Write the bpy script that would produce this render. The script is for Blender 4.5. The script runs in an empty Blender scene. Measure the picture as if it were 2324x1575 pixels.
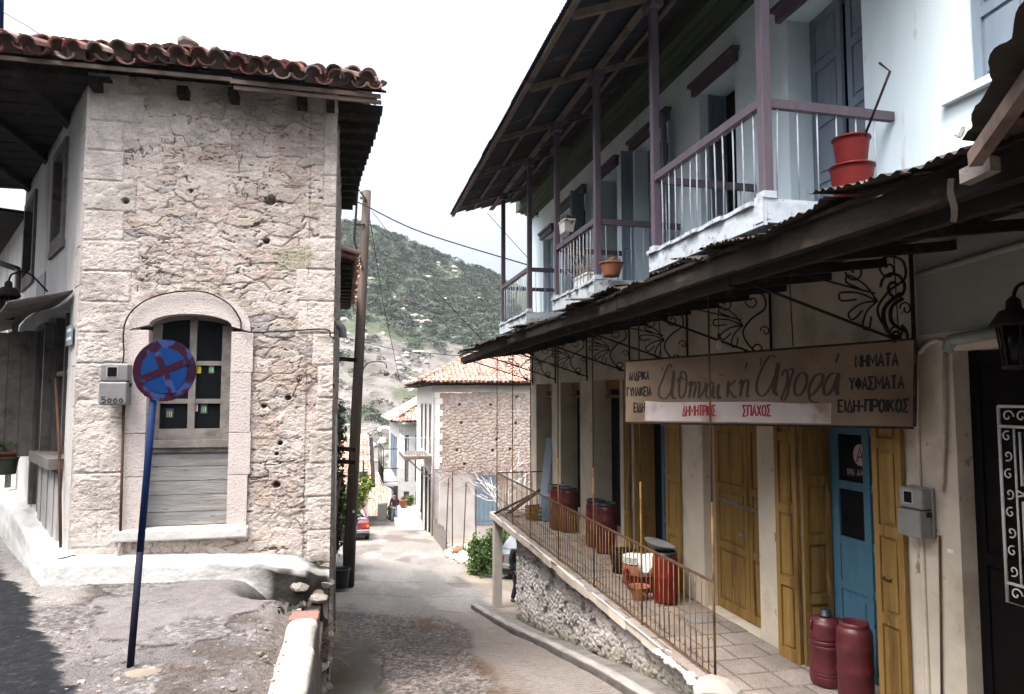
import bpy, bmesh, math, random
import numpy as np
from mathutils import Vector, Matrix

# ---------------------------------------------------------------- camera, sky, sun, exposure
SC = bpy.context.scene
COL = SC.collection
W = bpy.data.worlds.new("World"); SC.world = W; W.use_nodes = True
FPX, CX, CY = 1620.0, 1162.0, 787.5            # focal length and centre in a 2324 px wide picture
AL = math.atan(370 / FPX)                        # heading: right of the street direction (+Y)
TH = math.atan((903 - 787.5) / FPX)              # pitch up
cam = bpy.data.cameras.new("camera"); camo = bpy.data.objects.new("camera", cam); COL.objects.link(camo)
cam.sensor_width = 36; cam.lens = 36 * FPX / 2324; cam.clip_end = 3000; cam.clip_start = .05
camo.location = (0, 0, 0); camo.rotation_euler = (math.pi / 2 + TH, 0, -AL)
SC.camera = camo
SUN_DIR = Vector((-.62, -.40, 1.45)).normalized()   # towards the sun: left and slightly behind, high
nt = W.node_tree; bg = nt.nodes['Background']
sky = nt.nodes.new('ShaderNodeTexSky'); sky.sky_type = 'NISHITA'; sky.sun_disc = False
sky.sun_elevation = math.asin(SUN_DIR.z); sky.sun_rotation = math.atan2(SUN_DIR.x, SUN_DIR.y)
sky.air_density = 1.0; sky.dust_density = 5.0; sky.ozone_density = 1.0
hs = nt.nodes.new('ShaderNodeHueSaturation'); hs.inputs['Saturation'].default_value = .42
hs.inputs['Value'].default_value = 1.4
nt.links.new(sky.outputs[0], hs.inputs['Color'])
wtc = nt.nodes.new('ShaderNodeTexCoord'); wsx = nt.nodes.new('ShaderNodeSeparateXYZ'); wmr = nt.nodes.new('ShaderNodeMapRange')   # overcast: brighter overhead
nt.links.new(wtc.outputs['Generated'], wsx.inputs[0]); nt.links.new(wsx.outputs['Z'], wmr.inputs['Value'])
wmr.inputs['To Min'].default_value = .16; wmr.inputs['To Max'].default_value = 2.7
wmx = nt.nodes.new('ShaderNodeMix'); wmx.data_type = 'RGBA'; wmx.blend_type = 'MULTIPLY'; wmx.inputs[0].default_value = 1; wmx.clamp_result = False
nt.links.new(hs.outputs[0], wmx.inputs[6]); nt.links.new(wmr.outputs[0], wmx.inputs[7]); nt.links.new(wmx.outputs[2], bg.inputs[0])
bg.inputs[1].default_value = .15
sl = bpy.data.lights.new("sun", 'SUN'); sl.energy = .8; sl.angle = math.radians(22); sl.color = (1, .955, .89)
so = bpy.data.objects.new("sun", sl); COL.objects.link(so)
so.rotation_euler = SUN_DIR.to_track_quat('Z', 'Y').to_euler()
SC.view_settings.view_transform = 'Standard'; SC.view_settings.look = 'None'
SC.view_settings.gamma = 1; SC.view_settings.use_curve_mapping = False
SC.view_settings.exposure = 1.15
SC.cycles.use_denoising = True
SC.cycles.max_bounces = 6; SC.cycles.diffuse_bounces = 2

# ---------------------------------------------------------------- picture point -> place
Fv = np.array([math.sin(AL) * math.cos(TH), math.cos(AL) * math.cos(TH), math.sin(TH)])
Rv = np.array([math.cos(AL), -math.sin(AL), 0.]); Uv = np.array([-math.sin(AL) * math.sin(TH), -math.cos(AL) * math.sin(TH), math.cos(TH)])
def ray(x, y): return Fv + (x - CX) / FPX * Rv - (y - CY) / FPX * Uv
def onU(u, x, y): d = ray(x, y); return d * u / d[0]
def onV(v, x, y): d = ray(x, y); return d * v / d[1]
def onZ(z, x, y): d = ray(x, y); return d * z / d[2]
def onD(D, x, y): d = ray(x, y); return d * D / (d[0] * math.sin(AL) + d[1] * math.cos(AL))
def onP(p0, n, x, y):
    d = ray(x, y); n = np.array(n, float); return d * (np.array(p0, float) @ n) / (d @ n)
def proj(P):
    P = np.asarray(P, float); c = P @ Fv; return CX + FPX * (P @ Rv) / c, CY - FPX * (P @ Uv) / c

# ---------------------------------------------------------------- numpy noise
def _h(ix, iy, s):
    n = (ix.astype(np.int64) * 374761393 + iy.astype(np.int64) * 668265263 + s * 974634777) & 0x7fffffff
    n = ((n ^ (n >> 13)) * 1274126177) & 0x7fffffff
    n = ((n ^ (n >> 15)) * 668265263) & 0x7fffffff
    return ((n ^ (n >> 16)) & 0xffff) / 65535.0
def vn(x, y, s=0):
    x = np.asarray(x, float); y = np.asarray(y, float)
    ix = np.floor(x); iy = np.floor(y); fx = x - ix; fy = y - iy
    fx = fx * fx * (3 - 2 * fx); fy = fy * fy * (3 - 2 * fy)
    a = _h(ix, iy, s); b = _h(ix + 1, iy, s); c = _h(ix, iy + 1, s); d = _h(ix + 1, iy + 1, s)
    return (a * (1 - fx) + b * fx) * (1 - fy) + (c * (1 - fx) + d * fx) * fy
def fbm(x, y, o=4, s=0):
    t = 0; a = .5; q = 0
    for k in range(o):
        t = t + a * vn(np.asarray(x) * 2 ** k + 17.3 * k, np.asarray(y) * 2 ** k - 9.1 * k, s + k); q += a; a *= .5
    return t / q
def cells(x, y, s=0, jit=.9):
    x = np.asarray(x, float); y = np.asarray(y, float)
    ix = np.floor(x); iy = np.floor(y)
    d1 = np.full(x.shape, 9.); d2 = np.full(x.shape, 9.); cid = np.zeros(x.shape)
    for dx in (-1, 0, 1):
        for dy in (-1, 0, 1):
            jx = ix + dx; jy = iy + dy
            px = jx + .5 + (_h(jx, jy, s) - .5) * jit; py = jy + .5 + (_h(jx, jy, s + 7) - .5) * jit
            d = np.hypot(px - x, py - y)
            closer = d < d1
            d2 = np.where(closer, d1, np.minimum(d2, d)); cid = np.where(closer, _h(jx, jy, s + 13), cid); d1 = np.where(closer, d, d1)
    return d1, d2, cid
def sst(a, b, x):
    t = np.clip((x - a) / (b - a), 0, 1); return t * t * (3 - 2 * t)
def mixc(a, b, t):
    t = np.asarray(t)[..., None]; return np.asarray(a, float) * (1 - t) + np.asarray(b, float) * t

# ---------------------------------------------------------------- materials
MATS = {}
def pmat(name, c1, c2=None, sc=8., rough=.85, bump=.15, bsc=None, metal=0., c3=None, c3s=1.5, c3t=(.5, .62), st=(1, 1, 1), attr=False,
         det=6, spec=.14, c4=None, c4s=30, c4t=(.62, .68), bdist=.02):
    if name in MATS: return MATS[name]
    m = bpy.data.materials.new(name); m.use_nodes = True; MATS[name] = m
    N = m.node_tree.nodes; L = m.node_tree.links; p = N['Principled BSDF']
    p.inputs['Roughness'].default_value = rough; p.inputs['Metallic'].default_value = metal
    p.inputs['Specular IOR Level'].default_value = spec
    tc = N.new('ShaderNodeTexCoord'); mp = N.new('ShaderNodeMapping'); mp.inputs['Scale'].default_value = st
    L.new(tc.outputs['Object'], mp.inputs['Vector'])
    nz = N.new('ShaderNodeTexNoise'); nz.inputs['Scale'].default_value = sc; nz.inputs['Detail'].default_value = det; nz.inputs['Roughness'].default_value = .65
    L.new(mp.outputs[0], nz.inputs['Vector'])
    if c2 is None: c2 = tuple(v * .75 for v in c1)
    rp = N.new('ShaderNodeValToRGB'); L.new(nz.outputs[0], rp.inputs[0])
    rp.color_ramp.elements[0].position = .3; rp.color_ramp.elements[1].position = .7
    rp.color_ramp.elements[0].color = (*c1, 1); rp.color_ramp.elements[1].color = (*c2, 1)
    out = rp.outputs[0]
    def layer(out, c, s, t, mapped):
        n2 = N.new('ShaderNodeTexNoise'); n2.inputs['Scale'].default_value = s; n2.inputs['Detail'].default_value = 5
        L.new(mp.outputs[0] if mapped else tc.outputs['Object'], n2.inputs['Vector'])
        r2 = N.new('ShaderNodeValToRGB'); r2.color_ramp.elements[0].position = t[0]; r2.color_ramp.elements[1].position = t[1]
        L.new(n2.outputs[0], r2.inputs[0])
        mx = N.new('ShaderNodeMix'); mx.data_type = 'RGBA'; L.new(r2.outputs[0], mx.inputs[0]); L.new(out, mx.inputs[6]); mx.inputs[7].default_value = (*c, 1)
        return mx.outputs[2]
    if c3: out = layer(out, c3, c3s, c3t, True)
    if c4: out = layer(out, c4, c4s, c4t, True)
    if attr:
        at = N.new('ShaderNodeAttribute'); at.attribute_name = 'Col'
        mx = N.new('ShaderNodeMix'); mx.data_type = 'RGBA'; mx.blend_type = 'MULTIPLY'; mx.inputs[0].default_value = 1
        L.new(out, mx.inputs[6]); L.new(at.outputs['Color'], mx.inputs[7]); out = mx.outputs[2]
    L.new(out, p.inputs['Base Color'])
    if bump:
        nb = N.new('ShaderNodeTexNoise'); nb.inputs['Scale'].default_value = bsc or sc * 3; nb.inputs['Detail'].default_value = 6
        L.new(mp.outputs[0], nb.inputs['Vector'])
        bp = N.new('ShaderNodeBump'); bp.inputs['Strength'].default_value = bump; bp.inputs['Distance'].default_value = bdist
        L.new(nb.outputs[0], bp.inputs['Height']); L.new(bp.outputs[0], p.inputs['Normal'])
    return m
M = {}
M['stone'] = pmat('limestone', (1.0, .985, .97), (.91, .885, .86), sc=9, bump=.8, bsc=55, attr=True, c4=(.62, .57, .53), c4s=55, c4t=(.6, .7), bdist=.016)
M['plaster_w'] = pmat('whitewash', (.58, .575, .565), (.47, .46, .445), sc=3, bump=.5, bsc=20, attr=True, c3=(.40, .38, .355), c3s=2.2, c3t=(.58, .78))
M['plaster_l'] = pmat('grey plaster', (.56, .545, .53), (.45, .435, .42), sc=2.5, bump=.3, bsc=18, c3=(.26, .245, .235), c3s=1.4, c3t=(.52, .75), st=(1, 1, .35))
M['wall_blue'] = pmat('pale blue limewash', (.63, .735, .775), (.57, .675, .72), sc=1.2, bump=.22, bsc=11, c3=(.45, .53, .56), c3s=1.5, c3t=(.5, .78), st=(1, 1, .28), c4=(.5, .5, .48), c4s=7, c4t=(.68, .76))
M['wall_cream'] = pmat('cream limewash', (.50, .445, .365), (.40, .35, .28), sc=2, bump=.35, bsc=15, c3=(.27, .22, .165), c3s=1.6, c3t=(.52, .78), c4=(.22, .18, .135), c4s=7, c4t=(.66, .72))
M['wall_grey'] = pmat('grey limewash', (.24, .26, .235), (.18, .195, .175), sc=2, bump=.2, bsc=15, c3=(.12, .12, .105), c3s=1.5, c3t=(.55, .75))
M['mauve'] = pmat('mauve paint', (.105, .084, .102), (.075, .058, .073), sc=10, rough=.6, bump=.15, st=(1, 1, .2), c4=(.09, .06, .08), c4s=26, c4t=(.66, .72))
M['whitewood'] = pmat('white painted wood', (.43, .475, .515), (.34, .375, .41), sc=6, rough=.75, bump=.3, c3=(.2, .2, .2), c3s=5, c3t=(.55, .68), c4=(.12, .115, .11), c4s=16, c4t=(.64, .69))
M['bluewood'] = pmat('blue grey painted wood', (.19, .235, .285), (.145, .18, .225), sc=5, rough=.55, bump=.1, st=(1, 1, .3))
M['bluedoor'] = pmat('sky blue painted wood', (.065, .15, .21), (.045, .11, .165), sc=5, rough=.5, bump=.12, st=(1, 1, .4), c4=(.04, .05, .05), c4s=16, c4t=(.68, .72))
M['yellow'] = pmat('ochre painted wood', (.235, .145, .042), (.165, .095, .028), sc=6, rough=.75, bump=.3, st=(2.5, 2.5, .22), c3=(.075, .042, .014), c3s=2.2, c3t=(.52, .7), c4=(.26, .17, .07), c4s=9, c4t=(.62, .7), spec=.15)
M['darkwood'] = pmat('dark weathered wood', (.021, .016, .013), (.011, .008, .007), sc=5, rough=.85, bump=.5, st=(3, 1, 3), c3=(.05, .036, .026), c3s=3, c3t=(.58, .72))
M['oldwood'] = pmat('grey weathered wood', (.20, .18, .165), (.125, .11, .10), sc=6, rough=.85, bump=.5, st=(1, 1, 1), c3=(.09, .08, .07), c3s=5, c3t=(.55, .7))
M['plank'] = pmat('grey wood planks', (.27, .265, .26), (.17, .165, .16), sc=4, rough=.85, bump=.5, st=(.8, 3, 7), c3=(.33, .29, .22), c3s=1.6, c3t=(.55, .7), c4=(.09, .085, .08), c4s=9, c4t=(.66, .7))
M['rafter'] = pmat('brown rafters', (.16, .12, .095), (.10, .075, .06), sc=6, rough=.85, bump=.4, c3=(.06, .045, .04), c3s=3, c3t=(.55, .7))
M['tin'] = pmat('rusty corrugated sheet', (.032, .034, .042), (.018, .019, .024), sc=3, rough=.65, bump=.1, c3=(.06, .03, .016), c3s=1.3, c3t=(.56, .66), st=(.5, 2.2, 1), c4=(.07, .07, .08), c4s=2.2, c4t=(.58, .7))
M['canopytin'] = pmat('dark rusted sheet', (.05, .042, .036), (.03, .024, .02), sc=4, rough=.8, bump=.2, c3=(.15, .06, .03), c3s=2, c3t=(.6, .7), c4=(.16, .15, .13), c4s=3, c4t=(.62, .72))
M['green'] = pmat('dark green painted boards', (.06, .075, .045), (.04, .05, .032), sc=5, rough=.7, bump=.2, st=(4, .4, 4))
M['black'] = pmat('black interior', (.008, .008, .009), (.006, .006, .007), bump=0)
M['iron'] = pmat('wrought iron', (.014, .011, .010), (.022, .014, .010), sc=20, rough=.8, bump=.2)
M['blackdoor'] = pmat('black painted door', (.005, .0045, .0045), (.007, .006, .0055), sc=6, rough=.7, spec=.04, bump=.1)
M['glass'] = pmat('dark window glass', (.008, .009, .010), (.006, .007, .008), sc=1.5, rough=.12, bump=0, spec=.12)
M['railyellow'] = pmat('rusty ochre rail paint', (.17, .105, .032), (.11, .06, .022), sc=7, rough=.6, bump=.2, c3=(.08, .035, .018), c3s=3.5, c3t=(.5, .62))
M['rodrust'] = pmat('rusty dark rod', (.06, .035, .025), (.10, .055, .03), sc=9, rough=.8, bump=.2)
M['maroon'] = pmat('maroon plastic', (.075, .011, .014), (.055, .009, .012), sc=4, rough=.4, bump=.04, spec=.4, c3=(.10, .02, .02), c3s=3)
M['redplastic'] = pmat('red plastic', (.12, .008, .007), (.095, .007, .006), sc=4, rough=.5, bump=.03, spec=.2)
M['blackplastic'] = pmat('black plastic', (.016, .018, .02), (.011, .012, .014), rough=.45, bump=.05, spec=.5)
M['whiteplastic'] = pmat('white plastic', (.74, .72, .68), (.65, .63, .59), sc=3, rough=.5, bump=.05)
M['greymetal'] = pmat('grey metal box', (.22, .22, .215), (.17, .17, .165), sc=8, rough=.5, bump=.08, metal=.2, c3=(.17, .16, .15), c3s=5, c3t=(.55, .72))
M['signblue'] = pmat('blue sign paint', (.0045, .027, .105), (.004, .022, .09), sc=6, rough=.7, bump=.03, spec=.04)
M['signred'] = pmat('faded red sign paint', (.032, .005, .009), (.011, .007, .019), sc=7, rough=.6, bump=.03, spec=.04, c3=(.13, .006, .008), c3s=5, c3t=(.62, .66), c4=(.02, .035, .11), c4s=9, c4t=(.54, .6))
M['polesign'] = pmat('blue pole paint', (.0045, .019, .075), (.004, .013, .05), sc=6, rough=.6, spec=.1, bump=.08, c3=(.02, .017, .02), c3s=3, c3t=(.58, .68), c4=(.10, .10, .10), c4s=14, c4t=(.7, .74))
M['concrete'] = pmat('concrete', (.42, .39, .36), (.33, .305, .28), sc=5, bump=.35, bsc=30, attr=True)
M['ground'] = pmat('ground surface', (1, 1, 1), (.82, .80, .78), sc=14, bump=.9, bsc=60, attr=True, c4=(.5, .46, .43), c4s=70, c4t=(.52, .64), bdist=.015)
M['tile'] = pmat('clay roof tiles', (1, 1, 1), (.72, .68, .66), sc=12, bump=.25, bsc=40, attr=True, c3=(.42, .40, .38), c3s=5, c3t=(.55, .68))
M['tilefar'] = pmat('pale clay roof tiles', (.66, .64, .62), (.52, .48, .46), sc=4, bump=.1, attr=True)
M['leaf'] = pmat('leaves', (1, 1, 1), (.8, .85, .75), sc=3, rough=.7, bump=0, attr=True, spec=.2)
M['hill'] = pmat('hillside soil and rock', (1, 1, 1), (.75, .74, .72), sc=.35, bump=.5, bsc=1.2, attr=True, c4=(.5, .5, .44), c4s=.8, c4t=(.55, .65), bdist=.5)
M['rock'] = pmat('pale rock', (.56, .53, .50), (.40, .375, .35), sc=2, bump=.4, bsc=6, attr=True)
M['pole'] = pmat('weathered pole wood', (.15, .115, .09), (.09, .07, .056), sc=4, rough=.85, bump=.5, st=(4, 4, .25), c3=(.04, .035, .032), c3s=.35, c3t=(.45, .6))
M['wire'] = pmat('black cable', (.02, .02, .022), bump=0, rough=.6)
M['chalk'] = pmat('white marks', (.72, .72, .70), bump=0)
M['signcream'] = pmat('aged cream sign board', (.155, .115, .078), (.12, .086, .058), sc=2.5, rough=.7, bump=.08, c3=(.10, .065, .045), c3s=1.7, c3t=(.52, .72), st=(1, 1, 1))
M['stripwhite'] = pmat('dull white strip', (.36, .325, .315), (.30, .26, .25), sc=3, rough=.7, bump=.05, c3=(.19, .135, .115), c3s=2.2, c3t=(.58, .72))
M['ink'] = pmat('black lettering', (.012, .011, .01), bump=0, rough=.6)
M['inkgrey'] = pmat('grey green lettering', (.028, .03, .027), (.045, .028, .022), sc=8, bump=0, rough=.6)
M['inkred'] = pmat('red lettering', (.22, .012, .014), bump=0, rough=.6)
M['terracotta'] = pmat('terracotta', (.28, .11, .06), (.2, .08, .05), sc=6, rough=.8, bump=.1)
M['plaster_p'] = pmat('pale pinkish plaster', (.44, .41, .385), (.36, .33, .31), sc=1.5, bump=.2, c3=(.28, .26, .245), c3s=.8, c3t=(.5, .72))
M['brick'] = pmat('faded red brick', (.23, .115, .09), (.17, .09, .075), sc=9, bump=.4)
M['gatepaint'] = pmat('grey blue sheet metal', (.14, .19, .235), (.11, .15, .19), sc=3, bump=.1)
M['rodpaint'] = pmat('grey painted thin bars', (.36, .39, .43), (.28, .30, .33), sc=9, bump=0, c3=(.2, .17, .15), c3s=6, c3t=(.62, .72))
M['wall_unseen'] = pmat('dark unseen wall', (.12, .11, .10), (.08, .075, .07), sc=3)  # kept dark so the added unseen houses bounce little light
M['skin'] = pmat('skin', (.42, .25, .18), (.38, .22, .16), bump=0, rough=.6)

# ---------------------------------------------------------------- mesh building
OFF = {}
class MB:
    def __init__(s): s.v = []; s.f = []; s.c = []; s.mi = []; s.n = 0; s.smooth = []
    def add(s, vs, fs, col=(1, 1, 1), mi=0, sm=False):
        k = s.n; s.v.extend([tuple(map(float, p)) for p in vs]); s.n += len(vs)
        if isinstance(col, list): s.c.extend(col)
        else: s.c.extend([col] * len(vs))
        for f in fs: s.f.append(tuple(i + k for i in f)); s.mi.append(mi); s.smooth.append(sm)
        return s
    def box(s, x0, x1, y0, y1, z0, z1, col=(1, 1, 1), mi=0):
        vs = [(x, y, z) for z in (z0, z1) for y in (y0, y1) for x in (x0, x1)]
        return s.add(vs, [(0, 2, 3, 1), (4, 5, 7, 6), (0, 1, 5, 4), (2, 6, 7, 3), (0, 4, 6, 2), (1, 3, 7, 5)], col, mi)
    def obox(s, o, ex, ey, ez, col=(1, 1, 1), mi=0):            # oriented box from a corner and three edge vectors
        o, ex, ey, ez = [np.array(q, float) for q in (o, ex, ey, ez)]
        vs = [o + a * ex + b * ey + c * ez for c in (0, 1) for b in (0, 1) for a in (0, 1)]
        fs = [(0, 2, 3, 1), (4, 5, 7, 6), (0, 1, 5, 4), (2, 6, 7, 3), (0, 4, 6, 2), (1, 3, 7, 5)]
        if np.dot(np.cross(ex, ey), ez) < 0: fs = [f[::-1] for f in fs]
        return s.add(vs, fs, col, mi)
    def beam(s, p0, p1, w, h, up=(0, 0, 1), col=(1, 1, 1), mi=0):
        p0, p1, up = [np.array(q, float) for q in (p0, p1, up)]
        d = p1 - p0; sd = np.cross(d, up)
        if np.linalg.norm(sd) < 1e-6: sd = np.cross(d, (0, 1, 0))
        sd = sd / np.linalg.norm(sd); u2 = np.cross(sd, d); u2 = u2 / np.linalg.norm(u2)
        return s.obox(p0 - sd * w / 2 - u2 * h / 2, sd * w, d, u2 * h, col, mi)
    def tube(s, pts, r, n=6, col=(1, 1, 1), mi=0, cap=True):
        pts = [np.array(p, float) for p in pts]; rs = r if hasattr(r, '__len__') else [r] * len(pts)
        vs = []; fs = []; pu = None
        for i, p in enumerate(pts):
            t = pts[min(i + 1, len(pts) - 1)] - pts[max(i - 1, 0)]; t = t / (np.linalg.norm(t) + 1e-9)
            if pu is None: pu = np.array((0, 0, 1.)) if abs(t[2]) < .9 else np.array((1., 0, 0))
            a = pu - t * (pu @ t); a = a / (np.linalg.norm(a) + 1e-9); b = np.cross(t, a); pu = a
            for k in range(n):
                q = 2 * math.pi * k / n; vs.append(p + rs[i] * (math.cos(q) * a + math.sin(q) * b))
        for i in range(len(pts) - 1):
            for k in range(n):
                fs.append((i * n + k, i * n + (k + 1) % n, (i + 1) * n + (k + 1) % n, (i + 1) * n + k))
        s.add(vs, fs, col, mi, n >= 6)
        if cap:
            k0 = s.n - len(vs); s.f.append(tuple(k0 + k for k in reversed(range(n)))); s.mi.append(mi); s.smooth.append(False)
            k1 = s.n - n; s.f.append(tuple(k1 + k for k in range(n))); s.mi.append(mi); s.smooth.append(False)
        return s
    def lathe(s, prof, c, n=24, col=(1, 1, 1), mi=0, sx=1., sy=1.):
        c = np.array(c, float); vs = []; fs = []
        for r, z in prof:
            for k in range(n):
                q = 2 * math.pi * k / n; vs.append(c + (r * sx * math.cos(q), r * sy * math.sin(q), z))
        for i in range(len(prof) - 1):
            for k in range(n):
                fs.append((i * n + k, i * n + (k + 1) % n, (i + 1) * n + (k + 1) % n, (i + 1) * n + k))
        fs.append(tuple(reversed(range(n)))); fs.append(tuple((len(prof) - 1) * n + k for k in range(n)))
        return s.add(vs, fs, col, mi, True)
    def prism(s, poly, e, col=(1, 1, 1), mi=0):                # planar polygon pushed along e
        poly = [np.array(p, float) for p in poly]; e = np.array(e, float); n = len(poly)
        nrm = sum((np.cross(poly[i], poly[(i + 1) % n]) for i in range(n)), np.zeros(3))
        if nrm @ e > 0: poly = poly[::-1]
        vs = poly + [p + e for p in poly]
        fs = [tuple(range(n)), tuple(reversed(range(n, 2 * n)))] + [(i, i + n, (i + 1) % n + n, (i + 1) % n) for i in range(n)]
        return s.add(vs, fs, col, mi)
    def grid(s, P, keep=None, col=None, mi=0, sm=True):        # P (ny,nx,3)
        P = np.asarray(P, float); ny, nx = P.shape[:2]; k = s.n
        s.v.extend(map(tuple, P.reshape(-1, 3).tolist())); s.n += ny * nx
        if col is None: s.c.extend([(1, 1, 1)] * (ny * nx))
        else: s.c.extend(map(tuple, np.broadcast_to(col, P.shape).reshape(-1, 3).tolist()))
        I = np.arange(ny * nx).reshape(ny, nx) + k
        q = np.stack([I[:-1, :-1], I[:-1, 1:], I[1:, 1:], I[1:, :-1]], -1)
        q = q[keep] if keep is not None else q.reshape(-1, 4)
        s.f.extend(map(tuple, q.reshape(-1, 4).tolist())); s.mi.extend([mi] * len(q)); s.smooth.extend([sm] * len(q))
        return s
    def build(s, name, mats, parent=None, origin=None, sharp=None):
        me = bpy.data.meshes.new(name)
        off = np.array(OFF.get(parent.name, (0, 0, 0)) if parent else (origin if origin is not None else (0, 0, 0)), float)
        V = np.array(s.v, float).reshape(-1, 3) - off
        me.from_pydata(V.tolist(), [], s.f)
        ca = me.attributes.new('Col', 'FLOAT_COLOR', 'POINT')
        C = np.ones((len(V), 4), np.float32); C[:, :3] = np.array(s.c, np.float32); ca.data.foreach_set('color', C.ravel())
        for m in (mats if isinstance(mats, (list, tuple)) else [mats]): me.materials.append(m)
        me.polygons.foreach_set('material_index', s.mi); me.polygons.foreach_set('use_smooth', s.smooth)
        me.update()
        o = bpy.data.objects.new(name, me); COL.objects.link(o)
        OFF[o.name] = tuple(off)
        if parent: o.parent = parent
        else: o.location = off
        return o
def tag(o, label=None, cat=None, group=None, kind=None):
    if label: o['label'] = label
    if cat: o['category'] = cat
    if group: o['group'] = group
    if kind: o['kind'] = kind
    return o
def thing(name, label, cat, loc=(0, 0, 0), group=None, rot=0.):
    o = bpy.data.objects.new(name, None); COL.objects.link(o); o.location = loc; o.rotation_euler = (0, 0, rot)
    o.empty_display_size = .1; OFF[o.name] = (0, 0, 0) if rot else tuple(map(float, loc))
    return tag(o, label, cat, group)
def dup(root, loc, label, rot=None, group=None, scale=None):
    r = root.copy(); COL.objects.link(r); r.location = loc
    if rot is not None: r.rotation_euler = (0, 0, rot)
    if scale: r.scale = scale
    r['label'] = label
    if group: r['group'] = group
    for ch in list(root.children):
        c = ch.copy(); COL.objects.link(c); c.parent = r
        for g in list(ch.children):
            d = g.copy(); COL.objects.link(d); d.parent = c
    return r
def bev(o, w=.006, seg=2):
    b = o.modifiers.new('bevel', 'BEVEL'); b.width = w; b.segments = seg; b.limit_method = 'ANGLE'; return o
def cr(pts, n=6):                                           # Catmull-Rom
    P = [np.array(p, float) for p in pts]; out = []
    for i in range(len(P) - 1):
        a = P[max(i - 1, 0)]; b = P[i]; c = P[i + 1]; d = P[min(i + 2, len(P) - 1)]
        for k in range(n):
            t = k / n
            out.append(.5 * (2 * b + (c - a) * t + (2 * a - 5 * b + 4 * c - d) * t * t + (3 * b - a - 3 * c + d) * t ** 3))
    out.append(P[-1]); return out
def spiral(c, r0, r1, a0, a1, n=22):
    return [(c[0] + (r0 + (r1 - r0) * k / n) * math.cos(a0 + (a1 - a0) * k / n), c[1] + (r0 + (r1 - r0) * k / n) * math.sin(a0 + (a1 - a0) * k / n)) for k in range(n + 1)]
def leaves(mb, c, rad, n, size, cols, seed=0, shell=.45, flat=0.):
    rg = np.random.default_rng(seed); c = np.array(c, float); rad = np.array(rad, float)
    d = rg.normal(size=(n, 3)); d /= np.linalg.norm(d, axis=1)[:, None]
    rr = (shell + (1 - shell) * rg.random(n) ** .7)
    lump = .75 + .5 * np.array([math.sin(4 * a + 1.3 * seed) * math.sin(3 * b + seed) for a, b in zip(np.arctan2(d[:, 1], d[:, 0]), d[:, 2] * 2)])
    P = c + d * rad * (rr * lump)[:, None]
    A = rg.normal(size=(n, 3)); A /= np.linalg.norm(A, axis=1)[:, None]
    B = rg.normal(size=(n, 3)); B -= A * (A * B).sum(1)[:, None]; B /= np.linalg.norm(B, axis=1)[:, None]
    sz = size * (.6 + .8 * rg.random(n))[:, None]
    cols = np.array(cols, float); ci = cols[rg.integers(0, len(cols), n)] * (.75 + .5 * rg.random(n))[:, None]
    V = np.stack([P - A * sz, P - B * sz * .45, P + A * sz, P + B * sz * .45], 1).reshape(-1, 3)
    k = mb.n; mb.v.extend(map(tuple, V.tolist())); mb.n += len(V)
    mb.c.extend(map(tuple, np.repeat(ci, 4, 0).tolist()))
    F = (np.arange(n * 4).reshape(n, 4) + k).tolist(); mb.f.extend(map(tuple, F)); mb.mi.extend([0] * n); mb.smooth.extend([False] * n)
    return mb
_ICO = None
def rock(mb, c, s, seed=0, col=(1, 1, 1), mi=0):
    global _ICO
    if _ICO is None:
        b = bmesh.new(); bmesh.ops.create_icosphere(b, subdivisions=2, radius=1)
        _ICO = (np.array([v.co[:] for v in b.verts]), [tuple(v.index for v in f.verts) for f in b.faces]); b.free()
    rg = np.random.default_rng(seed); V = _ICO[0]
    for k in range(6):                                       # chipped faces
        n = rg.normal(size=3); n /= np.linalg.norm(n); d = .55 + .3 * rg.random()
        h = V @ n; V = V - np.outer(np.maximum(h - d, 0), n)
    V = V * (1 + .12 * (rg.random((len(V), 1)) - .5)) * np.array(s) + np.array(c)
    mb.add(V.tolist(), _ICO[1], col, mi, False); return mb
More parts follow.
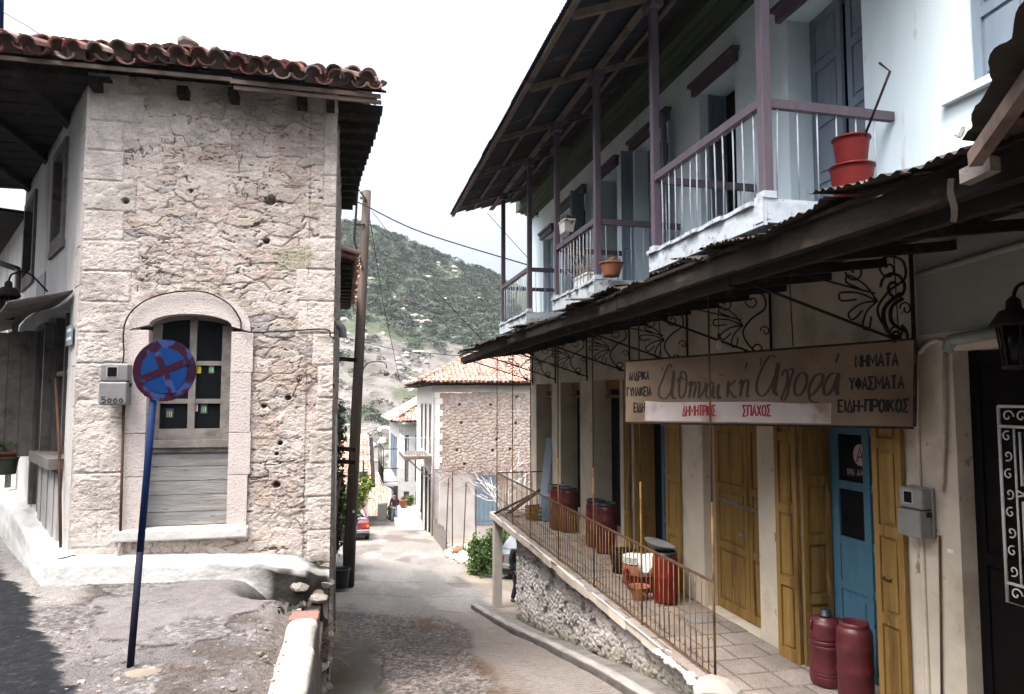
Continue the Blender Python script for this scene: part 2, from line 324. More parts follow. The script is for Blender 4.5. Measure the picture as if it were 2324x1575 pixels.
GL = {'Α': [[(0, 0), (.5, 1), (1, 0)], [(.2, .36), (.8, .36)]], 'Ν': [[(0, 0), (0, 1), (1, 0), (1, 1)]], 'Δ': [[(0, 0), (.5, 1), (1, 0), (0, 0)]],
      'Ρ': [[(0, 0), (0, 1), (.7, 1), (1, .88), (1, .58), (.7, .45), (0, .45)]], 'Ι': [[(0, 0), (0, 1)]], 'Κ': [[(0, 0), (0, 1)], [(.9, 1), (0, .42)], [(.25, .58), (1, 0)]],
      'Γ': [[(0, 0), (0, 1), (.9, 1)]], 'Υ': [[(0, 1), (.5, .5), (1, 1)], [(.5, .5), (.5, 0)]], 'Ε': [[(1, 1), (0, 1), (0, 0), (1, 0)], [(0, .5), (.8, .5)]],
      'Η': [[(0, 0), (0, 1)], [(1, 0), (1, 1)], [(0, .5), (1, .5)]], 'Μ': [[(0, 0), (0, 1), (.5, .35), (1, 1), (1, 0)]], 'Τ': [[(.5, 0), (.5, 1)], [(0, 1), (1, 1)]],
      'Φ': [[(.5, 0), (.5, 1)], [(.5, .8), (.9, .7), (1, .5), (.9, .3), (.5, .2), (.1, .3), (0, .5), (.1, .7), (.5, .8)]], 'Σ': [[(1, 1), (0, 1), (.5, .5), (0, 0), (1, 0)]],
      'Π': [[(0, 0), (0, 1), (1, 1), (1, 0)]], 'Ο': [[(.5, 1), (.85, .88), (1, .5), (.85, .12), (.5, 0), (.15, .12), (0, .5), (.15, .88), (.5, 1)]],
      'Χ': [[(0, 0), (1, 1)], [(0, 1), (1, 0)]], 'Λ': [[(0, 0), (.5, 1), (1, 0)]], '-': [[(0, .45), (1, .45)]], ' ': [],
      '5': [[(.9, 1), (.1, 1), (.1, .55), (.7, .6), (.95, .3), (.6, 0), (.1, .05)]], 'o': [[(.5, .75), (.95, .5), (.8, .1), (.3, .05), (.05, .4), (.5, .75)]]}
def ribbon(mb, pts, w, n, t, lift=0.):                      # flat painted stroke on a plane with normal n, standing t proud
    P = [np.array(p, float) for p in pts]; n = np.array(n, float); ws = w if hasattr(w, '__len__') else [w] * len(P)
    L = []; R = []
    for i in range(len(P)):
        a = P[max(i - 1, 0)]; b = P[min(i + 1, len(P) - 1)]
        if 0 < i < len(P) - 1:
            d1 = (P[i] - a) / (np.linalg.norm(P[i] - a) + 1e-9); d2 = (b - P[i]) / (np.linalg.norm(b - P[i]) + 1e-9)
            tt = d1 + d2
            if np.linalg.norm(tt) < .2: tt = d1
            tt = tt / np.linalg.norm(tt); sd = np.cross(n, tt); k = min(1.6, 1 / max(.45, abs(tt @ d1)))
        else:
            tt = b - a; tt = tt / (np.linalg.norm(tt) + 1e-9); sd = np.cross(n, tt); k = 1
        L.append(P[i] + sd * ws[i] / 2 * k + n * (t + lift)); R.append(P[i] - sd * ws[i] / 2 * k + n * (t + lift))
    vs = L + R + [p - n * (t + lift) for p in L] + [p - n * (t + lift) for p in R]; m = len(P)
    fs = []
    for i in range(m - 1):
        fs += [(m + i, m + i + 1, i + 1, i), (i, i + 1, 2 * m + i + 1, 2 * m + i), (m + i + 1, m + i, 3 * m + i, 3 * m + i + 1)]
    fs += [(0, 2 * m, 3 * m, m), (m - 1, 2 * m - 1, 4 * m - 1, 3 * m - 1)]
    return mb.add(vs, fs)
def write(mb, text, mapf, n, w, t=.0015, gap=.28):
    """block letters; mapf(a,b) places (0..1 along, 0..1 up) on the board"""
    ws = [{'Ι': .12, 'Μ': 1.15, '-': .5, ' ': .7}.get(c, .8) for c in text]; tot = sum(ws) + gap * (len(text) - 1); x = 0; k = 0
    for c, wd in zip(text, ws):
        for st in GL[c]:
            ribbon(mb, [mapf((x + (px * wd if c != 'Ι' else wd / 2)) / tot, py) for px, py in st], w, n, t, .0004 * (k % 4)); k += 1
        x += wd + gap
def bil(q):                                                  # bilinear map over TL,TR,BR,BL corners
    TL, TR, BR, BL = [np.array(p, float) for p in q]
    return lambda a, b: (BL * (1 - a) + BR * a) * (1 - b) + (TL * (1 - a) + TR * a) * b
def tiles(mb, O, ea, es, ncol, nrow, r, L, seed=0, seg=5, jit=1., cols=((.42, .17, .11),), nrm=None, th=.018, colsel=None, hs=1., plug=False, sag=0.):
    """cover tiles (half pipes) over pan tiles, laid from corner O along eave ea (unit) and up the slope es (unit)"""
    rg = np.random.default_rng(seed); O, ea, es = [np.array(q, float) for q in (O, ea, es)]
    n = np.cross(ea, es); n = n if n[2] > 0 else -n
    step = L * .78; pitch = 2 * r * 1.12; cols = np.array(cols, float)
    for j in range(nrow):
        for i in range(ncol):
            for pan in (1, 0):
                dx = (i + (.5 if pan else 0)) * pitch + rg.normal() * .012 * jit
                c = O + ea * dx + es * (j * step + rg.normal() * .025 * jit) + n * (sag * (math.sin(i * .55) + .8 * math.sin(i * .23 + 2) + .5 * rg.normal() * .4) + (.0 if pan else r * .42 * hs) + .02 * j * 0 + rg.normal() * .008 * jit)
                if colsel is not None and not colsel(i, j): continue
                yaw = rg.normal() * .045 * jit; d = es * math.cos(yaw) + ea * math.sin(yaw); tilt = .05 if pan == 0 else .03
                a2 = np.cross(d, n); a2 /= np.linalg.norm(a2)
                col = cols[rg.integers(len(cols))] * (.7 + .6 * rg.random())
                vs = []; fs = []
                for e, (s0, rr) in enumerate(((0, r * 1.08), (L, r * .88))):
                    cc = c + d * s0 + n * (.028 * (1 - e))
                    for q in (rr, rr - th):
                        for k in range(seg + 1):
                            an = math.pi * k / seg
                            vs.append(cc + a2 * math.cos(an) * q + n * (math.sin(an) * q * (-.75 if pan else .95) * hs))
                m = seg + 1
                for k in range(seg):
                    f = [(k, k + 1, 2 * m + k + 1, 2 * m + k), (m + k + 1, m + k, 3 * m + k, 3 * m + k + 1), (k + 1, k, m + k, m + k + 1)]
                    fs += f
                fs += [(0, 2 * m, 3 * m, m), (seg, m + seg, 3 * m + seg, 2 * m + seg)]
                mb.add(vs, fs, tuple(col), 0, False)
                if plug and not pan:
                    cc = c + d * .10; mb.add([cc + a2 * math.cos(math.pi * k / seg) * r + n * (math.sin(math.pi * k / seg) * r - .0) for k in range(seg + 1)] + [cc - a2 * r - n * .09, cc + a2 * r - n * .09], [tuple(range(seg + 1)) + (seg + 1, seg + 2)], (.12, .09, .075))
    return mb
# ================================================================ GROUND
ZV = np.array([-40, -20, 0, 2, 4, 6, 8.25, 11.8, 16.7, 18.4, 33, 46.5, 52, 58, 70, 84, 95])
ZZ = np.array([-1.2, -1.4, -1.75, -2.2, -2.7, -3.1, -3.46, -4.08, -4.9, -5.15, -6.42, -7.75, -8.3, -9.6, -13, -15, -15])
def zr(v): return np.interp(v, ZV, ZZ)
def zstreet(u, v):
    cs = np.interp(v, [9, 14, 24, 30], [0, .085, .085, .03])
    return zr(v) - cs * (np.clip(u, -1, 5) - 1.6)
def zplaza(u, v): return -1.956 - .047 * (v - 5.78) - .028 * (np.clip(u, -9, 0) + 1.5)

# --- street: aggregate concrete with a grooved gutter strip, pale farther down
uu = np.concatenate([np.arange(-.62, 3.7, .022), np.arange(3.75, 10, .25)])
vv = [-3.0]
while vv[-1] < 60:
    q = vv[-1]; vv.append(q + (.35 if q < 6.5 else .022 if q < 12 else .034 if q < 20 else .07 if q < 34 else .2))
vv = np.array(vv); U, V = np.meshgrid(uu, vv)
Z = zstreet(U, V)
wob = (fbm(U * .8, V * .8, 3, 3) - .5)
far = sst(15.8, 17.6, V + wob * 1.2 + (U - 1.5) * .15)
p1, p2, pid = cells(U * 24, V * 20, 5); peb = sst(.05, .3, p2 - p1) * (pid > .35)
q1, q2, qid = cells(U * 11, V * 9, 9); peb2 = sst(.02, .22, q2 - q1) * (qid > .55)
gut = sst(1.95, 2.12, U + wob * .7 - .03 * (V - 9)) * (1 - far)
leftp = (1 - sst(.42, .55, U + wob * .45 + .1 * (fbm(U * 3, V * 1.2, 3, 8) - .5))) * (1 - sst(11.5, 14, V))
aggr = (1 - gut) * (1 - leftp)
groove = (np.sin(V * 2 * math.pi / .11 + 2.2 * fbm(U * 1.5, V * 1.5, 2, 11) * 6 + U * 2.2) > .55) * gut * (fbm(U * 5, V * 5, 3, 14) > .38)
Z = Z + aggr * (.006 * peb + .008 * peb2) * (1 - .5 * far) + .05 * wob + .012 * (fbm(U * 4, V * 4, 3, 2) - .5) - .008 * groove
big = fbm(U * .7, V * .5, 4, 21)
C = mixc((.175, .15, .135), (.12, .105, .098), sst(.35, .65, big))
C = C * (.45 + 1.25 * (pid * peb * aggr + .42 * (1 - aggr)) + .5 * qid * peb2 * aggr)[..., None] * (.7 + .6 * fbm(U * 16, V * 14, 3, 94))[..., None]
C = mixc(C, np.array((.235, .21, .19)), gut * .85); C = mixc(C, (.10, .085, .075), groove * .7)
C = mixc(C, (.082, .08, .07), leftp * .8)
stain = np.exp(-((U - 1.85 - .35 * wob + .03 * (V - 9)) / .26) ** 2) * sst(.30, .55, fbm(U * 3, V * 1.1, 4, 31)) * (1 - far)
C = mixc(C, (.105, .058, .028), stain * .65)
C = mixc(C, (.075, .045, .025), np.exp(-(((U + .1) / .3) ** 2 + ((V - 10.3) / .8) ** 2)) * .9)
moss = sst(.58, .7, fbm(U * 2, V * 1.4, 4, 41)) * leftp
C = mixc(C, (.055, .06, .025), moss * .6)
farc = mixc((.47, .44, .40), (.36, .335, .305), sst(.38, .64, fbm(U * 1.2, V * .6, 5, 51)))
farc = farc * (.86 + .26 * pid * peb)[..., None]
farc = mixc(farc, (.22, .19, .175), sst(.56, .72, fbm(U * .9, V * .45, 5, 61)) * sst(-1, .6, U) * .8)
C = mixc(C, farc, far)
# cracks and patch seams
for cv, cw, sd in ((17.2, .035, 1), (19.4, .03, 2), (21.6, .03, 5)):
    C = mixc(C, (.09, .08, .075), np.exp(-((V - cv - .9 * (fbm(U * .9, U * 0, 3, sd) - .5)) / cw) ** 2) * (fbm(U * 2, V * 0, 2, sd) > .42) * .8)
C = mixc(C, (.035, .033, .033), np.exp(-((U - .5 - .5 * wob) / .03) ** 2) * (1 - sst(11, 13, V)) * .7)
C = C * (1 - .42 * far)[..., None]
lot = sst(3.55, 3.95, U + .5 * wob) * sst(16.5, 18, V)
lotc = mixc((.36, .31, .26), (.24, .20, .165), sst(.38, .62, fbm(U * .8, V * .8, 4, 71)))
lotc = mixc(lotc, (.06, .08, .025), sst(.5, .66, fbm(U * .6, V * .6, 3, 81)) * sst(3.9, 4.4, U) * sst(21, 25, V))
C = mixc(C, lotc, lot)
mb = MB(); P = np.stack([U, V, Z], -1); mb.grid(P, col=C)
tag(mb.build('road', M['ground']), 'narrow worn concrete street running downhill between the houses', 'road', kind='structure')

# --- upper square in front of the corner house
us = np.arange(-6.4, -.27, .024); vs_ = np.concatenate([np.arange(2.0, 4.2, .2), np.arange(4.2, 9.3, .022), np.arange(9.3, 24, .12)])
U, V = np.meshgrid(us, vs_); Z = zplaza(U, V)
ax = np.interp(V, [3, 5.39, 6.4, 7.04, 8.32, 9.95, 11.87, 15.33, 20], [-1.25, -1.77, -2.22, -2.61, -3.16, -4.08, -4.95, -6.4, -8.2])
ed = U - ax + .22 * (fbm(U * 7, V * 7, 5, 3) - .5) + .18 * (fbm(U * 1.2, V * 1.2, 2, 4) - .5)
asph = 1 - sst(-.02, .03, ed)
p1, p2, pid = cells(U * 26, V * 24, 15); peb = sst(.04, .3, p2 - p1)
n1 = fbm(U * .9, V * .9, 4, 5); n2 = fbm(U * 3.2, V * 3.2, 4, 6); n3 = fbm(U * 9, V * 9, 3, 7)
# smooth cement skin in the middle, broken edge in front, gravel around it
slab = sst(-.04, .04, (V - 6.15 - .42 * (fbm(U * 1.3, U * 0, 3, 9) - .5) * 2 - .22 * np.cos((U + 1.2) * 2.2)) * .8) * sst(-.04, .04, -.62 - U + .5 * (n2 - .5) - .18 * (8.6 - V)) * sst(-.03, .05, ed - .55 - .8 * (n1 - .5))
worn = sst(.56, .62, n1 + .25 * (n3 - .5)) * slab * sst(5.9, 6.7, V)
Z = Z + .038 * slab * (1 - .6 * worn) + .03 * asph + .03 * (n1 - .5) + .016 * (n2 - .5) + .012 * (n3 - .5) + (1 - slab) * (1 - asph) * (.012 * peb * (pid > .4) + .014 * n3) + worn * .006 * peb
pit = np.exp(-((((U + .58) / .46) ** 2 + ((V - 8.5) / .5) ** 2) ** 1.6)); Z = Z - .50 * pit + pit * (.16 * (fbm(U * 7, V * 7, 4, 97) - .5) + .07 * (fbm(U * 19, V * 19, 3, 98) - .5)) - .10 * sst(-.75, -.4, U) * (1 - pit)
C = mixc((.30, .275, .265), (.24, .22, .212), sst(.38, .62, n1))
C = mixc(C, (.37, .345, .34), slab * (1 - worn) * .8 * sst(.3, .7, n2 * .6 + n1 * .5))
grav = mixc((.52, .49, .47), (.13, .115, .105), pid) * (.35 + .8 * peb[..., None])
C = mixc(C, grav, np.clip((1 - slab) * .8 * sst(.42, .55, n2) + worn * .75, 0, 1))
C = mixc(C, (.13, .105, .085), (1 - slab) * sst(.5, .62, fbm(U * 2, V * 2, 4, 19)) * .75)
edge = np.exp(-((slab - .5) / .3) ** 2); C = mixc(C, (.035, .03, .028), edge * .95 * (n3 > .36))
C = mixc(C, (.10, .09, .085), np.exp(-((n2 - .5) / .012) ** 2) * sst(.5, .6, n1) * .6)
C = mixc(C, (.24, .195, .16), sst(-.85, -.5, U) * .6)
C = mixc(C, (.045, .038, .034), np.clip(pit * 2.2 - .1 + .8 * (n2 - .5), 0, 1))  # hollow painted dark: its shade and its litter in one tone
C = mixc(C, np.array((.026, .028, .033)) * (.55 + .7 * pid * peb + .9 * (pid > .92) * peb)[..., None], asph)
dust = sst(-.02, .05, ed) * (1 - sst(.1, .4, ed - .25 * (V - 7.4))) * sst(7.6, 8.2, V)
C = mixc(C, (.50, .47, .43), dust * .85)
C = mixc(C, (.17, .10, .05), np.exp(-(((U + 1.13) / .16) ** 2 + ((V - 5.72) / .09) ** 2)) * .5)
C = C * np.array((.54, .545, .56)) * (.78 + .44 * fbm(U * 22, V * 22, 4, 93))[..., None]
keep = ((U[:-1, :-1] < -.3) & ((V[:-1, :-1] < 9.25) | ((U[:-1, :-1] + 3.06) * .888 + (V[:-1, :-1] - 9.14) * .46 < .1)))
mb = MB(); mb.grid(np.stack([U, V, Z], -1), keep=keep, col=C)
tag(mb.build('pavement', M['ground']), 'cracked cement and gravel square with a dark asphalt edge on the left', 'pavement', kind='structure')
mb = MB(); U, V = np.meshgrid(np.linspace(-30, -.3, 40), np.concatenate([np.linspace(-30, 2.05, 12), np.linspace(2.4, 24, 12)]))
mb.grid(np.stack([U, V, zplaza(np.clip(U, -6.4, 0), V) - .06 - .06 * (U > -1.2)], -1), keep=((U[1:, 1:] < -6) | (V[1:, 1:] < 2.1)), col=(.04, .041, .045))
tag(mb.build('asphalt', M['ground']), 'dark asphalt street at the left behind the square', 'road', kind='structure')

# --- terrain: valley below the village and the hillside behind it
gu = np.concatenate([np.linspace(-420, -112, 24), np.linspace(-108, 60, 190), np.linspace(66, 420, 30)])
gv = np.concatenate([np.linspace(-60, 60, 40), np.linspace(61, 330, 250), np.linspace(336, 800, 20)])
def zterr(u, v):
    base = zr(np.minimum(v, 95)) - .35 - .5 * sst(20, 60, v) - 1.2 * sst(4.5, 14, np.abs(u - 2)) * sst(10, 40, v)
    base = np.where(v < 26, base - .8 * (1 - sst(20, 26, v)), base)
    X = u * math.cos(AL) - v * math.sin(AL); D = u * math.sin(AL) + v * math.cos(AL)
    az = X / np.maximum(D, 1) * FPX + CX                     # bearing of the skyline
    el = np.interp(az, [-900, -300, 200, 700, 800, 900, 1000, 1100, 1200, 1400, 1700, 2300, 3200], [.02, .04, .09, .245, .252, .238, .215, .195, .17, .12, .06, .02, .0])
    top = el * 290
    t = np.clip((v - 92) / 205, 0, 1)
    prof = .55 * t + .45 * t * t
    h = base + (top + 15) * prof
    h = h + np.where(v > 297, -(v - 297) * .12, 0)
    amp = sst(80, 130, v)
    return h + amp * (7 * (fbm(u / 42, v / 42, 4, 4) - .5) + 2.4 * (fbm(u / 9, v / 9, 4, 5) - .5)) * (1 - .5 * sst(240, 300, v))
U, V = np.meshgrid(gu, gv); Z = zterr(U, V)
n1 = fbm(U / 14, V / 14, 5, 7); n2 = fbm(U / 4, V / 4, 4, 8)
C = mixc((.17, .155, .142), (.095, .086, .076), sst(.35, .65, n2))
C = mixc(C, (.062, .075, .042), sst(.46, .58, n1 + .2 * (n2 - .5)) * .85)
C = mixc(C, (.055, .075, .045), sst(185, 215, V + 30 * (n1 - .5)) * .85)
C = mixc(C, (.17, .115, .105), np.exp(-((V - 104 - 8 * (n1 - .5)) / 5) ** 2) * sst(.4, .55, n2) * .8)
mb = MB(); mb.grid(np.stack([U, V, Z], -1), col=C)
tag(mb.build('hillside', M['hill']), 'rocky green hillside rising behind the village', 'hill', kind='structure')

# shrubs and boulders on the slope: placed by chance, denser where the slope is green
rg = np.random.default_rng(11)
mb = MB(); N = 52000
pu_ = rg.uniform(-105, 62, N); pv_ = rg.uniform(92, 305, N); pz_ = zterr(pu_, pv_)
px_, py_ = proj(np.stack([pu_, pv_, pz_], -1))
dens = .9 * sst(190, 215, pv_ + 26 * (fbm(pu_ / 22, pv_ / 22, 3, 31) - .5))
dens = np.maximum(dens, .85 * sst(.5, .56, fbm(pu_ / 17, pv_ / 13, 3, 33)) * sst(118, 135, pv_))
dens = np.maximum(dens, .16 * sst(.45, .6, fbm(pu_ / 8, pv_ / 8, 3, 35)))
dens *= 1 - .75 * np.exp(-((pv_ - 182 - 10 * (fbm(pu_ / 25, pu_ * 0, 2, 36) - .5)) / 9) ** 2)
dens *= 1 - .9 * sst(.60, .66, fbm(pu_ / 7, pv_ / 20, 3, 37))
ok = (rg.random(N) < dens * .30) & (px_ > 690) & (px_ < 1330) & (py_ < 1120)
idx = np.nonzero(ok)[0]
TN = 90
d = rg.normal(size=(TN, 3)); d /= np.linalg.norm(d, axis=1)[:, None]; d[:, 2] = np.abs(d[:, 2]) * .9 + .05
A = rg.normal(size=(TN, 3)); A /= np.linalg.norm(A, axis=1)[:, None]; B = np.cross(A, rg.normal(size=(TN, 3))); B /= np.linalg.norm(B, axis=1)[:, None]
Q = np.stack([d - A * .17, d - B * .11, d + A * .17, d + B * .11], 1)
Vs = []; Cs = []
pal = np.array([(.034, .052, .038), (.042, .062, .044), (.048, .066, .046), (.036, .05, .042), (.066, .072, .058), (.085, .078, .078)])
for i in idx:
    s = rg.uniform(.7, 1.5) * (1.15 if pv_[i] > 190 else 1.0); th = rg.uniform(0, 6.28); c_, s_ = math.cos(th), math.sin(th)
    Rm = np.array([[c_, -s_, 0], [s_, c_, 0], [0, 0, .85]]); rad = np.array((s * rg.uniform(.8, 1.5), s * rg.uniform(.8, 1.3), s))
    Vs.append(((Q * (.7 + .5 * rg.random((TN, 1, 1)))) @ Rm.T) * rad + np.array((pu_[i], pv_[i], pz_[i] + .1)))
    Cs.append(np.repeat(pal[rg.integers(6)] * rg.uniform(.75, 1.35) * (.7 + .6 * rg.random((TN, 1))), 4, 0))
Vs = np.concatenate(Vs).reshape(-1, 3); Cs = np.concatenate(Cs)
def fastmesh(name, V, F4, C, mat):
    me = bpy.data.meshes.new(name); me.vertices.add(len(V)); me.vertices.foreach_set('co', V.astype(np.float32).ravel())
    n = len(F4); k = F4.shape[1]; me.loops.add(n * k); me.loops.foreach_set('vertex_index', F4.astype(np.int32).ravel())
    me.polygons.add(n); me.polygons.foreach_set('loop_start', np.arange(0, n * k, k, dtype=np.int32)); me.polygons.foreach_set('loop_total', np.full(n, k, dtype=np.int32))
    ca = me.attributes.new('Col', 'FLOAT_COLOR', 'POINT'); cc = np.ones((len(V), 4), np.float32); cc[:, :3] = C; ca.data.foreach_set('color', cc.ravel())
    me.materials.append(mat); me.update(calc_edges=True); o = bpy.data.objects.new(name, me); COL.objects.link(o); return o
o = fastmesh('hillside_shrubs', Vs, np.arange(len(Vs)).reshape(-1, 4), Cs, M['leaf'])
tag(o, 'dark green evergreen scrub covering the far hillside', 'shrubs', kind='stuff')
print('shrubs', len(idx))
mb = MB(); N = 9000
ru = rg.uniform(-100, 55, N); rv = rg.uniform(93, 290, N); rz = zterr(ru, rv); rx, ry = proj(np.stack([ru, rv, rz], -1))
dn = .8 * sst(.58, .66, fbm(ru / 7, rv / 20, 3, 37)) + .5 * (1 - sst(125, 150, rv)) * sst(.45, .6, fbm(ru / 9, rv / 9, 3, 44)) + .05
for i in np.nonzero((rg.random(N) < dn * .55) & (rx > 690) & (rx < 1330))[0]:
    s = rg.uniform(.3, 1.0) ** 2 * 1.25
    rock(mb, (ru[i], rv[i], rz[i] + .15 * s), (s * rg.uniform(.7, 1.5), s * rg.uniform(.7, 1.2), s * rg.uniform(.5, .9)), int(i), tuple(np.array((.72, .69, .68)) * rg.uniform(.6, 1.25)))
tag(mb.build('hillside_boulders', M['rock']), 'pale limestone boulders strewn over the far hillside', 'boulders', kind='stuff')

# ================================================================ CORNER HOUSE (left)
Ac = np.array((-3.06, 9.14, 0.)); dl = np.array((-.46, .888, 0.)); nl = np.array((-.888, -.46, 0.))   # left face: start, direction, outward
LH = thing('stone_house', 'weathered rubble stone corner house with arched shop window and clay tile roof', 'house', (-1.6, 9.14, -2.0))
xi0, xi1, zs0, zsp, zap = -2.30, -1.385, -1.51, .86, 1.0      # window opening and arch
xc = (xi0 + xi1) / 2; hw = (xi1 - xi0) / 2
def arch_z(u, spring, apex, half): return spring + (apex - spring) * np.sqrt(np.clip(1 - ((u - xc) / half) ** 2, 0, 1))
S, T = np.meshgrid(np.arange(-3.07, -.19, .0105), np.arange(-2.12, 3.86, .0105))
wx = S + .045 * (fbm(S * 5, T * 5, 3, 1) - .5) * 2; wz = T + .05 * (fbm(S * 3.2, T * 3.2, 3, 2) - .5) * 2
d1, d2, cid = cells(wx * 3.5 + .5 * np.floor(wz * 10) * .37, wz * 10, 3, .95); e1 = d2 - d1
e_, f_, cid2 = cells(wx * 7.2, wz * 19, 23, .95); e2 = f_ - e_
small = fbm(S * 1.6, T * 1.6, 2, 9) > .53                     # patches of small filling stones
e = np.where(small, e2, e1); cc = np.where(small, cid2, cid)
smear = sst(.43, .62, fbm(S * 1.9, T * 2.6, 4, 12))          # old lime mortar smeared over the joints
jn_ = e + .10 * (fbm(S * 16, T * 20, 3, 90) - .5); joint = (1 - sst(.02, .11, jn_)) * (1 - .7 * smear)
H = .013 * sst(.0, .10, jn_) * (1 - .6 * smear) + .020 * (cc - .5) * (1 - .55 * smear) + .022 * (fbm(S * 13, T * 20, 5, 13) - .5) + .012 * (fbm(S * 40, T * 48, 3, 14) - .5)
C = mixc((.52, .47, .425), (.37, .325, .29), cc); C = mixc(C, (.43, .35, .29), (vn(cc * 91, cc * 37, 3) > .8) * .5)
C = mixc(C, (.27, .255, .26), (vn(cc * 57, cc * 23, 4) > .8) * .7)
C = mixc(C, (.19, .145, .115), joint * .85); C = mixc(C, (.52, .465, .425), smear * .6)
C = mixc(C, (.34, .26, .215), sst(.54, .68, fbm(S * 3.1, T * 3.4, 4, 15)) * (1 - sst(-.2, 3.6, T) * .2) * .55)
# deep cracks between courses
crack = (np.abs(fbm(S * 1.3 + 3, T * 7.5, 4, 16) - .5) < .009) & (fbm(S * 3, T * 3, 2, 17) > .52)
crack |= (np.abs(fbm(S * 6, T * 1.6 + 5, 4, 18) - .5) < .006) & (fbm(S * 2, T * 2, 2, 19) > .62)
H -= .02 * crack; C = mixc(C, (.10, .078, .064), crack * .8)
H = H * .78
# dressed blocks: quoins on both edges and ashlar beside the window
def block(mask_w, bh, off, sd, joints=True):
    row = np.floor((T + off) / bh); r = (T + off) / bh - row; ww = mask_w(row); return row, r, ww
def dress(d_edge, z_edge, k, cbase):
    """d_edge/z_edge: distance to the nearest side/bed joint; positive inside the block"""
    global H, C
    ins = (d_edge > 0) & k; jn = np.minimum(d_edge, z_edge)
    f = sst(.0, .02, jn + .03 * (fbm(S * 7, T * 7, 3, 77) - .5)); hh = .022 + .006 * (fbm(S * 9, T * 9, 4, 24) - .5) - .014 * (1 - f) * sst(.3, .55, fbm(S * 1.5, T * 2.5, 3, 79)) - .006 * sst(.58, .64, fbm(S * 20, T * 34, 4, 25)) - .006 * sst(.52, .7, fbm(S * 5, T * 7, 4, 80))
    H = np.where(ins, hh, H)
    cb = mixc(cbase, np.array(cbase) * .8, sst(.4, .62, fbm(S * 4, T * 4, 4, 26)))
    cb = mixc(cb, (.25, .205, .18), (1 - sst(.0, .011, jn + .01 * (fbm(S * 9, T * 9, 3, 78) - .5))) * .75 * sst(.3, .5, fbm(S * 1.5, T * 2.5, 3, 79)))
    C = np.where(ins[..., None], cb, C)
row = np.floor((T + 2.12) / .36); rz_ = (T + 2.12) - row * .36
wl = .34 + .30 * _h(row, row * 0, 5) + .02 * (fbm(S * 8, T * 8, 2, 27) - .5)
dress(S + 0 * T - 0 + (wl - (S + 3.07)) - S, np.minimum(rz_, .36 - rz_), S < -2.2, (.52, .475, .44))
low = (T < .72 + .1 * np.sin(S * 9)) & (S < -2.5)              # plain ashlar field left of the window
row2 = np.floor((T + 2.12) / .42); rz2 = (T + 2.12) - row2 * .42; so_ = (S + 3.07 + .33 * (row2 % 2)) / .62; ds = np.abs(so_ - np.round(so_)) * .62
dress(np.where(low, ds + .001, -1), np.minimum(rz2, .42 - rz2), low, (.54, .495, .46))
row3 = np.floor((T + 2.0) / .40); rz3 = (T + 2.0) - row3 * .40; wr = .16 + .36 * _h(row3, row3 * 0, 8) * (T < 2.3)
dress(wr - (-.195 - S) + .02 * (fbm(S * 8, T * 8, 2, 28) - .5), np.minimum(rz3, .40 - rz3), S > -1.2, (.53, .48, .435))
H += .010 * (fbm(S * 2.2, T * 2.2, 3, 29) - .5) * 2
C = C * (.80 + .40 * fbm(S * 30, T * 36, 4, 91))[..., None] * (.86 + .28 * fbm(S * 6, T * 8, 3, 92))[..., None]
C = mixc(C, (.33, .31, .235), (np.maximum(np.abs((S + .70) / .23), np.abs((T - 1.72 - .1 * (S + .7)) / .135)) + .35 * (fbm(S * 9, T * 9, 3, 30) - .5) < 1) * .85)   # greenish render patch
for hx, hz, hr in ((-.98, 2.44, .07), (-1.02, 1.93, .045), (-2.62, 2.33, .045), (-.83, -1.05, .05), (-.80, -.55, .03), (-.84, -.68, .025), (-1.0, -.1, .035), (-1.9, 2.5, .03), (-.72, .0, .04)):
    hd = np.hypot(S - hx, (T - hz) * 1.15) / hr; H -= .13 * (1 - sst(.65, 1.05, hd + .3 * (fbm(S * 20, T * 20, 2, 33) - .5)))
damp = (1 - sst(-1.98, -1.78, T + .12 * (fbm(S * 5, T * 2, 3, 34) - .5))); C = mixc(C, (.17, .165, .13), damp * .6 * sst(.4, .6, fbm(S * 6, T * 6, 3, 35)))
C = mixc(C, (.20, .165, .15), sst(.55, .7, fbm(S * 1.2, T * .5, 4, 38)) * sst(2.6, 3.5, T) * .6)
C = mixc(C, (.27, .20, .17), np.exp(-(((S + 2.45) / .12) ** 2 + ((T + .35) / .35) ** 2)) * .5)
open_ = (S > xi0 - .10) & (S < xi1 + .10) & (T > zs0 - .06) & (T < arch_z(S, zsp, zap, hw) + .10)
mb = MB(); mb.grid(np.stack([S, 9.14 - H, T], -1), keep=~open_[:-1, :-1], col=C)
mb.build('front_wall', M['stone'], LH)
# window surround: one dressed arch ring and two jambs, standing proud
mb = MB(); rg = np.random.default_rng(3)
def ring(us, zo, zi, y0, y1, col):
    for k in range(len(us) - 1):
        a, b = us[k], us[k + 1]
        mb.prism([(a, y0, zi[k]), (b, y0, zi[k + 1]), (b, y0, zo[k + 1]), (a, y0, zo[k])], (0, y1 - y0, 0), col)
th_ = np.linspace(math.pi, 0, 25); ui = xc + hw * np.cos(th_); zi_ = zsp + (zap - zsp) * np.sin(th_)
uo = xc + (hw + .215) * np.cos(th_); zo_ = zsp - .06 + .46 * np.sin(th_) ** .8
for k in range(24):
    if k in (11,): gapc = (.30, .27, .25)
    c0 = (.53, .48, .455)
    mb.prism([(ui[k], 9.092, zi_[k]), (ui[k + 1], 9.092, zi_[k + 1]), (uo[k + 1], 9.092, zo_[k + 1]), (uo[k], 9.092, zo_[k])], (0, .40, 0), c0)
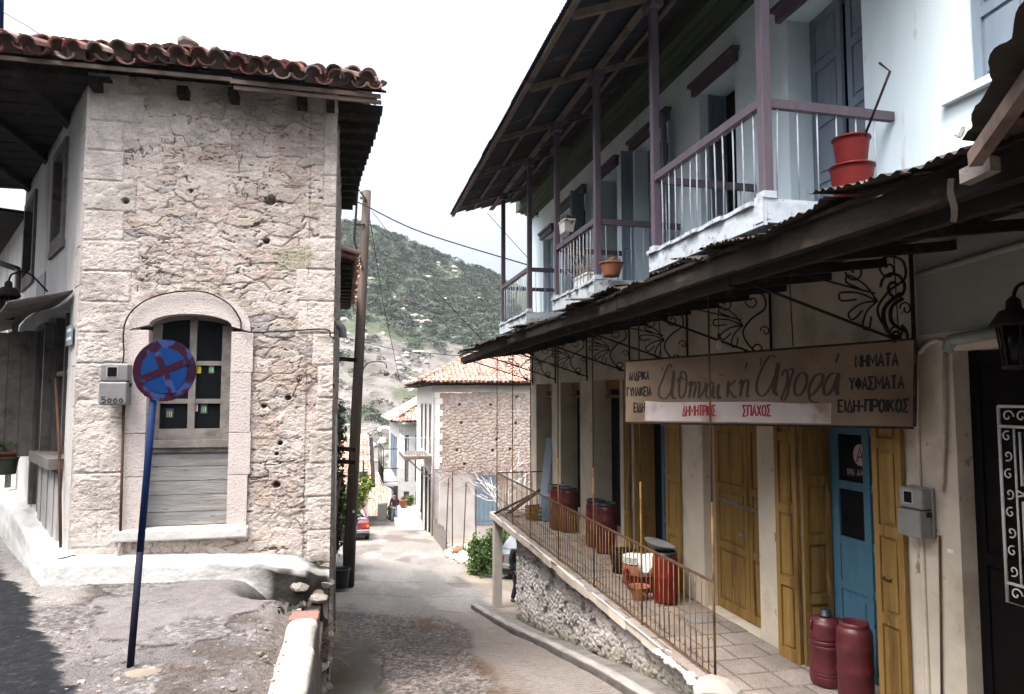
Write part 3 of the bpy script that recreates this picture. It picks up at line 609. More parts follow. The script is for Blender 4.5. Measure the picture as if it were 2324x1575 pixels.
for s0, s1 in ((xi0 - .215, xi0), (xi1, xi1 + .2)):
    zz_ = zs0 - .02
    hs_ = [.62, .5, .72, .54]
    for q in hs_:
        z1 = min(zz_ + q, zsp - .06 if s0 < xc else zsp - .06); ex = rg.uniform(0, .05)
        mb.box(s0 - (ex if s0 < xc else 0), s1 + (ex if s0 > xc else 0), 9.094 + rg.uniform(0, .006), 9.5, zz_ + .004, z1 - .004, tuple(np.array((.52, .47, .445)) * rg.uniform(.94, 1.05))); zz_ = z1
sur = mb.build('window_surround', M['stone'], LH)
mb = MB(); mb.box(xi0 - .3, xi1 + .25, 9.03, 9.48, zs0 - .13, zs0 - .005, (.95, .94, .92))
bev(mb.build('sill', M['plaster_w'], LH), .02, 3)
# window: grey frame, six panes, plank panel below
yw = 9.31; zg0 = -.50
mb = MB()
def bar(a0, a1, b0, b1, y0=yw - .03, y1=yw + .04): mb.box(a0, a1, y0, y1, b0, b1)
bar(xi0, xi0 + .10, zg0, zsp + .02); bar(xi1 - .13, xi1, zg0, zsp + .02, yw - .05, yw + .05)
bar(xc - .045, xc + .035, zg0 + .13, zap - .03)
bar(xi0 + .1, xi1 - .13, zg0, zg0 + .13, yw - .045, yw + .04); bar(xi0, xi1, zg0 - .09, zg0 - .001, yw - .10, yw + .05); bar(xi0, xi1, zg0 - .15, zg0 - .091, yw - .06, yw + .05)
for zz_ in (-.04, .42):
    bar(xi0 + .1, xc - .045, zz_ - .028, zz_ + .028, yw - .02, yw + .03); bar(xc + .035, xi1 - .13, zz_ - .028, zz_ + .028, yw - .02, yw + .03)
for k in range(24):
    mb.prism([(ui[k], yw - .03, zi_[k] - .05), (ui[k + 1], yw - .03, zi_[k + 1] - .05), (ui[k + 1], yw - .03, zi_[k + 1] + .004), (ui[k], yw - .03, zi_[k] + .004)], (0, .06, 0))
win = bev(mb.build('window', M['oldwood'], LH), .006, 1)
mb = MB(); mb.box(xi0 - .02, xi1 + .02, yw + .01, yw + .016, zg0, zap + .02); mb.build('pane', M['glass'], win)
mb = MB(); zz_ = zs0; rg = np.random.default_rng(6)
for q in (.16, .20, .165, .17, .15, .15):
    mb.box(xi0 - .01, xi1 + .01, yw - .04 + rg.uniform(-.006, .006), yw + .02, zz_ + .004, min(zz_ + q - .003, zg0 - .152)); zz_ += q
mb.build('plank_panel', M['plank'], LH)
# plinth: whitewashed, rounded, running round the corner, broken at its right end
mb = MB()
pathp = [(-.16, 8.84), (-3.16, 8.80)]; Lf = 3.0; LL = 9.0
ss = np.concatenate([np.arange(0, 2.85, .025), np.arange(2.85, 3.15, .012), np.arange(3.15, 12, .06)])
prof = [(.0, -.55), (.0, -.4), (.0, -.3), (.004, -.2), (.007, -.12), (.01, -.06), (.018, -.03), (.04, -.008), (.08, 0), (.16, .006), (.24, .012), (.34, .018)]
prof2 = []
for k in range(len(prof) - 1):
    for t in (0, .33, .66): prof2.append((prof[k][0] * (1 - t) + prof[k + 1][0] * t, prof[k][1] * (1 - t) + prof[k + 1][1] * t))
prof = np.array(prof2 + [prof[-1]])
Pg = np.zeros((len(prof), len(ss), 3)); Cg = np.zeros_like(Pg)
for i, s in enumerate(ss):
    t = sst(2.9, 3.12, np.array(s)); inn = np.array((0, 1.)) * (1 - t) + np.array((.888, .46)) * t; inn = inn / np.linalg.norm(inn)
    p = np.array((-.19 - min(s, 3.02), 8.83)) + np.array((-.46, .888)) * max(0, s - 3.02)
    ztop = np.interp(s, [0, .25, .9, 2.2, 3.0, 6, 8.5, 9, 12], [-2.03, -1.95, -1.86, -1.81, -1.78, -1.62, -1.55, -1.40, -1.3])
    br = (1 - sst(np.array(0.05), np.array(1.0), np.array(s)))
    wv = .015 * (fbm(np.array(s * 2.), np.array(0.), 3, 3) - .5) * 2
    for j, (a, b) in enumerate(prof):
        nn = (fbm(np.array(s * 9.), np.array((a - b) * 13.), 5, 5) - .5); n8 = float(fbm(np.array(s * 3.), np.array((a - b) * 4.), 3, 8))
        brk = br * max(0., min(1., (n8 - .30) * 3.2)) * (1 if a < .25 else .5)
        o_ = a + wv * .6 + nn * (.022 + .03 * br) + .07 * brk; zz_ = ztop + b * (1.0 + .9 * br) + (nn * .03 if b > -.1 else 0) - .05 * brk
        Pg[j, i] = (*(p + inn * o_), zz_)
        n9 = float(fbm(np.array(s * 1.7), np.array((a - b) * 6.), 4, 18)); dirt = min(1., max(0., br * 7 * (n8 - .30) * (1.3 if b < -.03 else .45) + 1.6 * br * (b < -.08) + .12 * (b < -.3) + .55 * max(0., n9 - .5) * 2))
        Cg[j, i] = np.array((1., 1., .99)) * (1 - dirt) + np.array((.055, .05, .042)) * dirt  # real dirt, its tone deepened to paint in the hollow's shade
mb.grid(Pg, col=Cg); mb.build('plinth', M['plaster_w'], LH)
mb = MB(); mb.box(-.6, -.20, 8.9, 9.5, -4.6, -2.12, (.28, .25, .22)); 
for k in range(26):
    rock(mb, (-.24 - .12 * (k % 2) * rg.random() - .25 * (k > 12) * rg.random(), 8.86 + .05 * rg.random() + (.3 * rg.random() if k < 13 else 0), -2.2 - .14 * (k % 13) * 1.1), (.12, .11, .075), k, tuple(np.array((.34, .31, .27)) * rg.uniform(.5, 1.1)))
mb.build('footing', M['stone'], LH)
# side wall (street side), rear and left face
S, T = np.meshgrid(np.arange(9.12, 13.9, .03), np.arange(-5.2, 3.8, .03))
d1, d2, cid = cells(S * 4.2, T * 8, 43); C = mixc((.40, .35, .315), (.30, .255, .23), cid); C = mixc(C, (.22, .17, .14), 1 - sst(.03, .14, d2 - d1))
mb = MB(); mb.grid(np.stack([-.215 + .03 * sst(.03, .3, d2 - d1) + .02 * (cid - .5), S, T], -1), col=C)
mb.grid(np.stack([-.215 - .3 - .0 * S, S, T], -1)[:, ::-1], col=C)
mb.build('side_wall', M['stone'], LH)
def lw(s, z, o=0.): return Ac + dl * s + nl * o + np.array((0, 0, z))
holes = [(.62, 2.30, -.82, 1.12), (2.34, 3.15, -1.56, .98), (1.3, 2.36, 2.06, 3.45), (4.2, 5.6, 1.96, 3.4), (3.6, 5.3, -.8, 1.0)]
mb = MB(); xs = sorted({0.0, 5.9} | {h[0] for h in holes} | {h[1] for h in holes}); zs = sorted({-3.0, 3.86} | {h[2] for h in holes} | {h[3] for h in holes})
for a, b in zip(xs[:-1], xs[1:]):
    for c, d_ in zip(zs[:-1], zs[1:]):
        if any(h[0] <= a and b <= h[1] and h[2] <= c and d_ <= h[3] for h in holes): continue
        mb.add([lw(a, c), lw(b, c), lw(b, d_), lw(a, d_)], [(0, 1, 2, 3)])
for h in holes:
    a, b, c, d_ = h
    for p, q in (((a, c), (b, c)), ((b, c), (b, d_)), ((b, d_), (a, d_)), ((a, d_), (a, c))):
        mb.add([lw(*p), lw(*p, -.3), lw(*q, -.3), lw(*q)], [(0, 1, 2, 3)])
mb.build('left_wall', M['plaster_l'], LH)
mb = MB()
for q in range(12):                                           # quoin strip on the corner
    z0 = -1.98 + q * .47; mb.obox(lw(-.02, z0 + .004, -.02), dl * (.34 if q % 2 else .27), nl * (.028 + .004 * (q % 3)), (0, 0, .46), tuple(np.array((.50, .47, .455)) * rg.uniform(.9, 1.05)))
mb.build('corner_stones', M['stone'], LH)
mb = MB(); mb.obox(lw(2.86, 1.3, .002), dl * .86, nl * .012, (0, 0, .56)); mb.build('render_patch', M['greymetal'], LH)
for k, (a, b, c, d_) in enumerate(holes[2:4]):
    mb = MB()
    for (p, q) in (((a, c), (a + .12, d_)), ((b - .12, c), (b, d_)), ((a + .12, d_ - .12), (b - .12, d_)), ((a + .12, c), (b - .12, c + .12)), ((a - .08, c - .10), (b + .08, c - .002))):
        mb.obox(lw(p[0], p[1], -.12), dl * (q[0] - p[0]), nl * .16, (0, 0, q[1] - p[1]))
    w_ = mb.build('upper_window', M['oldwood'], LH); mb = MB(); mb.obox(lw(a, c, -.16), dl * (b - a), nl * .02, (0, 0, d_ - c)); mb.build('pane', M['glass'], w_)
# shop opening: glazed frame with counter, boards below
a, b, c, d_ = holes[0]; mb = MB()
for p, q in ((a, a + .10), (b - .1, b), ((a + b) / 2 - .05, (a + b) / 2 + .05)): mb.obox(lw(p, c + .1, -.2), dl * (q - p), nl * .12, (0, 0, d_ - c - .1))
mb.obox(lw(a + .1, .3, -.19), dl * (b - a - .2), nl * .09, (0, 0, .06)); mb.obox(lw(a - .03, c - .04, -.2), dl * (b - a + .1), nl * .36, (0, 0, .13))
sw = mb.build('shop_window', M['oldwood'], LH); mb = MB(); mb.obox(lw(a, c, -.22), dl * (b - a), nl * .02, (0, 0, d_ - c)); mb.build('pane', M['glass'], sw)
mb = MB(); rg = np.random.default_rng(8)
for k in range(6): mb.obox(lw(.66 + k * .26, -1.74, .01 + .012 * (k % 2)), dl * .25, nl * .03, (0, 0, .80 + .06 * rg.random()), tuple(np.array((.62, .61, .6)) * rg.uniform(.9, 1.1)))
mb.build('counter_boards', M['plaster_w'], LH)
a, b, c, d_ = holes[1]; mb = MB(); mb.obox(lw(a, c, -.2), dl * (b - a), nl * .04, (0, 0, d_ - c)); mb.build('door', M['darkwood'], LH)
mb = MB()
for p, q in ((a - .09, a), (b, b + .12)): mb.obox(lw(p, c, -.05), dl * (q - p), nl * .10, (0, 0, d_ - c + .06))
mb.obox(lw(a, d_, -.05), dl * (b - a), nl * .10, (0, 0, .08)); mb.build('door_frame', M['oldwood'], LH)
a, b, c, d_ = holes[4]; mb = MB(); mb.obox(lw(a, c, -.2), dl * (b - a), nl * .04, (0, 0, d_ - c)); mb.build('far_shop_window', M['glass'], LH)
mb = MB(); o0 = lw(3.2, -.86, .05); dv = nl * .93 + dl * .25; dv = dv / np.linalg.norm(dv)
for k in range(5): mb.obox(o0 + dv * (.165 * k), dv * .16, np.cross(dv, (0, 0, 1)) * (.03 + .004 * (k % 2)), (0, 0, 1.86 - .02 * (k % 3)))
mb.build('shutter', M['oldwood'], LH)
# sagging tin awning over the shop
aw = np.arange(.35, 6.0, .03); Pg = np.zeros((5, len(aw), 3))
for j in range(5):
    o_ = .02 + .16 * j
    for i, s in enumerate(aw): Pg[j, i] = lw(s, 1.30 - .045 * j - (.06 * math.sin(s * 1.1) + .12 * float(vn(np.array(s * .9), np.array(0.), 3)) * j / 4) + .018 * math.sin(s * 42), o_)
mb = MB(); mb.grid(Pg); aw_ = mb.build('shop_awning', M['oldwood'], LH); sm_ = aw_.modifiers.new('solid', 'SOLIDIFY'); sm_.thickness = .006
# roof: boards, rafters, clay tiles
ez = 3.80
def eave_u(v): return np.interp(v, [8.7, 10, 12, 14.5], [.40, .33, .16, .02])
slope = math.radians(25); es = np.array((0, math.cos(slope), math.sin(slope)))
mb = MB()
for k in range(5):                                            # boards under the tiles, parallel to the front eave
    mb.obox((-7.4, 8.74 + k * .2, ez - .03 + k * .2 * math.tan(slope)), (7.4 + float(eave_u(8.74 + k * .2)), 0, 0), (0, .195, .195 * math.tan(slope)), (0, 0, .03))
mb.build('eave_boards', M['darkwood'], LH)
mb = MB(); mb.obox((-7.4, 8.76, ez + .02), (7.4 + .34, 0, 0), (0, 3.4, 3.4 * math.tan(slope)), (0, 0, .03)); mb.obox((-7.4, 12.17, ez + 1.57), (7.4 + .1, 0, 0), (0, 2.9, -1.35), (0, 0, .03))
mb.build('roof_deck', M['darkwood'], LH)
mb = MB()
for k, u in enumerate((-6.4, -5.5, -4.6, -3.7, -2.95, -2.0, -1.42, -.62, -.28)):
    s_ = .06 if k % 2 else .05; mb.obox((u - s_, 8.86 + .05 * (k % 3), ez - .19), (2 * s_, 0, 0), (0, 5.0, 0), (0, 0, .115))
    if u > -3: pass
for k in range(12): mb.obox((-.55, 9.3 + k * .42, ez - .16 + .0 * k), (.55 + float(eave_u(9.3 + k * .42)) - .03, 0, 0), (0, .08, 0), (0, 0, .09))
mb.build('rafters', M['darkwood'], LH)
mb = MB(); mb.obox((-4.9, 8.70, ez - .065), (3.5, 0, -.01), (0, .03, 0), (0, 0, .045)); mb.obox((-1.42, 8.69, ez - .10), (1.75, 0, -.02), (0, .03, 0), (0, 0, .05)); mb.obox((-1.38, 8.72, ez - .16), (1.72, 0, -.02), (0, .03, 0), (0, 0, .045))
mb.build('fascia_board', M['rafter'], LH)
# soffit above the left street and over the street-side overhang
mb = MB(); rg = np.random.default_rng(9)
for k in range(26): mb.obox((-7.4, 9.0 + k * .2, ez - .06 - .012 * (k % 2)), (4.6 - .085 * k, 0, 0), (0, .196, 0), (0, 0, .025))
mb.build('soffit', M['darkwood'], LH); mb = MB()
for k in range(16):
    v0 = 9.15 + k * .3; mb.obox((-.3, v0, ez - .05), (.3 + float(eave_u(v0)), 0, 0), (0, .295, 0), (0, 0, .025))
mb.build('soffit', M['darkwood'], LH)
tc_ = [(.25, .105, .075), (.20, .085, .065), (.17, .09, .075), (.34, .19, .145), (.13, .085, .075), (.36, .28, .235), (.085, .065, .06), (.11, .075, .065)]
mb = MB(); tiles(mb, (-7.35, 8.62, ez + .035), (1, 0, 0), es, 36, 5, .096, .46, 4, 6, 2.0, tc_, th=.02, plug=True, sag=.022)
mb.build('roof_tiles', M['tile'], LH)
mb = MB()
for k in range(11):                                           # verge tiles along the street-side edge
    v0 = 8.75 + k * .48
    tiles(mb, (float(eave_u(v0)) - .16 + rg.normal() * .02, v0, ez + .03 + rg.normal() * .02 + .02 * k), (0, 1, 0), (-.97, 0, .25), 2, 1, .1, .45, k, 5, 2.5, tc_, th=.02)
mb.build('verge_tiles', M['tile'], LH)
for k, (px, py, sz, lab) in enumerate(((428, 92, (.15, .13, .11), 'larger dark stone weighing down the clay tiles of the corner house roof'), (490, 107, (.075, .07, .05), 'smaller dark stone on the clay tile roof, right of the larger stone'))):
    mb = MB(); p = onV(9.25, px, py + 8); rock(mb, (0, 0, 0), sz, 40 + k, (.28, .26, .25)); o = mb.build('stone', M['rock']); o.location = p; tag(o, lab, 'stone')
# ================================================================ LONG SHOP BUILDING (right)
WU = 4.985; ZF = -2.95                                       # wall plane, terrace floor
def vx(x, u=WU): return float(onU(u, x, 903)[1])
RB = thing('shop_building', 'long two storey building with pale blue upper floor, balconies and tin canopy over its shops', 'building', (5.2, 11.0, ZF))
def wallholes(mb, P, xs0, zs0_, holes, depth=.42, col=(1, 1, 1)):
    """P(s,z,o): wall surface point, o = depth inwards; quads round the holes and their reveals"""
    xs = sorted({xs0[0], xs0[1]} | {h[0] for h in holes} | {h[1] for h in holes}); zs = sorted({zs0_[0], zs0_[1]} | {h[2] for h in holes} | {h[3] for h in holes})
    for a, b in zip(xs[:-1], xs[1:]):
        for c, d_ in zip(zs[:-1], zs[1:]):
            if any(h[0] <= a and b <= h[1] and h[2] <= c and d_ <= h[3] for h in holes): continue
            mb.add([P(a, c, 0), P(b, c, 0), P(b, d_, 0), P(a, d_, 0)], [(0, 1, 2, 3)], col)
    for a, b, c, d_ in holes:
        for p, q in (((a, c), (b, c)), ((b, c), (b, d_)), ((b, d_), (a, d_)), ((a, d_), (a, c))):
            mb.add([P(*p, 0), P(*p, depth), P(*q, depth), P(*q, 0)], [(0, 1, 2, 3)], col)
PW = lambda s, z, o: np.array((WU + o, s, z))
op = [(vx(1985), vx(1812), ZF, .37), (vx(1715), vx(1592), ZF, .37), (vx(1515), vx(1434), ZF, .37), (vx(1406), vx(1344), -2.6, .37), (vx(1316), vx(1272), -2.6, .37), (vx(1252), vx(1217), -2.6, .37)]
bd = (3.55, vx(2166), ZF - .2, .40)
mb = MB(); wallholes(mb, PW, (5.42, 19.45), (-6.2, 1.46), op)
mb.add([PW(19.45, -6.2, 0), PW(19.45, -6.2, 7), PW(19.45, 1.46, 7), PW(19.45, 1.46, 0)], [(0, 1, 2, 3)])
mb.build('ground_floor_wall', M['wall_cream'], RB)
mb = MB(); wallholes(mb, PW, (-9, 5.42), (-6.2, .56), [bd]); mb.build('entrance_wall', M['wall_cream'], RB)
mb = MB(); wallholes(mb, PW, (-9, 5.42), (.56, 1.46), []); mb.build('grey_wall_band', M['wall_grey'], RB)
# raised rounded mouldings round the entrance
mb = MB(); zt = .52
mb.tube(cr([(WU - .01, 5.46, -3.1), (WU - .01, 5.46, -1.2), (WU - .01, 5.45, .22), (WU - .01, 5.38, .42), (WU - .01, 5.22, .50), (WU - .01, 5.10, .46)], 5), .022, 8); mb.build('door_moulding', M['wall_cream'], RB); mb = MB()
mb.tube(cr([(WU - .005, 5.10, .40), (WU - .005, 5.05, .47), (WU - .005, 4.9, .50), (WU - .005, 3.4, .58)], 5), .05, 8)
mb.tube([(WU - .005, 5.40, 1.10), (WU - .005, 4.3, 1.17), (WU - .005, 3.0, 1.22)], .03, 8)
mb.build('door_moulding', M['wall_grey'], RB)
up = [(3.3, vx(2196), 2.58, 4.5), (vx(1984), vx(1806), 1.79, 4.48), (vx(1682), vx(1598), 2.40, 4.48), (vx(1524), vx(1446), 1.79, 4.48), (vx(1404), vx(1367), 2.5, 4.46), (vx(1330), vx(1277), 1.79, 4.46), (vx(1256), vx(1233), 2.0, 4.2)]
mb = MB(); wallholes(mb, lambda s, z, o: np.array((WU + .012 + o, s, z)), (-9, 19.43), (1.46, 5.75), up)
mb.add([PW(19.43, 1.46, .012), PW(19.43, 1.46, 7), PW(19.43, 5.75, 7), PW(19.43, 5.75, .012)], [(0, 1, 2, 3)])
mb.build('upper_wall', M['wall_blue'], RB)
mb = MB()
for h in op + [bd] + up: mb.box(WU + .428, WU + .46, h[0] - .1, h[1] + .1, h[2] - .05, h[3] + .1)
mb.build('shade_backing', M['black'], RB)  # black sheets behind the openings, painted in place of unlit rooms
for h in up[1:]: mb = MB(); mb.box(WU - .07, WU + .0, h[0] - .12, h[1] + .10, h[3], h[3] + .13); mb.box(WU - .11, WU + .0, h[0] - .16, h[1] + .14, h[3] + .132, h[3] + .19); mb.build('lintel', M['mauve'], RB)
mb = MB(); h = up[0]; mb.box(WU - .05, WU + .2, h[0], h[1] + .10, h[2] - .07, h[2] - .002); mb.build('window_sill', M['wall_blue'], RB)
for h in (up[2], up[4], up[6]): mb = MB(); mb.box(WU - .05, WU + .3, h[0] - .05, h[1] + .05, h[2] - .06, h[2] - .002); mb.build('window_sill', M['wall_blue'], RB)
def panel_leaf(o, ea, wid, z0, z1, nrm, npan=3, t=.04):
    """a panelled leaf: stiles, rails and sunk panels; ea along, nrm outwards"""
    mb = MB(); ea = np.array(ea, float); nn = np.array(nrm, float); o = np.array(o, float); H = z1 - z0; st = min(.09, wid * .18); Z = np.array((0, 0, 1.))
    mb.obox(o + Z * z0, ea * st, nn * t, Z * H); mb.obox(o + Z * z0 + ea * (wid - st), ea * st, nn * t, Z * H)
    hs = H / npan
    for k in range(npan + 1):
        zz = z0 + min(k * hs, H - .11) if k else z0
        mb.obox(o + Z * zz + ea * st, ea * (wid - 2 * st), nn * t, Z * (.12 if k in (0,) else .10))
    mb.obox(o + Z * (z0 + .02) + ea * (st - .003) + nn * .004, ea * (wid - 2 * st + .006), nn * (t * .35), Z * (H - .04))
    for k in range(npan):
        a = z0 + k * hs + (.12 if k == 0 else .10) + .035; b = z0 + (k + 1) * hs - .035 - (.11 if k == npan - 1 else 0)
        mb.obox(o + Z * a + ea * (st + .035), ea * (wid - 2 * st - .07), nn * (t * .8), Z * (b - a))
    return mb
def leaf(name, mat, *a, **k): return panel_leaf(*a, **k).build(name, mat, RB)
nL = (-1, 0, 0)
h = up[1]; wd = h[1] - h[0]
leaf('shutter', M['bluewood'], (WU + .26, h[0], 0), (.12, .993, 0), wd * .47, h[2] + .01, h[3], nL, 4)
leaf('shutter', M['bluewood'], (WU + .30, h[1] - wd * .49, 0), (.10, .995, 0), wd * .49, h[2] + .01, h[3], nL, 4)
leaf('shutter', M['bluewood'], (WU + .18, up[0][1] - .62, 0), (.1, .995, 0), .6, up[0][2], up[0][3], nL, 3)
h = up[2]; leaf('shutter', M['bluewood'], (WU + .14, h[1] - .02, 0), (1, 0, 0), .28, h[2], h[3], (0, -1, 0), 3); leaf('shutter', M['bluewood'], (WU + .34, h[0], 0), (0, 1, 0), .22, h[2], h[3], nL, 3)
h = up[3]; leaf('shutter', M['bluewood'], (WU + .30, h[1] - .75, 0), (0, 1, 0), .73, h[2], h[3], nL, 4); leaf('shutter', M['bluewood'], (WU - .02, h[1] + .02, 0), (-.93, .3, 0), .22, h[2], h[3], (-.3, -.93, 0), 3); leaf('shutter', M['bluewood'], (WU - .02, h[0] - .03, 0), (-.6, -.8, 0), .3, h[2], h[3], (-.8, .6, 0), 3)
h = up[4]; leaf('shutter', M['bluewood'], (WU + .2, h[0], 0), (0, 1, 0), .4, h[2], h[3], nL, 3)
h = up[5]; leaf('shutter', M['bluewood'], (WU - .02, h[0] - .02, 0), (-.85, -.53, 0), .42, h[2], h[3], (-.53, .85, 0), 3); leaf('shutter', M['bluewood'], (WU + .3, h[1] - .8, 0), (0, 1, 0), .8, h[2], h[3], nL, 4)
h = up[6]; leaf('shutter', M['bluewood'], (WU + .2, h[1] - .4, 0), (0, 1, 0), .4, h[2], h[3], nL, 3)
# ground floor doors and shutters
h = op[0]
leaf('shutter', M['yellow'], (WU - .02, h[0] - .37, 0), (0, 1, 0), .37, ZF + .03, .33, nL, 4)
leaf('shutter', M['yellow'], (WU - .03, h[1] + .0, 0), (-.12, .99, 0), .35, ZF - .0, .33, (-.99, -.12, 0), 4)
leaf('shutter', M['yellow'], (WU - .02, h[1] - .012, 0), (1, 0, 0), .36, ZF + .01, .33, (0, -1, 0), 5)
# blue glazed door
ud = WU + .36; y0, y1 = h[0] - .05, h[1] - .03
mb = MB(); zc = [ZF + .03, -2.05, -1.57, -.96, -.36]
mb.box(ud, ud + .05, y1 - .13, y1, ZF, .36); mb.box(ud, ud + .05, y0, y0 + .10, ZF, .36); mb.box(ud - .02, ud + .05, y1 - .001, y1 + .03, ZF, .36)
dm = y0 + (y1 - y0) * .52
mb.box(ud - .01, ud + .05, dm - .05, dm + .05, ZF + .01, .35)
for a, b in ((y0 + .1, dm - .05), (dm + .05, y1 - .13)):
    for q in zc: mb.box(ud + .003, ud + .047, a, b, q - .04, q + .05)
    mb.box(ud + .02, ud + .04, a, b, ZF + .08, -2.09); mb.box(ud + .008, ud + .03, a + .05, b - .05, ZF + .16, -2.16)
    mb.box(ud + .015, ud + .04, a, b, -2.0, -1.61); mb.box(ud + .02, ud + .04, a, b, -.31, .34)
gd = mb.build('glazed_door', M['bluedoor'], RB)
mb = MB()
for a, b in ((y0 + .1, dm - .05), (dm + .05, y1 - .13)): mb.box(ud + .022, ud + .03, a, b, -1.52, -1.0); mb.box(ud + .022, ud + .03, a, b, -.91, -.40)
mb.build('pane', M['glass'], gd)
# emblem and words on the glass
cU = ud + .016; cc_ = onU(cU, 1951.5, 1033); mb = MB()
el = [cc_ + np.array((0, math.cos(q) * .105, math.sin(q) * .115)) for q in np.linspace(0, 2 * math.pi, 33)[:-1]]
mb.prism(el, (.003, 0, 0)); em = mb.build('emblem', M['stripwhite'], gd)
mb = MB(); nO = np.array((-1., 0, 0)); A_ = lambda a, b: cc_ + np.array((-.0005, -(a - .5) * .10, (b - .5) * .15))
for st in GL['Α']: ribbon(mb, [A_(*p) for p in st], .02, nO, .002)
mb.build('emblem_letter', M['inkred'], em)
mb = MB(); q = [onU(cU, 1922, 1064), onU(cU, 1967, 1066), onU(cU, 1967, 1081), onU(cU, 1922, 1078)]; write(mb, 'ΤΡΙΑ ΑΛΦΑ', bil(q), nO, .007); mb.build('emblem_words', M['stripwhite'], em)
# closed ochre double door
h = op[1]; ud = WU + .24; md = h[0] + (h[1] - h[0]) * .40
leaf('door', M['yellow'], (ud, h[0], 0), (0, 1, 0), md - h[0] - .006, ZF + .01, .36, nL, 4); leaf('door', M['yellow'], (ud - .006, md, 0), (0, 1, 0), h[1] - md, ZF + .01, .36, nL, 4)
mb = MB(); mb.beam((ud - .035, h[0] + .02, -1.48), (ud - .035, h[1] - .03, -1.43), .02, .05); mb.box(ud - .06, ud - .04, md + .12, md + .22, -1.86, -1.80); mb.build('door_bar', M['oldwood'], RB)
# open shop door in the third bay
h = op[2]
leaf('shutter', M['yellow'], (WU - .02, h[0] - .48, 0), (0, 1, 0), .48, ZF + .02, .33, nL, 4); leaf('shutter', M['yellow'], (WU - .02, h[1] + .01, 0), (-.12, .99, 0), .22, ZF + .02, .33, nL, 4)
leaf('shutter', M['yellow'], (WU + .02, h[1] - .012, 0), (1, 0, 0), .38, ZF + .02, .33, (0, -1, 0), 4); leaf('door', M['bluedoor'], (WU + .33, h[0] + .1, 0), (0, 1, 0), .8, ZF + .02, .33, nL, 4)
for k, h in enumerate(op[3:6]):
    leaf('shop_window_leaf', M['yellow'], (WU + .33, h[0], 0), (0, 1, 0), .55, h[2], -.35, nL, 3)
    mb = MB(); mb.box(WU + .30, WU + .40, h[0], h[1], .18, .37); mb.box(WU + .29, WU + .40, h[0], h[1], -.0, .06); mb.build('transom', M['yellow'], RB)
# entrance: black panelled door with a white iron grille
leaf('entrance_door', M['blackdoor'], (WU + .20, bd[0], 0), (0, 1, 0), bd[1] - bd[0], bd[2], bd[3], nL, 2)
gU = WU + .16; g0 = onU(gU, 2266, 930); gt, gb = float(onU(gU, 2266, 922)[2]), float(onU(gU, 2276, 1362)[2]); gy1 = float(g0[1]); gy0 = gy1 - .62
mb = MB(); P2 = lambda a, b: np.array((gU, gy1 - a, b)); R_ = .011
fr = lambda pts, r=.008: mb.tube([P2(*p) for p in pts], r, 6)
fr([(0, gt), (.62, gt), (.62, gb), (0, gb), (0, gt)], .014); fr([(0, gt - .16), (.62, gt - .16)], .012); fr([(0, gb + .15), (.62, gb + .15)], .012)
fr([(.13, gt - .16), (.13, gb + .15)], .009); fr([(.49, gt - .16), (.49, gb + .15)], .009)
for a in (.18, .23, .28, .33, .38, .43):
    for z0_, z1_ in ((gt - .2, gt - .62), (gt - .74, gb + .19)): fr([(a, z0_), (a, z1_)], .011)
fr([(.13, gt - .66), (.31, gt - .72), (.49, gt - .66)]); fr([(.13, gt - .71), (.31, gt - .65), (.49, gt - .71)])
for k in range(8):
    zz = gt - .24 - k * (gt - gb - .42) / 7.5
    for sx in (.065, .555): fr(spiral((sx, zz), .045, .008, 1.2 + (3.14 if k % 2 else 0), 7.6 + (3.14 if k % 2 else 0), 14), .006)
for a in (.08, .2, .31, .42, .54):
    for zz in (gt - .08, gb + .075): fr(spiral((a, zz), .055, .008, 0, 6.5, 14), .006)
mb.build('door_grille', M['chalk'], RB)
mb = MB(); mb.box(WU + .17, WU + .18, 4.0, 4.55, .02, .30); mb.build('door_notice', M['wall_grey'], RB)

# green boxed cornice under the eave
mb = MB()
for k, (u0, u1, z0, z1) in enumerate(((WU - .10, WU + .02, 5.06, 5.75), (WU - .20, WU - .10, 5.14, 5.7), (WU - .32, WU - .20, 5.17, 5.65), (WU - .34, WU - .32, 5.15, 5.6), (WU - .46, WU - .34, 5.19, 5.6), (WU - .49, WU - .46, 5.16, 5.55))):
    mb.box(u0, u1, 4.6, 19.35 - .03 * k, z0, z1)
mb.build('cornice', M['green'], RB)
# corrugated eave roof on posts
ue, ze, zp = 2.44, 4.64, 4.99; rs = (5.62 - ze) / (5.2 - ue)
vs2 = np.arange(4.5, 18.95, .0127); mb = MB()
Pg = np.zeros((14, len(vs2), 3)); uu2 = np.linspace(0, 1, 14)
for j, t in enumerate(uu2):
    u = ue + t * (8.2 - ue); sheet = np.floor(vs2 / .83)
    Pg[j, :, 0] = u + (.02 * (_h(sheet, sheet * 0, 3) - .5) if j == 0 else 0); Pg[j, :, 1] = vs2
    Pg[j, :, 2] = ze + .04 + rs * (u - ue) + .011 * np.sin(vs2 * 2 * math.pi / .076) + .02 * (_h(sheet, sheet * 0, 5) - .5)
vend = 17.86 + (Pg[:, :, 0] - ue) * .5
mb.grid(Pg, keep=(Pg[:-1, :-1, 1] < vend[:-1, :-1]))
rf = mb.build('eave_roof', M['tin'], RB)
def ru(u): return ze + rs * (u - ue)
posts = [5.63, 7.985, 10.09, 12.23, 14.25, 16.85]; UB = 3.63
mb = MB()
mb.obox((ue + .06, 4.5, ru(ue + .06) - .03), (.07, 0, .0), (0, 13.4, 0), (0, 0, .06)); mb.build('outer_purlin', M['rafter'], RB)
mb = MB(); mb.obox((UB - .06, 4.5, zp + .002), (.12, 0, 0), (0, 13.9, 0), (0, 0, ru(UB) - zp - .05)); mb.build('main_beam', M['rafter'], RB)
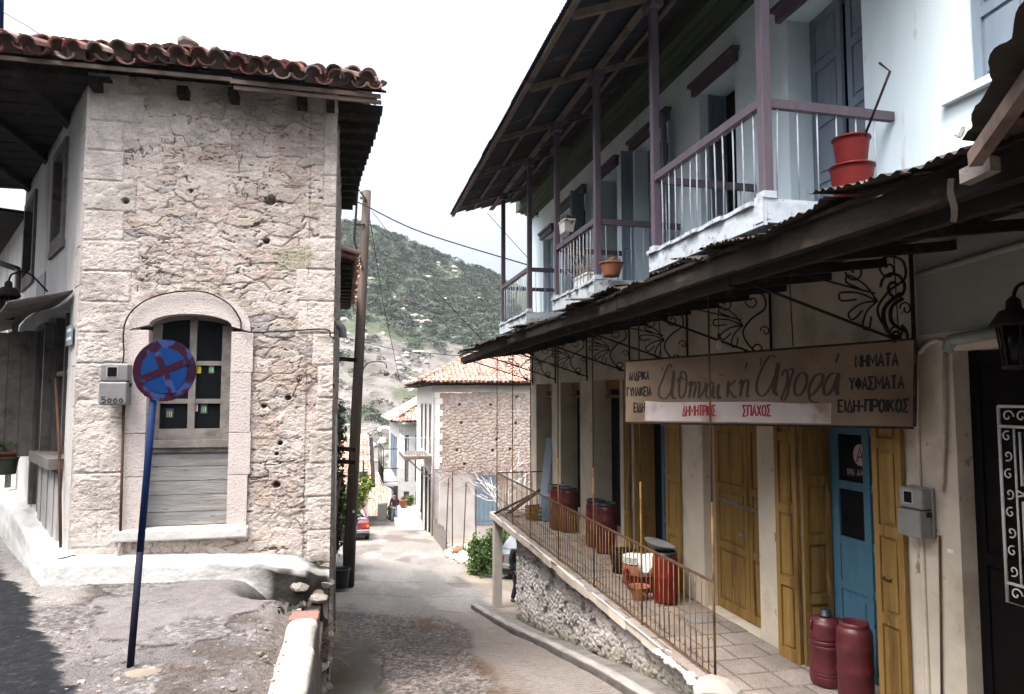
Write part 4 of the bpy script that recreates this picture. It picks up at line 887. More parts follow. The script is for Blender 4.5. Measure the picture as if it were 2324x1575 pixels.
mb = MB(); ps = [4.6] + posts
for k in range(len(ps)):
    v0 = ps[k]
    if k: mb.beam((ue + .14, v0, ru(ue + .14) - .06), (UB - .06, v0, ru(UB) - .07), .07, .09); mb.beam((UB + .06, v0, ru(UB) - .05), (4.6, v0, ru(4.6) - .05), .06, .08)
    v1 = ps[k + 1] if k + 1 < len(ps) else 17.9
    mb.obox((3.02, v0 + .1, ru(3.02) - .035), (.055, 0, 0), (0, v1 - v0 - .2, 0), (0, 0, .045)); mb.obox((4.05, v0 + .1, ru(4.05) - .035), (.055, 0, 0), (0, v1 - v0 - .2, 0), (0, 0, .045))
mb.build('rafters', M['rafter'], RB)
for v0 in posts:
    mb = MB(); mb.box(UB - .048, UB + .048, v0 - .048, v0 + .048, 1.79 if v0 != 3.3 else 4.0, zp - .03); mb.box(UB - .08, UB + .08, v0 - .14, v0 + .14, zp - .16, zp)
    bev(mb.build('post', M['mauve'], RB), .008, 1)
# balconies
def balcony(v0, v1, seed, nf):
    rg = np.random.default_rng(seed)
    mb = MB(); y = v0 - .05
    while y < v1 + .05:
        w = rg.uniform(.11, .15); mb.box(UB - .10 + rg.uniform(-.03, .02), WU + .0, y, min(y + w - .005, v1 + .08), 1.735 + rg.uniform(-.004, .004), 1.775); y += w
    dk = mb.build('balcony', M['whitewood'], RB)
    mb = MB()
    mb.obox((UB - .075, v0 - .06, 1.53), (.04, 0, 0), (0, v1 - v0 + .12, 0), (0, 0, .20)); mb.box(UB - .03, WU, v0 - .075, v0 - .035, 1.55, 1.732); mb.box(UB - .03, WU, v1 + .035, v1 + .075, 1.55, 1.732)
    mb.box(UB - .085, UB - .075, v0 - .065, v0 + .065, 1.56, 1.80)
    for q in np.linspace(v0 + .5, v1 - .5, 3): mb.box(UB - .02, WU, q - .04, q + .04, 1.58, 1.73)
    mb.build('fascia', M['whitewood'], dk)
    for vq in (v0, v1):
        mb = MB(); mb.beam((UB + .05, vq, 2.665), (WU + .0, vq, 2.655), .06, .085); mb.build('side_rail', M['mauve'], dk)
    mb = MB(); mb.beam((UB, v0 + .05, 2.685), (UB, v1 - .05, 2.685), .075, .085); mb.build('front_rail', M['mauve'], dk)
    for k in range(nf):
        y = v0 + (v1 - v0) * (k + 1) / (nf + 1); x = UB + rg.normal() * .008; j = rg.normal() * .012
        mb = MB(); mb.tube([(x, y + j, 1.776), (x + rg.normal() * .006, y + j * .3, 2.2), (x, y, 2.642)], .0085, 6); mb.build('baluster', M['rodpaint'], dk)
    for vq in (v0, v1):
        for k in range(6):
            x = UB + .13 + k * .205; mb = MB(); mb.tube([(x + rg.normal() * .01, vq, 1.776), (x, vq, 2.62)], .008, 6); mb.build('baluster', M['rodpaint'], dk)
    return dk
balcony(posts[0], posts[1], 1, 12); balcony(posts[2], posts[3], 2, 12); balcony(posts[4], posts[5], 3, 12)
for v0 in posts: mb = MB(); mb.box(UB - .064, UB + .064, v0 - .064, v0 + .064, 1.777, 1.84); mb.build('post_foot', M['whitewood'], RB)

# tin canopy over the shops
CU = 2.97; zco, zci = 1.13, 1.38
def cz(u): return zco + (zci - zco) * (u - CU) / (WU - CU)
rg = np.random.default_rng(21); mb = MB(); y = -7.6
while y < 19.6:
    w = rg.uniform(.74, .86); yy = np.arange(y - .04, min(y + w, 19.75) + .03, .0127); e = CU + rg.uniform(-.17, .06); tl = rg.uniform(-.06, .09) * (1.6 if 3 < y < 9 else .7); lf = rg.uniform(0, .06)
    us_ = np.array([0, .04, .1, .2, .35, .6, 1.0]); Pg = np.zeros((len(us_), len(yy), 3))
    for j, t in enumerate(us_):
        u = e + t * (WU - e); Pg[j, :, 0] = u + (.05 * (fbm(yy * 6, yy * 0, 3, abs(int(y * 10))) - .5) * 2 if j == 0 else 0); Pg[j, :, 1] = yy
        Pg[j, :, 2] = cz(u) + .045 + lf + .010 * np.sin(yy * 2 * math.pi / .076) + tl * (yy - y - w / 2) * (1 - t) - (.02 * rg.random() * (t == 0)) + (.09 * fbm(yy * 3, yy * 0, 3, 7) * (1 - t) ** 3)
    mb.grid(Pg); y += w - .05
cn = mb.build('canopy', M['canopytin'], RB)
mb = MB(); rg = np.random.default_rng(5); segs = [-7.6, -3, 1.6, 5.1, 7.7, 10.6, 13.4, 16.4, 19.6]
for a, b in zip(segs[:-1], segs[1:]):
    z_ = rg.uniform(-.02, .03); mb.obox((CU + .03 + rg.uniform(-.02, .02), a, zco - .13 + z_), (.09, 0, .0), (0, b - a - .01, rg.uniform(-.03, .03)), (0, 0, rg.uniform(.12, .16)))
    mb.obox((CU + .14, a + .3, zco - .20), (.06, 0, 0), (0, b - a - .02, rg.uniform(-.02, .02)), (0, 0, .16)); mb.obox((CU - .01, a, zco + .03 + z_), (.03, 0, 0), (0, b - a - .012, 0), (0, 0, .03))
for u in (3.45, 3.9, 4.4): mb.obox((u, -7.5, cz(u) - .04), (.07, 0, 0), (0, 27, 0), (0, 0, .06))
for k in range(22): mb.beam((CU + .22, 2.6 + k * .8, cz(CU + .2) - .08), (WU, 2.6 + k * .8, zci - .09), .07, .08)
mb.build('canopy_beam', M['darkwood'], cn)
mb = MB(); mb.obox(onD(3.35, 2178, 418), (.01, -.16, .02), (.07, .01, 0), (0, 0, .07)); mb.build('timber_end', M['oldwood'], cn)
mb = MB(); p0 = onD(3.3, 2160, 405)
ribbon(mb, [p0 + np.array((0, .01 * math.sin(k * .9), -.03 * k)) for k in range(8)], .032, (-.97, -.22, 0), .004); mb.build('hanging_strap', M['iron'], cn)
# scroll brackets
def bracket(v0, first):
    mb = MB(); Q = lambda b, z: np.array((WU - b, v0, z)); t = lambda pts, r: mb.tube([Q(*p) for p in pts], r, 6)
    t([(.03, .36), (.03, 1.30)], .018); t([(.0, .45), (1.95, 1.07)], .014); t([(.42, .93), (1.6, 1.16)], .009)
    t(cr([(.10, .47), (.30, .60), (.40, .78), (.28, .95), (.10, 1.08), (.12, 1.24), (.3, 1.28)], 6), .012)
    t(spiral((.20, .58), .10, .018, -2.2, 5.4), .010); t(spiral((.27, 1.16), .11, .02, 1.6, -6.2), .010)
    t(spiral((.62, 1.13), .10, .018, -.2, -7.4), .010); t(spiral((.10, .80), .07, .012, 0, 7), .008)
    for a, l in ((2.55, .34), (3.05, .36), (3.6, .30), (4.2, .26)):
        c = np.array((.40, .86)); d = np.array((-math.cos(a), math.sin(a) * -1 if False else math.sin(a))); n = np.array((-d[1], d[0]))
        t(cr([c, c + d * l * .5 + n * .05, c + d * l + n * .035, c + d * (l + .03), c + d * l - n * .04, c + d * l * .6 - n * .01], 5), .009)
    mb.build('canopy_bracket', M['iron'], RB)
for k, x in enumerate((2086, 1758, 1566, 1433, 1335, 1263, 1211)): bracket(vx(x), k == 0)
mb = MB()                                                      # thicker scroll plate behind the nearest bracket
v0 = vx(2086) + .06; Q = lambda b, z: np.array((WU - b, v0, z))
for pts, r in ((spiral((.16, 1.0), .15, .03, 0, 9), .014), (cr([(.05, .5), (.25, .6), (.28, .8), (.1, .95)], 5), .02), (cr([(.05, .6), (.2, .68), (.2, .82), (.08, .9)], 5), .018), (spiral((.15, .55), .12, .02, 2, 10), .012)): mb.tube([Q(*p) for p in pts], r, 6)
mb.build('scroll_plate', M['iron'], RB)

# ================================================================ TERRACE, ITS WALL AND RAILING
TE = thing('terrace', 'paved shop terrace on a rough whitewashed retaining wall with a concrete corner post', 'terrace', (3.9, 12, -5.0))
RU = 3.77
mb = MB(); rg = np.random.default_rng(31)
us = np.arange(3.62, 5.0, .02); vs3 = np.arange(3.0, 18.36, .03); U, V = np.meshgrid(us, vs3)
vr = V + .10 * (fbm(U * .9, V * .4, 2, 5) - .5); row = np.floor(vr / .42); ur = U + .31 * _h(row, row * 0, 3); wd = .42; colm = np.floor(ur / wd)
eg = np.minimum(np.minimum(vr / .42 - row, 1 - vr / .42 + row) * .42, np.minimum(ur / wd - colm, 1 - ur / wd + colm) * wd); tid = _h(row, colm, 9)
C = mixc((.36, .305, .27), (.235, .205, .185), tid); C = mixc(C, (.30, .30, .29), (tid > .75) * .7); C = mixc(C, (.10, .085, .075), (1 - sst(.005, .016, eg)) * .9)
C = C * (.58 + .34 * fbm(U * 4, V * 4, 4, 6))[..., None]
Z = np.full_like(U, ZF) + .008 * sst(.004, .02, eg) + .012 * (tid - .5) - .12 * sst(6.6, 3.0, V) * 0
mb.grid(np.stack([U, V, Z], -1), col=C); mb.build('paving', M['ground'], TE)
mb = MB(); y = 8.05                                             # coping slabs along the edge
while y < 18.3:
    w = rg.uniform(.3, .62); a = rg.uniform(0, .05); mb.box(RU - .13 - a, 3.66, y, min(y + w - .006, 18.36), ZF - .11 - rg.uniform(0, .03), ZF + .012, tuple(np.array((1.35, 1.28, 1.2)) * rg.uniform(.85, 1.1))); y += w
mb.box(3.62, 4.985, 18.36, 18.5, ZF - .14, ZF, (1.1, 1.05, 1)); mb.box(3.66, 4.98, 16.0, 18.36, ZF - .16, ZF - .03)
for k in range(20):
    v_ = 7.0 + .055 * k * 1.0; rock(mb, (RU - .08 + .03 * rg.normal(), 7.1 + k * .055, ZF - .05), (.10, .09, .06), 70 + k, (1.3, 1.25, 1.2))
bev(mb.build('coping', M['concrete'], TE), .018, 2)
S, T = np.meshgrid(np.arange(6.6, 16.18, .014), np.arange(0, 1.0001, .011))
zb = zstreet(3.7 + 0 * S, S) - .05; Zw = zb + (ZF - .06 - zb) * T
d1, d2, cid = cells(S * 9 + .3 * np.sin(Zw * 5), Zw * 10, 51); e = d2 - d1; dd = fbm(S * 2.2, Zw * 2.2, 4, 52)
H = .030 * sst(.0, .35, e) * (.5 + .5 * cid) + .035 * (fbm(S * 6, Zw * 7, 4, 53) - .5) + .03 * (fbm(S * 19, Zw * 22, 3, 54) - .5)
H -= .05 * sst(.62, .72, fbm(S * 5, Zw * 6, 3, 55))
C = mixc((.66, .63, .61), (.54, .51, .49), sst(.35, .65, dd)); C = mixc(C, (.27, .245, .225), (1 - sst(.0, .16, e)) * .55); C = mixc(C, (.16, .15, .14), sst(.56, .68, fbm(S * 5, Zw * 6, 3, 55)) * .75)
C = mixc(C, (.20, .195, .14), (1 - sst(.1, .42, (Zw - zb) + .25 * (dd - .5))) * .65)
C = mixc(C, (.085, .085, .05), (1 - sst(.03, .16, (Zw - zb) + .2 * (dd - .5))) * .7)
C = mixc(C, (.17, .16, .15), sst(.10, .02, (ZF - .1 - Zw)) * .0 + np.exp(-((ZF - .2 - Zw) / .10) ** 2) * sst(.45, .6, fbm(S * 2, Zw * 1.5, 3, 57)) * .6)
for sv in (12.6, 13.9): C = mixc(C, (.2, .18, .17), np.exp(-((S - sv - .02 * np.sin(Zw * 9)) / .014) ** 2) * .7)
mb = MB(); mb.grid(np.stack([RU - .02 - H + .06, S, Zw], -1), col=C)
mb.add([(RU + .04, 16.165, -6), (4.2, 16.165, -6), (4.2, 16.165, ZF - .1), (RU + .03, 16.165, ZF - .1)], [(0, 1, 2, 3)], (.5, .47, .45)); mb.build('retaining_wall', M['stone'], TE)
mb = MB(); pb = onU(3.74, 1113, 1360); mb.obox((3.65, 18.0, -5.5), (.21, 0, 0), (0, .24, 0), (0, 0, 2.4), (1.15, 1.12, 1.08)); bev(mb.build('corner_post', M['concrete'], TE), .012, 2)
# kerb along the foot of the wall
mb = MB(); vk = np.arange(5.5, 17.9, .06); pr = [(0, -.25), (.005, -.03), (.012, .035), (.03, .055), (.16, .06), (.18, .045), (.20, -.01), (.52, -.03), (.56, -.1)]
Pg = np.zeros((len(pr), len(vk), 3)); Cg = np.zeros_like(Pg)
for i, v0 in enumerate(vk):
    uk = float(np.interp(v0, [5.5, 8.3, 12, 15.6, 17.9], [3.16, 3.17, 3.22, 3.10, 3.03])); zg = float(zstreet(np.array(uk), np.array(v0)))
    for j, (a, b) in enumerate(pr):
        n_ = float(fbm(np.array(v0 * 3.), np.array(j * .7), 3, 4)) - .5; Pg[j, i] = (uk + a + .03 * n_, v0, zg + b + .012 * n_ + .05)
        cm = (.11, .10, .09) if j < 3 else (.34, .32, .30) if j < 6 else (.30, .285, .27); dk_ = .55 + .9 * float(fbm(np.array(v0 * 4.), np.array(j * 2.), 3, 9)); Cg[j, i] = np.array(cm) * dk_
mb.grid(Pg, col=Cg); mb.build('kerb', M['ground'], TE)
# railing
RL = thing('railing', 'rusty ochre iron railing with wavy scrollwork along the terrace edge', 'railing', (RU, 12.6, ZF))
rods = [vx(x, RU) for x in (1611, 1451, 1345, 1266, 1204, 1163, 1128)]
zt_ = ZF + 1.02
mb = MB(); mb.beam((RU, rods[0], zt_), (RU, rods[-1], zt_), .018, .028); mb.build('top_rail', M['rodrust'], RL)
mb = MB(); mb.beam((RU, rods[0], ZF + .05), (RU, rods[-1], ZF + .05), .012, .022); mb.build('bottom_rail', M['railyellow'], RL)
mb = MB(); mb.beam((RU, rods[-1], zt_), (WU, rods[-1] + .05, zt_), .018, .028); mb.beam((RU, rods[-1], ZF + .05), (WU, rods[-1] + .05, ZF + .05), .012, .02)
for k in range(1, 9): mb.tube([(RU + k * .135, rods[-1] + .005 * k, ZF + .05), (RU + k * .135, rods[-1] + .005 * k, zt_)], .008, 6)
mb.build('end_panel', M['rodrust'], RL)
for k, v0 in enumerate(rods):
    mb = MB(); mb.tube([(RU, v0, ZF), (RU, v0, -1.1)], .014, 8); pt_ = mb.build('post', M['railyellow'], RL)
    mb = MB(); mb.tube([(RU, v0, -1.1), (RU + .004, v0, cz(RU) - .02)], .0105, 8); mb.build('canopy_rod', M['rodrust'], pt_)
rg = np.random.default_rng(4)
for a, b in zip(rods[:-1], rods[1:]):
    n = 14
    for k in range(1, n):
        y = a + (b - a) * k / n; mb = MB(); mb.tube([(RU, y, ZF + .05), (RU + rg.normal() * .004, y + rg.normal() * .004, ZF + .5), (RU, y, zt_)], .0062, 6); mb.build('baluster', M['railyellow'], RL)
mb = MB()
for a, b in zip(rods[:-1], rods[1:]):
    n = 14
    for k in range(n):
        y0_ = a + (b - a) * k / n; y1_ = a + (b - a) * (k + 1) / n; c = (y0_ + y1_) / 2; r = (y1_ - y0_) / 2 - .008
        if k % 2: pts = [(RU, c - r * math.cos(q), ZF + .30 - .035 + r * 1.15 * math.sin(q)) for q in np.linspace(0, math.pi, 9)]; 
        else: pts = [(RU, c - r * math.cos(q), ZF + .30 - .06 - r * 1.15 * math.sin(q)) for q in np.linspace(0, math.pi, 9)]
        pts2 = [(RU, c - r * math.cos(q), ZF + .36 + r * 1.1 * math.sin(q)) for q in np.linspace(0, math.pi, 9)]
        mb.tube([(RU, c - r, ZF + .26)] + pts2 + [(RU, c + r, ZF + .26)], .0042, 5); 
        mb.tube([(RU, c - r, ZF + .27)] + [(RU, c - r * math.cos(q), ZF + .20 - r * 1.1 * math.sin(q)) for q in np.linspace(0, math.pi, 9)] + [(RU, c + r, ZF + .27)], .0042, 5)
mb.build('scrollwork', M['railyellow'], RL)
mb = MB(); rock(mb, (0, 0, 0), (.30, .30, .15), 5, (.55, .53, .50)); o = mb.build('rock', M['rock']); o.location = onZ(-2.98, 1622, 1572); tag(o, 'big whitewashed rock at the near end of the railing', 'rock')
M['polebase'] = pmat('worn blackened blue pole paint', (.006, .012, .035), (.012, .011, .014), sc=7, rough=.7, bump=.15, spec=.1)
# ================================================================ THINGS ON AND AROUND THE SHOPS
# shop sign hung askew under the canopy
s0 = np.array((3.44, 8.55, 0)); s1 = np.array((4.80, 5.33, 0)); se = (s1 - s0) / np.linalg.norm(s1 - s0); sn = np.array((se[1], -se[0], 0)); sn = sn if sn[0] < 0 else -sn
def sg(x, y): return onP(s0, sn, x, y)
SGN = thing('shop_sign', 'long cream painted shop sign with Greek lettering hanging under the tin canopy', 'sign', s0 + np.array((0, 0, -.3)))
co = [sg(1420, 822), sg(2074, 772), sg(2071, 968), sg(1420, 957)]
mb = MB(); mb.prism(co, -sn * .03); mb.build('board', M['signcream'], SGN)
mb = MB(); 
for a, b in zip(co, co[1:] + co[:1]): mb.beam(a - sn * .012, b - sn * .012, .045, .022, up=sn)
mb.build('frame', M['darkwood'], SGN)
z3 = lambda x, y: sg((1900 + x / 2.25) / 1.7625, (1350 + y / 2.25) / 1.7625); z2 = lambda x, y: sg((2800 + x / 1.75) / 1.7625, (800 + y / 1.75) / 1.7625)
mb = MB(); mb.prism([z3(1535, 570), z3(1700, 583), z2(400, 1412), z2(700, 1425), z2(922, 1424), z2(918, 1566), z3(1528, 748)], sn * .003); mb.build('white_strip', M['stripwhite'], SGN)
mb = MB()
for t_, f_, q in (('ΑΝΔΡΙΚΑ', z3, ((1388, 318), (1565, 304), (1565, 376), (1388, 388))), ('ΓΥΝΑΙΚΕΙΑ', z3, ((1370, 455), (1585, 442), (1585, 522), (1370, 530))), ('ΕΙΔΗ', z3, ((1432, 592), (1528, 590), (1528, 668), (1432, 670))),
                  ('ΝΗΜΑΤΑ', z2, ((1090, 1090), (1385, 1072), (1385, 1158), (1090, 1170))), ('ΥΦΑΣΜΑΤΑ', z2, ((1048, 1245), (1425, 1230), (1425, 1320), (1048, 1328))), ('ΕΙΔΗ-ΠΡΟΙΚΟΣ', z2, ((970, 1402), (1465, 1395), (1460, 1482), (970, 1482)))):
    mb = MB(); write(mb, t_, bil([f_(*p) for p in q]), sn, .021 if f_ is z2 else .020, .002); mb.build('block_lettering', M['ink'], SGN)
for t_, f_, q in (('ΔΗΜΗΤΡΙΟΣ', z3, ((1872, 615), (2165, 612), (2165, 702), (1872, 705))), ('ΣΠΑΧΟΣ', z2, ((302, 1440), (498, 1436), (498, 1510), (302, 1512)))): mb = MB(); write(mb, t_, bil([f_(*p) for p in q]), sn, .017, .006); mb.build('red_lettering', M['inkred'], SGN)
SCR = [(z3, [(1675, 262), (1690, 280), (1680, 302)], .5), (z3, [(1772, 268), (1755, 242), (1728, 280), (1690, 375), (1660, 450), (1655, 515), (1682, 548), (1718, 550), (1748, 515), (1768, 460), (1785, 370), (1791, 296)], 1), (z3, [(1791, 296), (1781, 420), (1772, 505), (1788, 546), (1812, 540)], 1.5),
       (z3, [(1822, 402), (1842, 362), (1838, 440), (1838, 515), (1862, 546), (1890, 500), (1905, 400), (1896, 330), (1870, 304), (1850, 332), (1868, 372), (1916, 384)], 1), (z3, [(1925, 432), (1942, 400), (1946, 432), (1926, 546)], 1.3), (z3, [(1935, 470), (1965, 406), (1986, 412), (1982, 470), (1964, 545)], 1.2),
       (z3, [(2004, 412), (2016, 400), (2022, 432), (2015, 540), (2050, 500), (2076, 440), (2074, 404)], 1.1), (z3, [(2150, 420), (2120, 405), (2090, 450), (2080, 510), (2096, 546), (2126, 515), (2150, 424)], 1), (z3, [(2150, 424), (2143, 520), (2165, 546)], 1.3), (z3, [(2196, 418), (2184, 500), (2196, 546), (2215, 532)], 1.3),
       (z2, [(158, 1225), (161, 1219)], 1.2), (z2, [(140, 1227), (143, 1221)], 1.2), (z2, [(201, 1264), (191, 1382)], 1.4), (z2, [(252, 1262), (214, 1292), (196, 1320), (216, 1348), (240, 1382), (256, 1372)], 1),
       (z2, [(280, 1292), (291, 1262), (295, 1292), (281, 1376)], 1.3), (z2, [(288, 1312), (320, 1262), (338, 1276), (330, 1368), (346, 1366)], 1.1), (z2, [(330, 1133), (318, 1182)], .8),
       (z2, [(412, 1108), (430, 1116), (425, 1148), (414, 1162)], .5), (z2, [(528, 1098), (497, 1090), (460, 1128), (412, 1230), (395, 1310), (410, 1360), (442, 1370), (482, 1330), (522, 1240), (551, 1138)], 1), (z2, [(551, 1138), (530, 1260), (520, 1340), (546, 1366)], 1.7),
       (z2, [(573, 1232), (590, 1190), (610, 1202), (612, 1262), (590, 1340), (570, 1390), (590, 1398), (612, 1358), (627, 1280), (652, 1202), (644, 1178), (622, 1190)], 1), (z2, [(700, 1215), (671, 1260), (660, 1330), (680, 1370), (716, 1350), (745, 1290), (746, 1232), (722, 1210), (700, 1215)], 1.1),
       (z2, [(842, 1213), (800, 1240), (766, 1310), (765, 1368), (800, 1350), (846, 1290), (862, 1232), (842, 1213)], 1.1), (z2, [(765, 1340), (768, 1392), (792, 1414), (832, 1414)], 1), (z2, [(952, 1208), (910, 1225), (871, 1290), (868, 1345), (890, 1366), (930, 1320), (971, 1210)], 1.1), (z2, [(971, 1210), (956, 1320), (966, 1368)], 1.6), (z2, [(972, 1073), (950, 1142)], .9)]
mb = MB()
for k, (f_, pts, wk) in enumerate(SCR):
    P = cr([f_(*p) for p in pts], 5); ws = []
    for i in range(len(P)):
        d = P[min(i + 1, len(P) - 1)] - P[max(i - 1, 0)]; d = d / (np.linalg.norm(d) + 1e-9); ws.append((.010 + .020 * abs(d[2])) * wk * (.45 if i in (0, len(P) - 1) else 1))
    ribbon(mb, P, ws, sn, .0015, .0004 * (k % 5))
mb.build('script_lettering', M['inkgrey'], SGN)
for x in (1500, 1800, 2040): mb = MB(); p = sg(x, 815 - (x - 1420) * .077); mb.tube([p, (p[0] - .02, p[1], cz(p[0]) - .05)], .006, 5); mb.build('hanger', M['iron'], SGN)

# barrels and tubs on the terrace
def barrel_bits(root, r, h, lid, ribs=(.3, .7), neck=.8, cap=None, body='maroon'):
    OFF[root.name] = (0, 0, 0)
    prof = [(r * .86, 0), (r * .97, .02), (r, .05)]
    for q in ribs: prof += [(r, h * q - .03), (r * 1.035, h * q - .012), (r * 1.035, h * q + .012), (r, h * q + .03)]
    prof += [(r, h * .84), (r * .985, h * .88), (r * .9, h * .925), (r * neck, h * .95), (r * neck, h * .965)]
    mb = MB(); mb.lathe(prof, (0, 0, 0), 28); mb.build('body', M[body], root)
    mb = MB()
    if cap: mb.lathe([(r * .42, h * .965), (r * .42, h * 1.0), (r * .34, h * 1.01), (r * .34, h * 1.06), (r * .30, h * 1.07)], (0, 0, 0), 20)
    else: mb.lathe([(r * neck * 1.06, h * .93), (r * neck * 1.10, h * .94), (r * neck * 1.10, h * .995), (r * neck * 1.0, h), (r * neck * .9, h * .992), (r * neck * .88, h * .98)], (0, 0, 0), 28)
    mb.build('lid', M[lid], root)
    if cap:
        for sx in (-1, 1): mb = MB(); mb.tube([(sx * r * .7, 0, h * .9), (sx * r * 1.02, 0, h * .93), (sx * r * 1.08, 0, h * .84), (sx * r * .98, 0, h * .80)], .012, 6); mb.build('handle', M['maroon'], root)
def at(x, y, z=ZF + .012): return onZ(z, x, y)
GB = 'maroon plastic barrels on the terrace'
p = at(1878, 1551); t = thing('barrel', 'maroon barrel with a narrow screw cap beside the blue shop door', 'barrel', p, GB); barrel_bits(t, .165, .70, 'blackplastic', (.12, .17, .22, .55, .62, .69), .62, True)
p = at(1944, 1592); t = thing('barrel', 'maroon wide lidded barrel in front of the right yellow shutter', 'barrel', p, GB); barrel_bits(t, .165, .76, 'maroon', (.4, .68), .74)
p = at(1377, 1254); b0 = thing('barrel', 'maroon barrel with black lid, right one of the pair before the narrow shop bay', 'barrel', p, GB); barrel_bits(b0, .205, .94, 'blackplastic', (.38, .66), .84)
for x, y, lab in ((1353, 1239, 'maroon barrel with black lid, left one of the pair before the narrow shop bay'), (1291, 1206, 'tall maroon barrel with black lid before the second far bay, nearer of its pair'), (1268, 1200, 'maroon barrel with black lid mostly hidden behind its taller neighbour')):
    dup(b0, at(x, y), lab, group=GB, scale=(1, 1, 1.04 if y < 1220 else .98))
p = at(1511, 1366); t = thing('barrel', 'short red drum standing beside the open yellow shutter under a metal tray', 'barrel', p); barrel_bits(t, .185, .72, 'blackplastic', (.5,), .86, None, 'redplastic')
mb = MB(); mb.lathe([(.14, 0), (.20, .04), (.23, .08), (.235, .09), (.21, .085), (.14, .02)], (0, 0, 0), 24); o = mb.build('tray', M['greymetal']); o.location = p + np.array((-.03, .15, .73)); o.rotation_euler = (.12, .22, 0); tag(o, 'dull metal basin lying tilted on top of the short red drum', 'basin')
p = at(1497, 1380); 
mb = MB(); leaves  # noqa
def tub(name, lab, cat, p, r0, r1, h, mat, n=24, rim=.012, ribs=0):
    mb = MB(); pr = [(r0, 0)]
    for k in range(1, 9): q = k / 8; pr.append((r0 + (r1 - r0) * q + (.008 * (k % 2) if ribs else 0), h * q))
    pr += [(r1 + rim, h), (r1 + rim, h + .015), (r1 - .01, h + .015), (r1 - .015, h * .9), (r0 * .95, h * .15)]
    mb.lathe(pr, (0, 0, 0), n); o = mb.build(name, M[mat]); o.location = p; return tag(o, lab, cat)
tub('basket', 'dark woven basket stack on the terrace left of the stacked plates', 'basket', at(1413, 1298), .17, .21, .36, 'darkwood', ribs=1)
tub('tub', 'red plastic tub holding a white bag among the terrace wares', 'tub', at(1460, 1336), .24, .30, .24, 'redplastic')
tub('flowerpot', 'brown clay pot in front of the red tub on the terrace', 'pot', at(1452, 1360), .10, .15, .18, 'terracotta')
mb = MB(); rock(mb, (0, 0, 0), (.21, .17, .20), 4); o = mb.build('bag', M['whiteplastic']); o.location = at(1468, 1336) + np.array((0, 0, .36)); tag(o, 'crumpled white plastic bag stuffed in the red tub', 'bag')
for k in range(4): tub('plate', 'pale green rimmed plate number in one stack' if False else 'pale plate in the stack beside the white bag', 'plate', at(1442, 1322) + np.array((0, 0, .30 + .03 * k)), .09, .19, .02, 'whiteplastic').__setitem__('group', 'plates stacked on the terrace')
mb = MB(); mb.lathe([(.18, 0), (.2, .02), (.2, .29), (.19, .3)], (0, 0, 0), 20); o = mb.build('crate', M['terracotta']); o.location = at(1442, 1322); tag(o, 'round brown tub carrying the stack of pale plates', 'tub')
t = thing('barrel', 'small pale blue drum by the far window bay at the end of the terrace', 'barrel', at(1243, 1182)); barrel_bits(t, .15, .62, 'bluewood', (.5,), .8, None, 'bluedoor')
mb = MB(); p = at(1226, 1178)
for k in range(3): mb.box(-.3, .3, -.2, -.18, .06 + k * .1, .13 + k * .1); mb.box(-.3, .3, .18, .2, .06 + k * .1, .13 + k * .1); mb.box(-.32, -.3, -.18, .18, .06 + k * .1, .13 + k * .1); mb.box(.3, .32, -.18, .18, .06 + k * .1, .13 + k * .1)
mb.box(-.3, .3, -.18, .18, .02, .04); o = mb.build('crate', M['railyellow']); o.location = p; o.rotation_euler = (0, 0, .3); tag(o, 'yellow slatted crate at the far end of the terrace', 'crate')
mb = MB(); a = at(1229, 1176); mb.beam(a, (WU - .02, a[1] + .3, -1.0), .22, .03); o = mb.build('board', M['bluewood']); tag(o, 'dark blue board leaning against the far end window bay', 'board')
mb = MB(); a = at(1208, 1172); mb.beam(a + np.array((-.6, 0, .1)), a + np.array((.5, .3, .75)), .16, .03); mb.beam(a + np.array((-.9, .3, .05)), a + np.array((.2, .3, .55)), .1, .04); o = mb.build('plank', M['darkwood']); tag(o, 'dark planks leaning behind the far end of the railing', 'planks')
# light bulb, lantern, meter and conduits on the shop front
bp = onU(4.2, 1632, 778); t = thing('light_bulb', 'bare light bulb hanging on a wire below the tin canopy', 'bulb', bp)
mb = MB(); mb.tube([bp + np.array((0, 0, .1)), (bp[0], bp[1], cz(4.2) - .05)], .005, 5); mb.build('flex', M['wire'], t)
mb = MB(); mb.lathe([(.012, .11), (.02, .10), (.02, .04), (.018, .03)][::-1], bp, 12); mb.build('socket', M['blackplastic'], t)
mb = MB(); mb.lathe([(.004, -.075), (.026, -.06), (.033, -.03), (.026, .0), (.016, .03)], bp, 14); mb.build('bulb', M['whiteplastic'], t)
def lantern(name, lab, p, s, wall):
    t = thing(name, lab, 'lantern', p); mb = MB(); p = np.array(p, float); w = np.array(wall, float)
    pr = [(.10, .12), (.075, -.16)]
    for k in range(6):
        a = math.pi * k / 3; c0, s0_ = math.cos(a), math.sin(a); mb.beam(p + s * np.array((.11 * c0, .11 * s0_, .10)), p + s * np.array((.075 * c0, .075 * s0_, -.18)), .014 * s, .014 * s)
    mb.lathe([(.085 * s, -.20 * s), (.09 * s, -.175 * s), (.05 * s, -.175 * s)], p, 6); mb.lathe([(.155 * s, .10 * s), (.15 * s, .12 * s), (.09 * s, .21 * s), (.05 * s, .22 * s), (.045 * s, .28 * s), (.012 * s, .31 * s)], p, 6)
    mb.build('frame', M['iron'], t)
    mb = MB(); mb.lathe([(.068 * s, -.17 * s), (.098 * s, .095 * s)], p, 6); mb.build('pane', M['glass'], t)
    mb = MB(); mb.tube(cr([p + np.array((0, 0, .30 * s)), p + np.array((0, 0, .40 * s)) + w * .1, p + w * .5 + np.array((0, 0, .42 * s)), p + w + np.array((0, 0, .2 * s))], 6), .013 * s, 6); mb.build('arm', M['iron'], t)
    return t
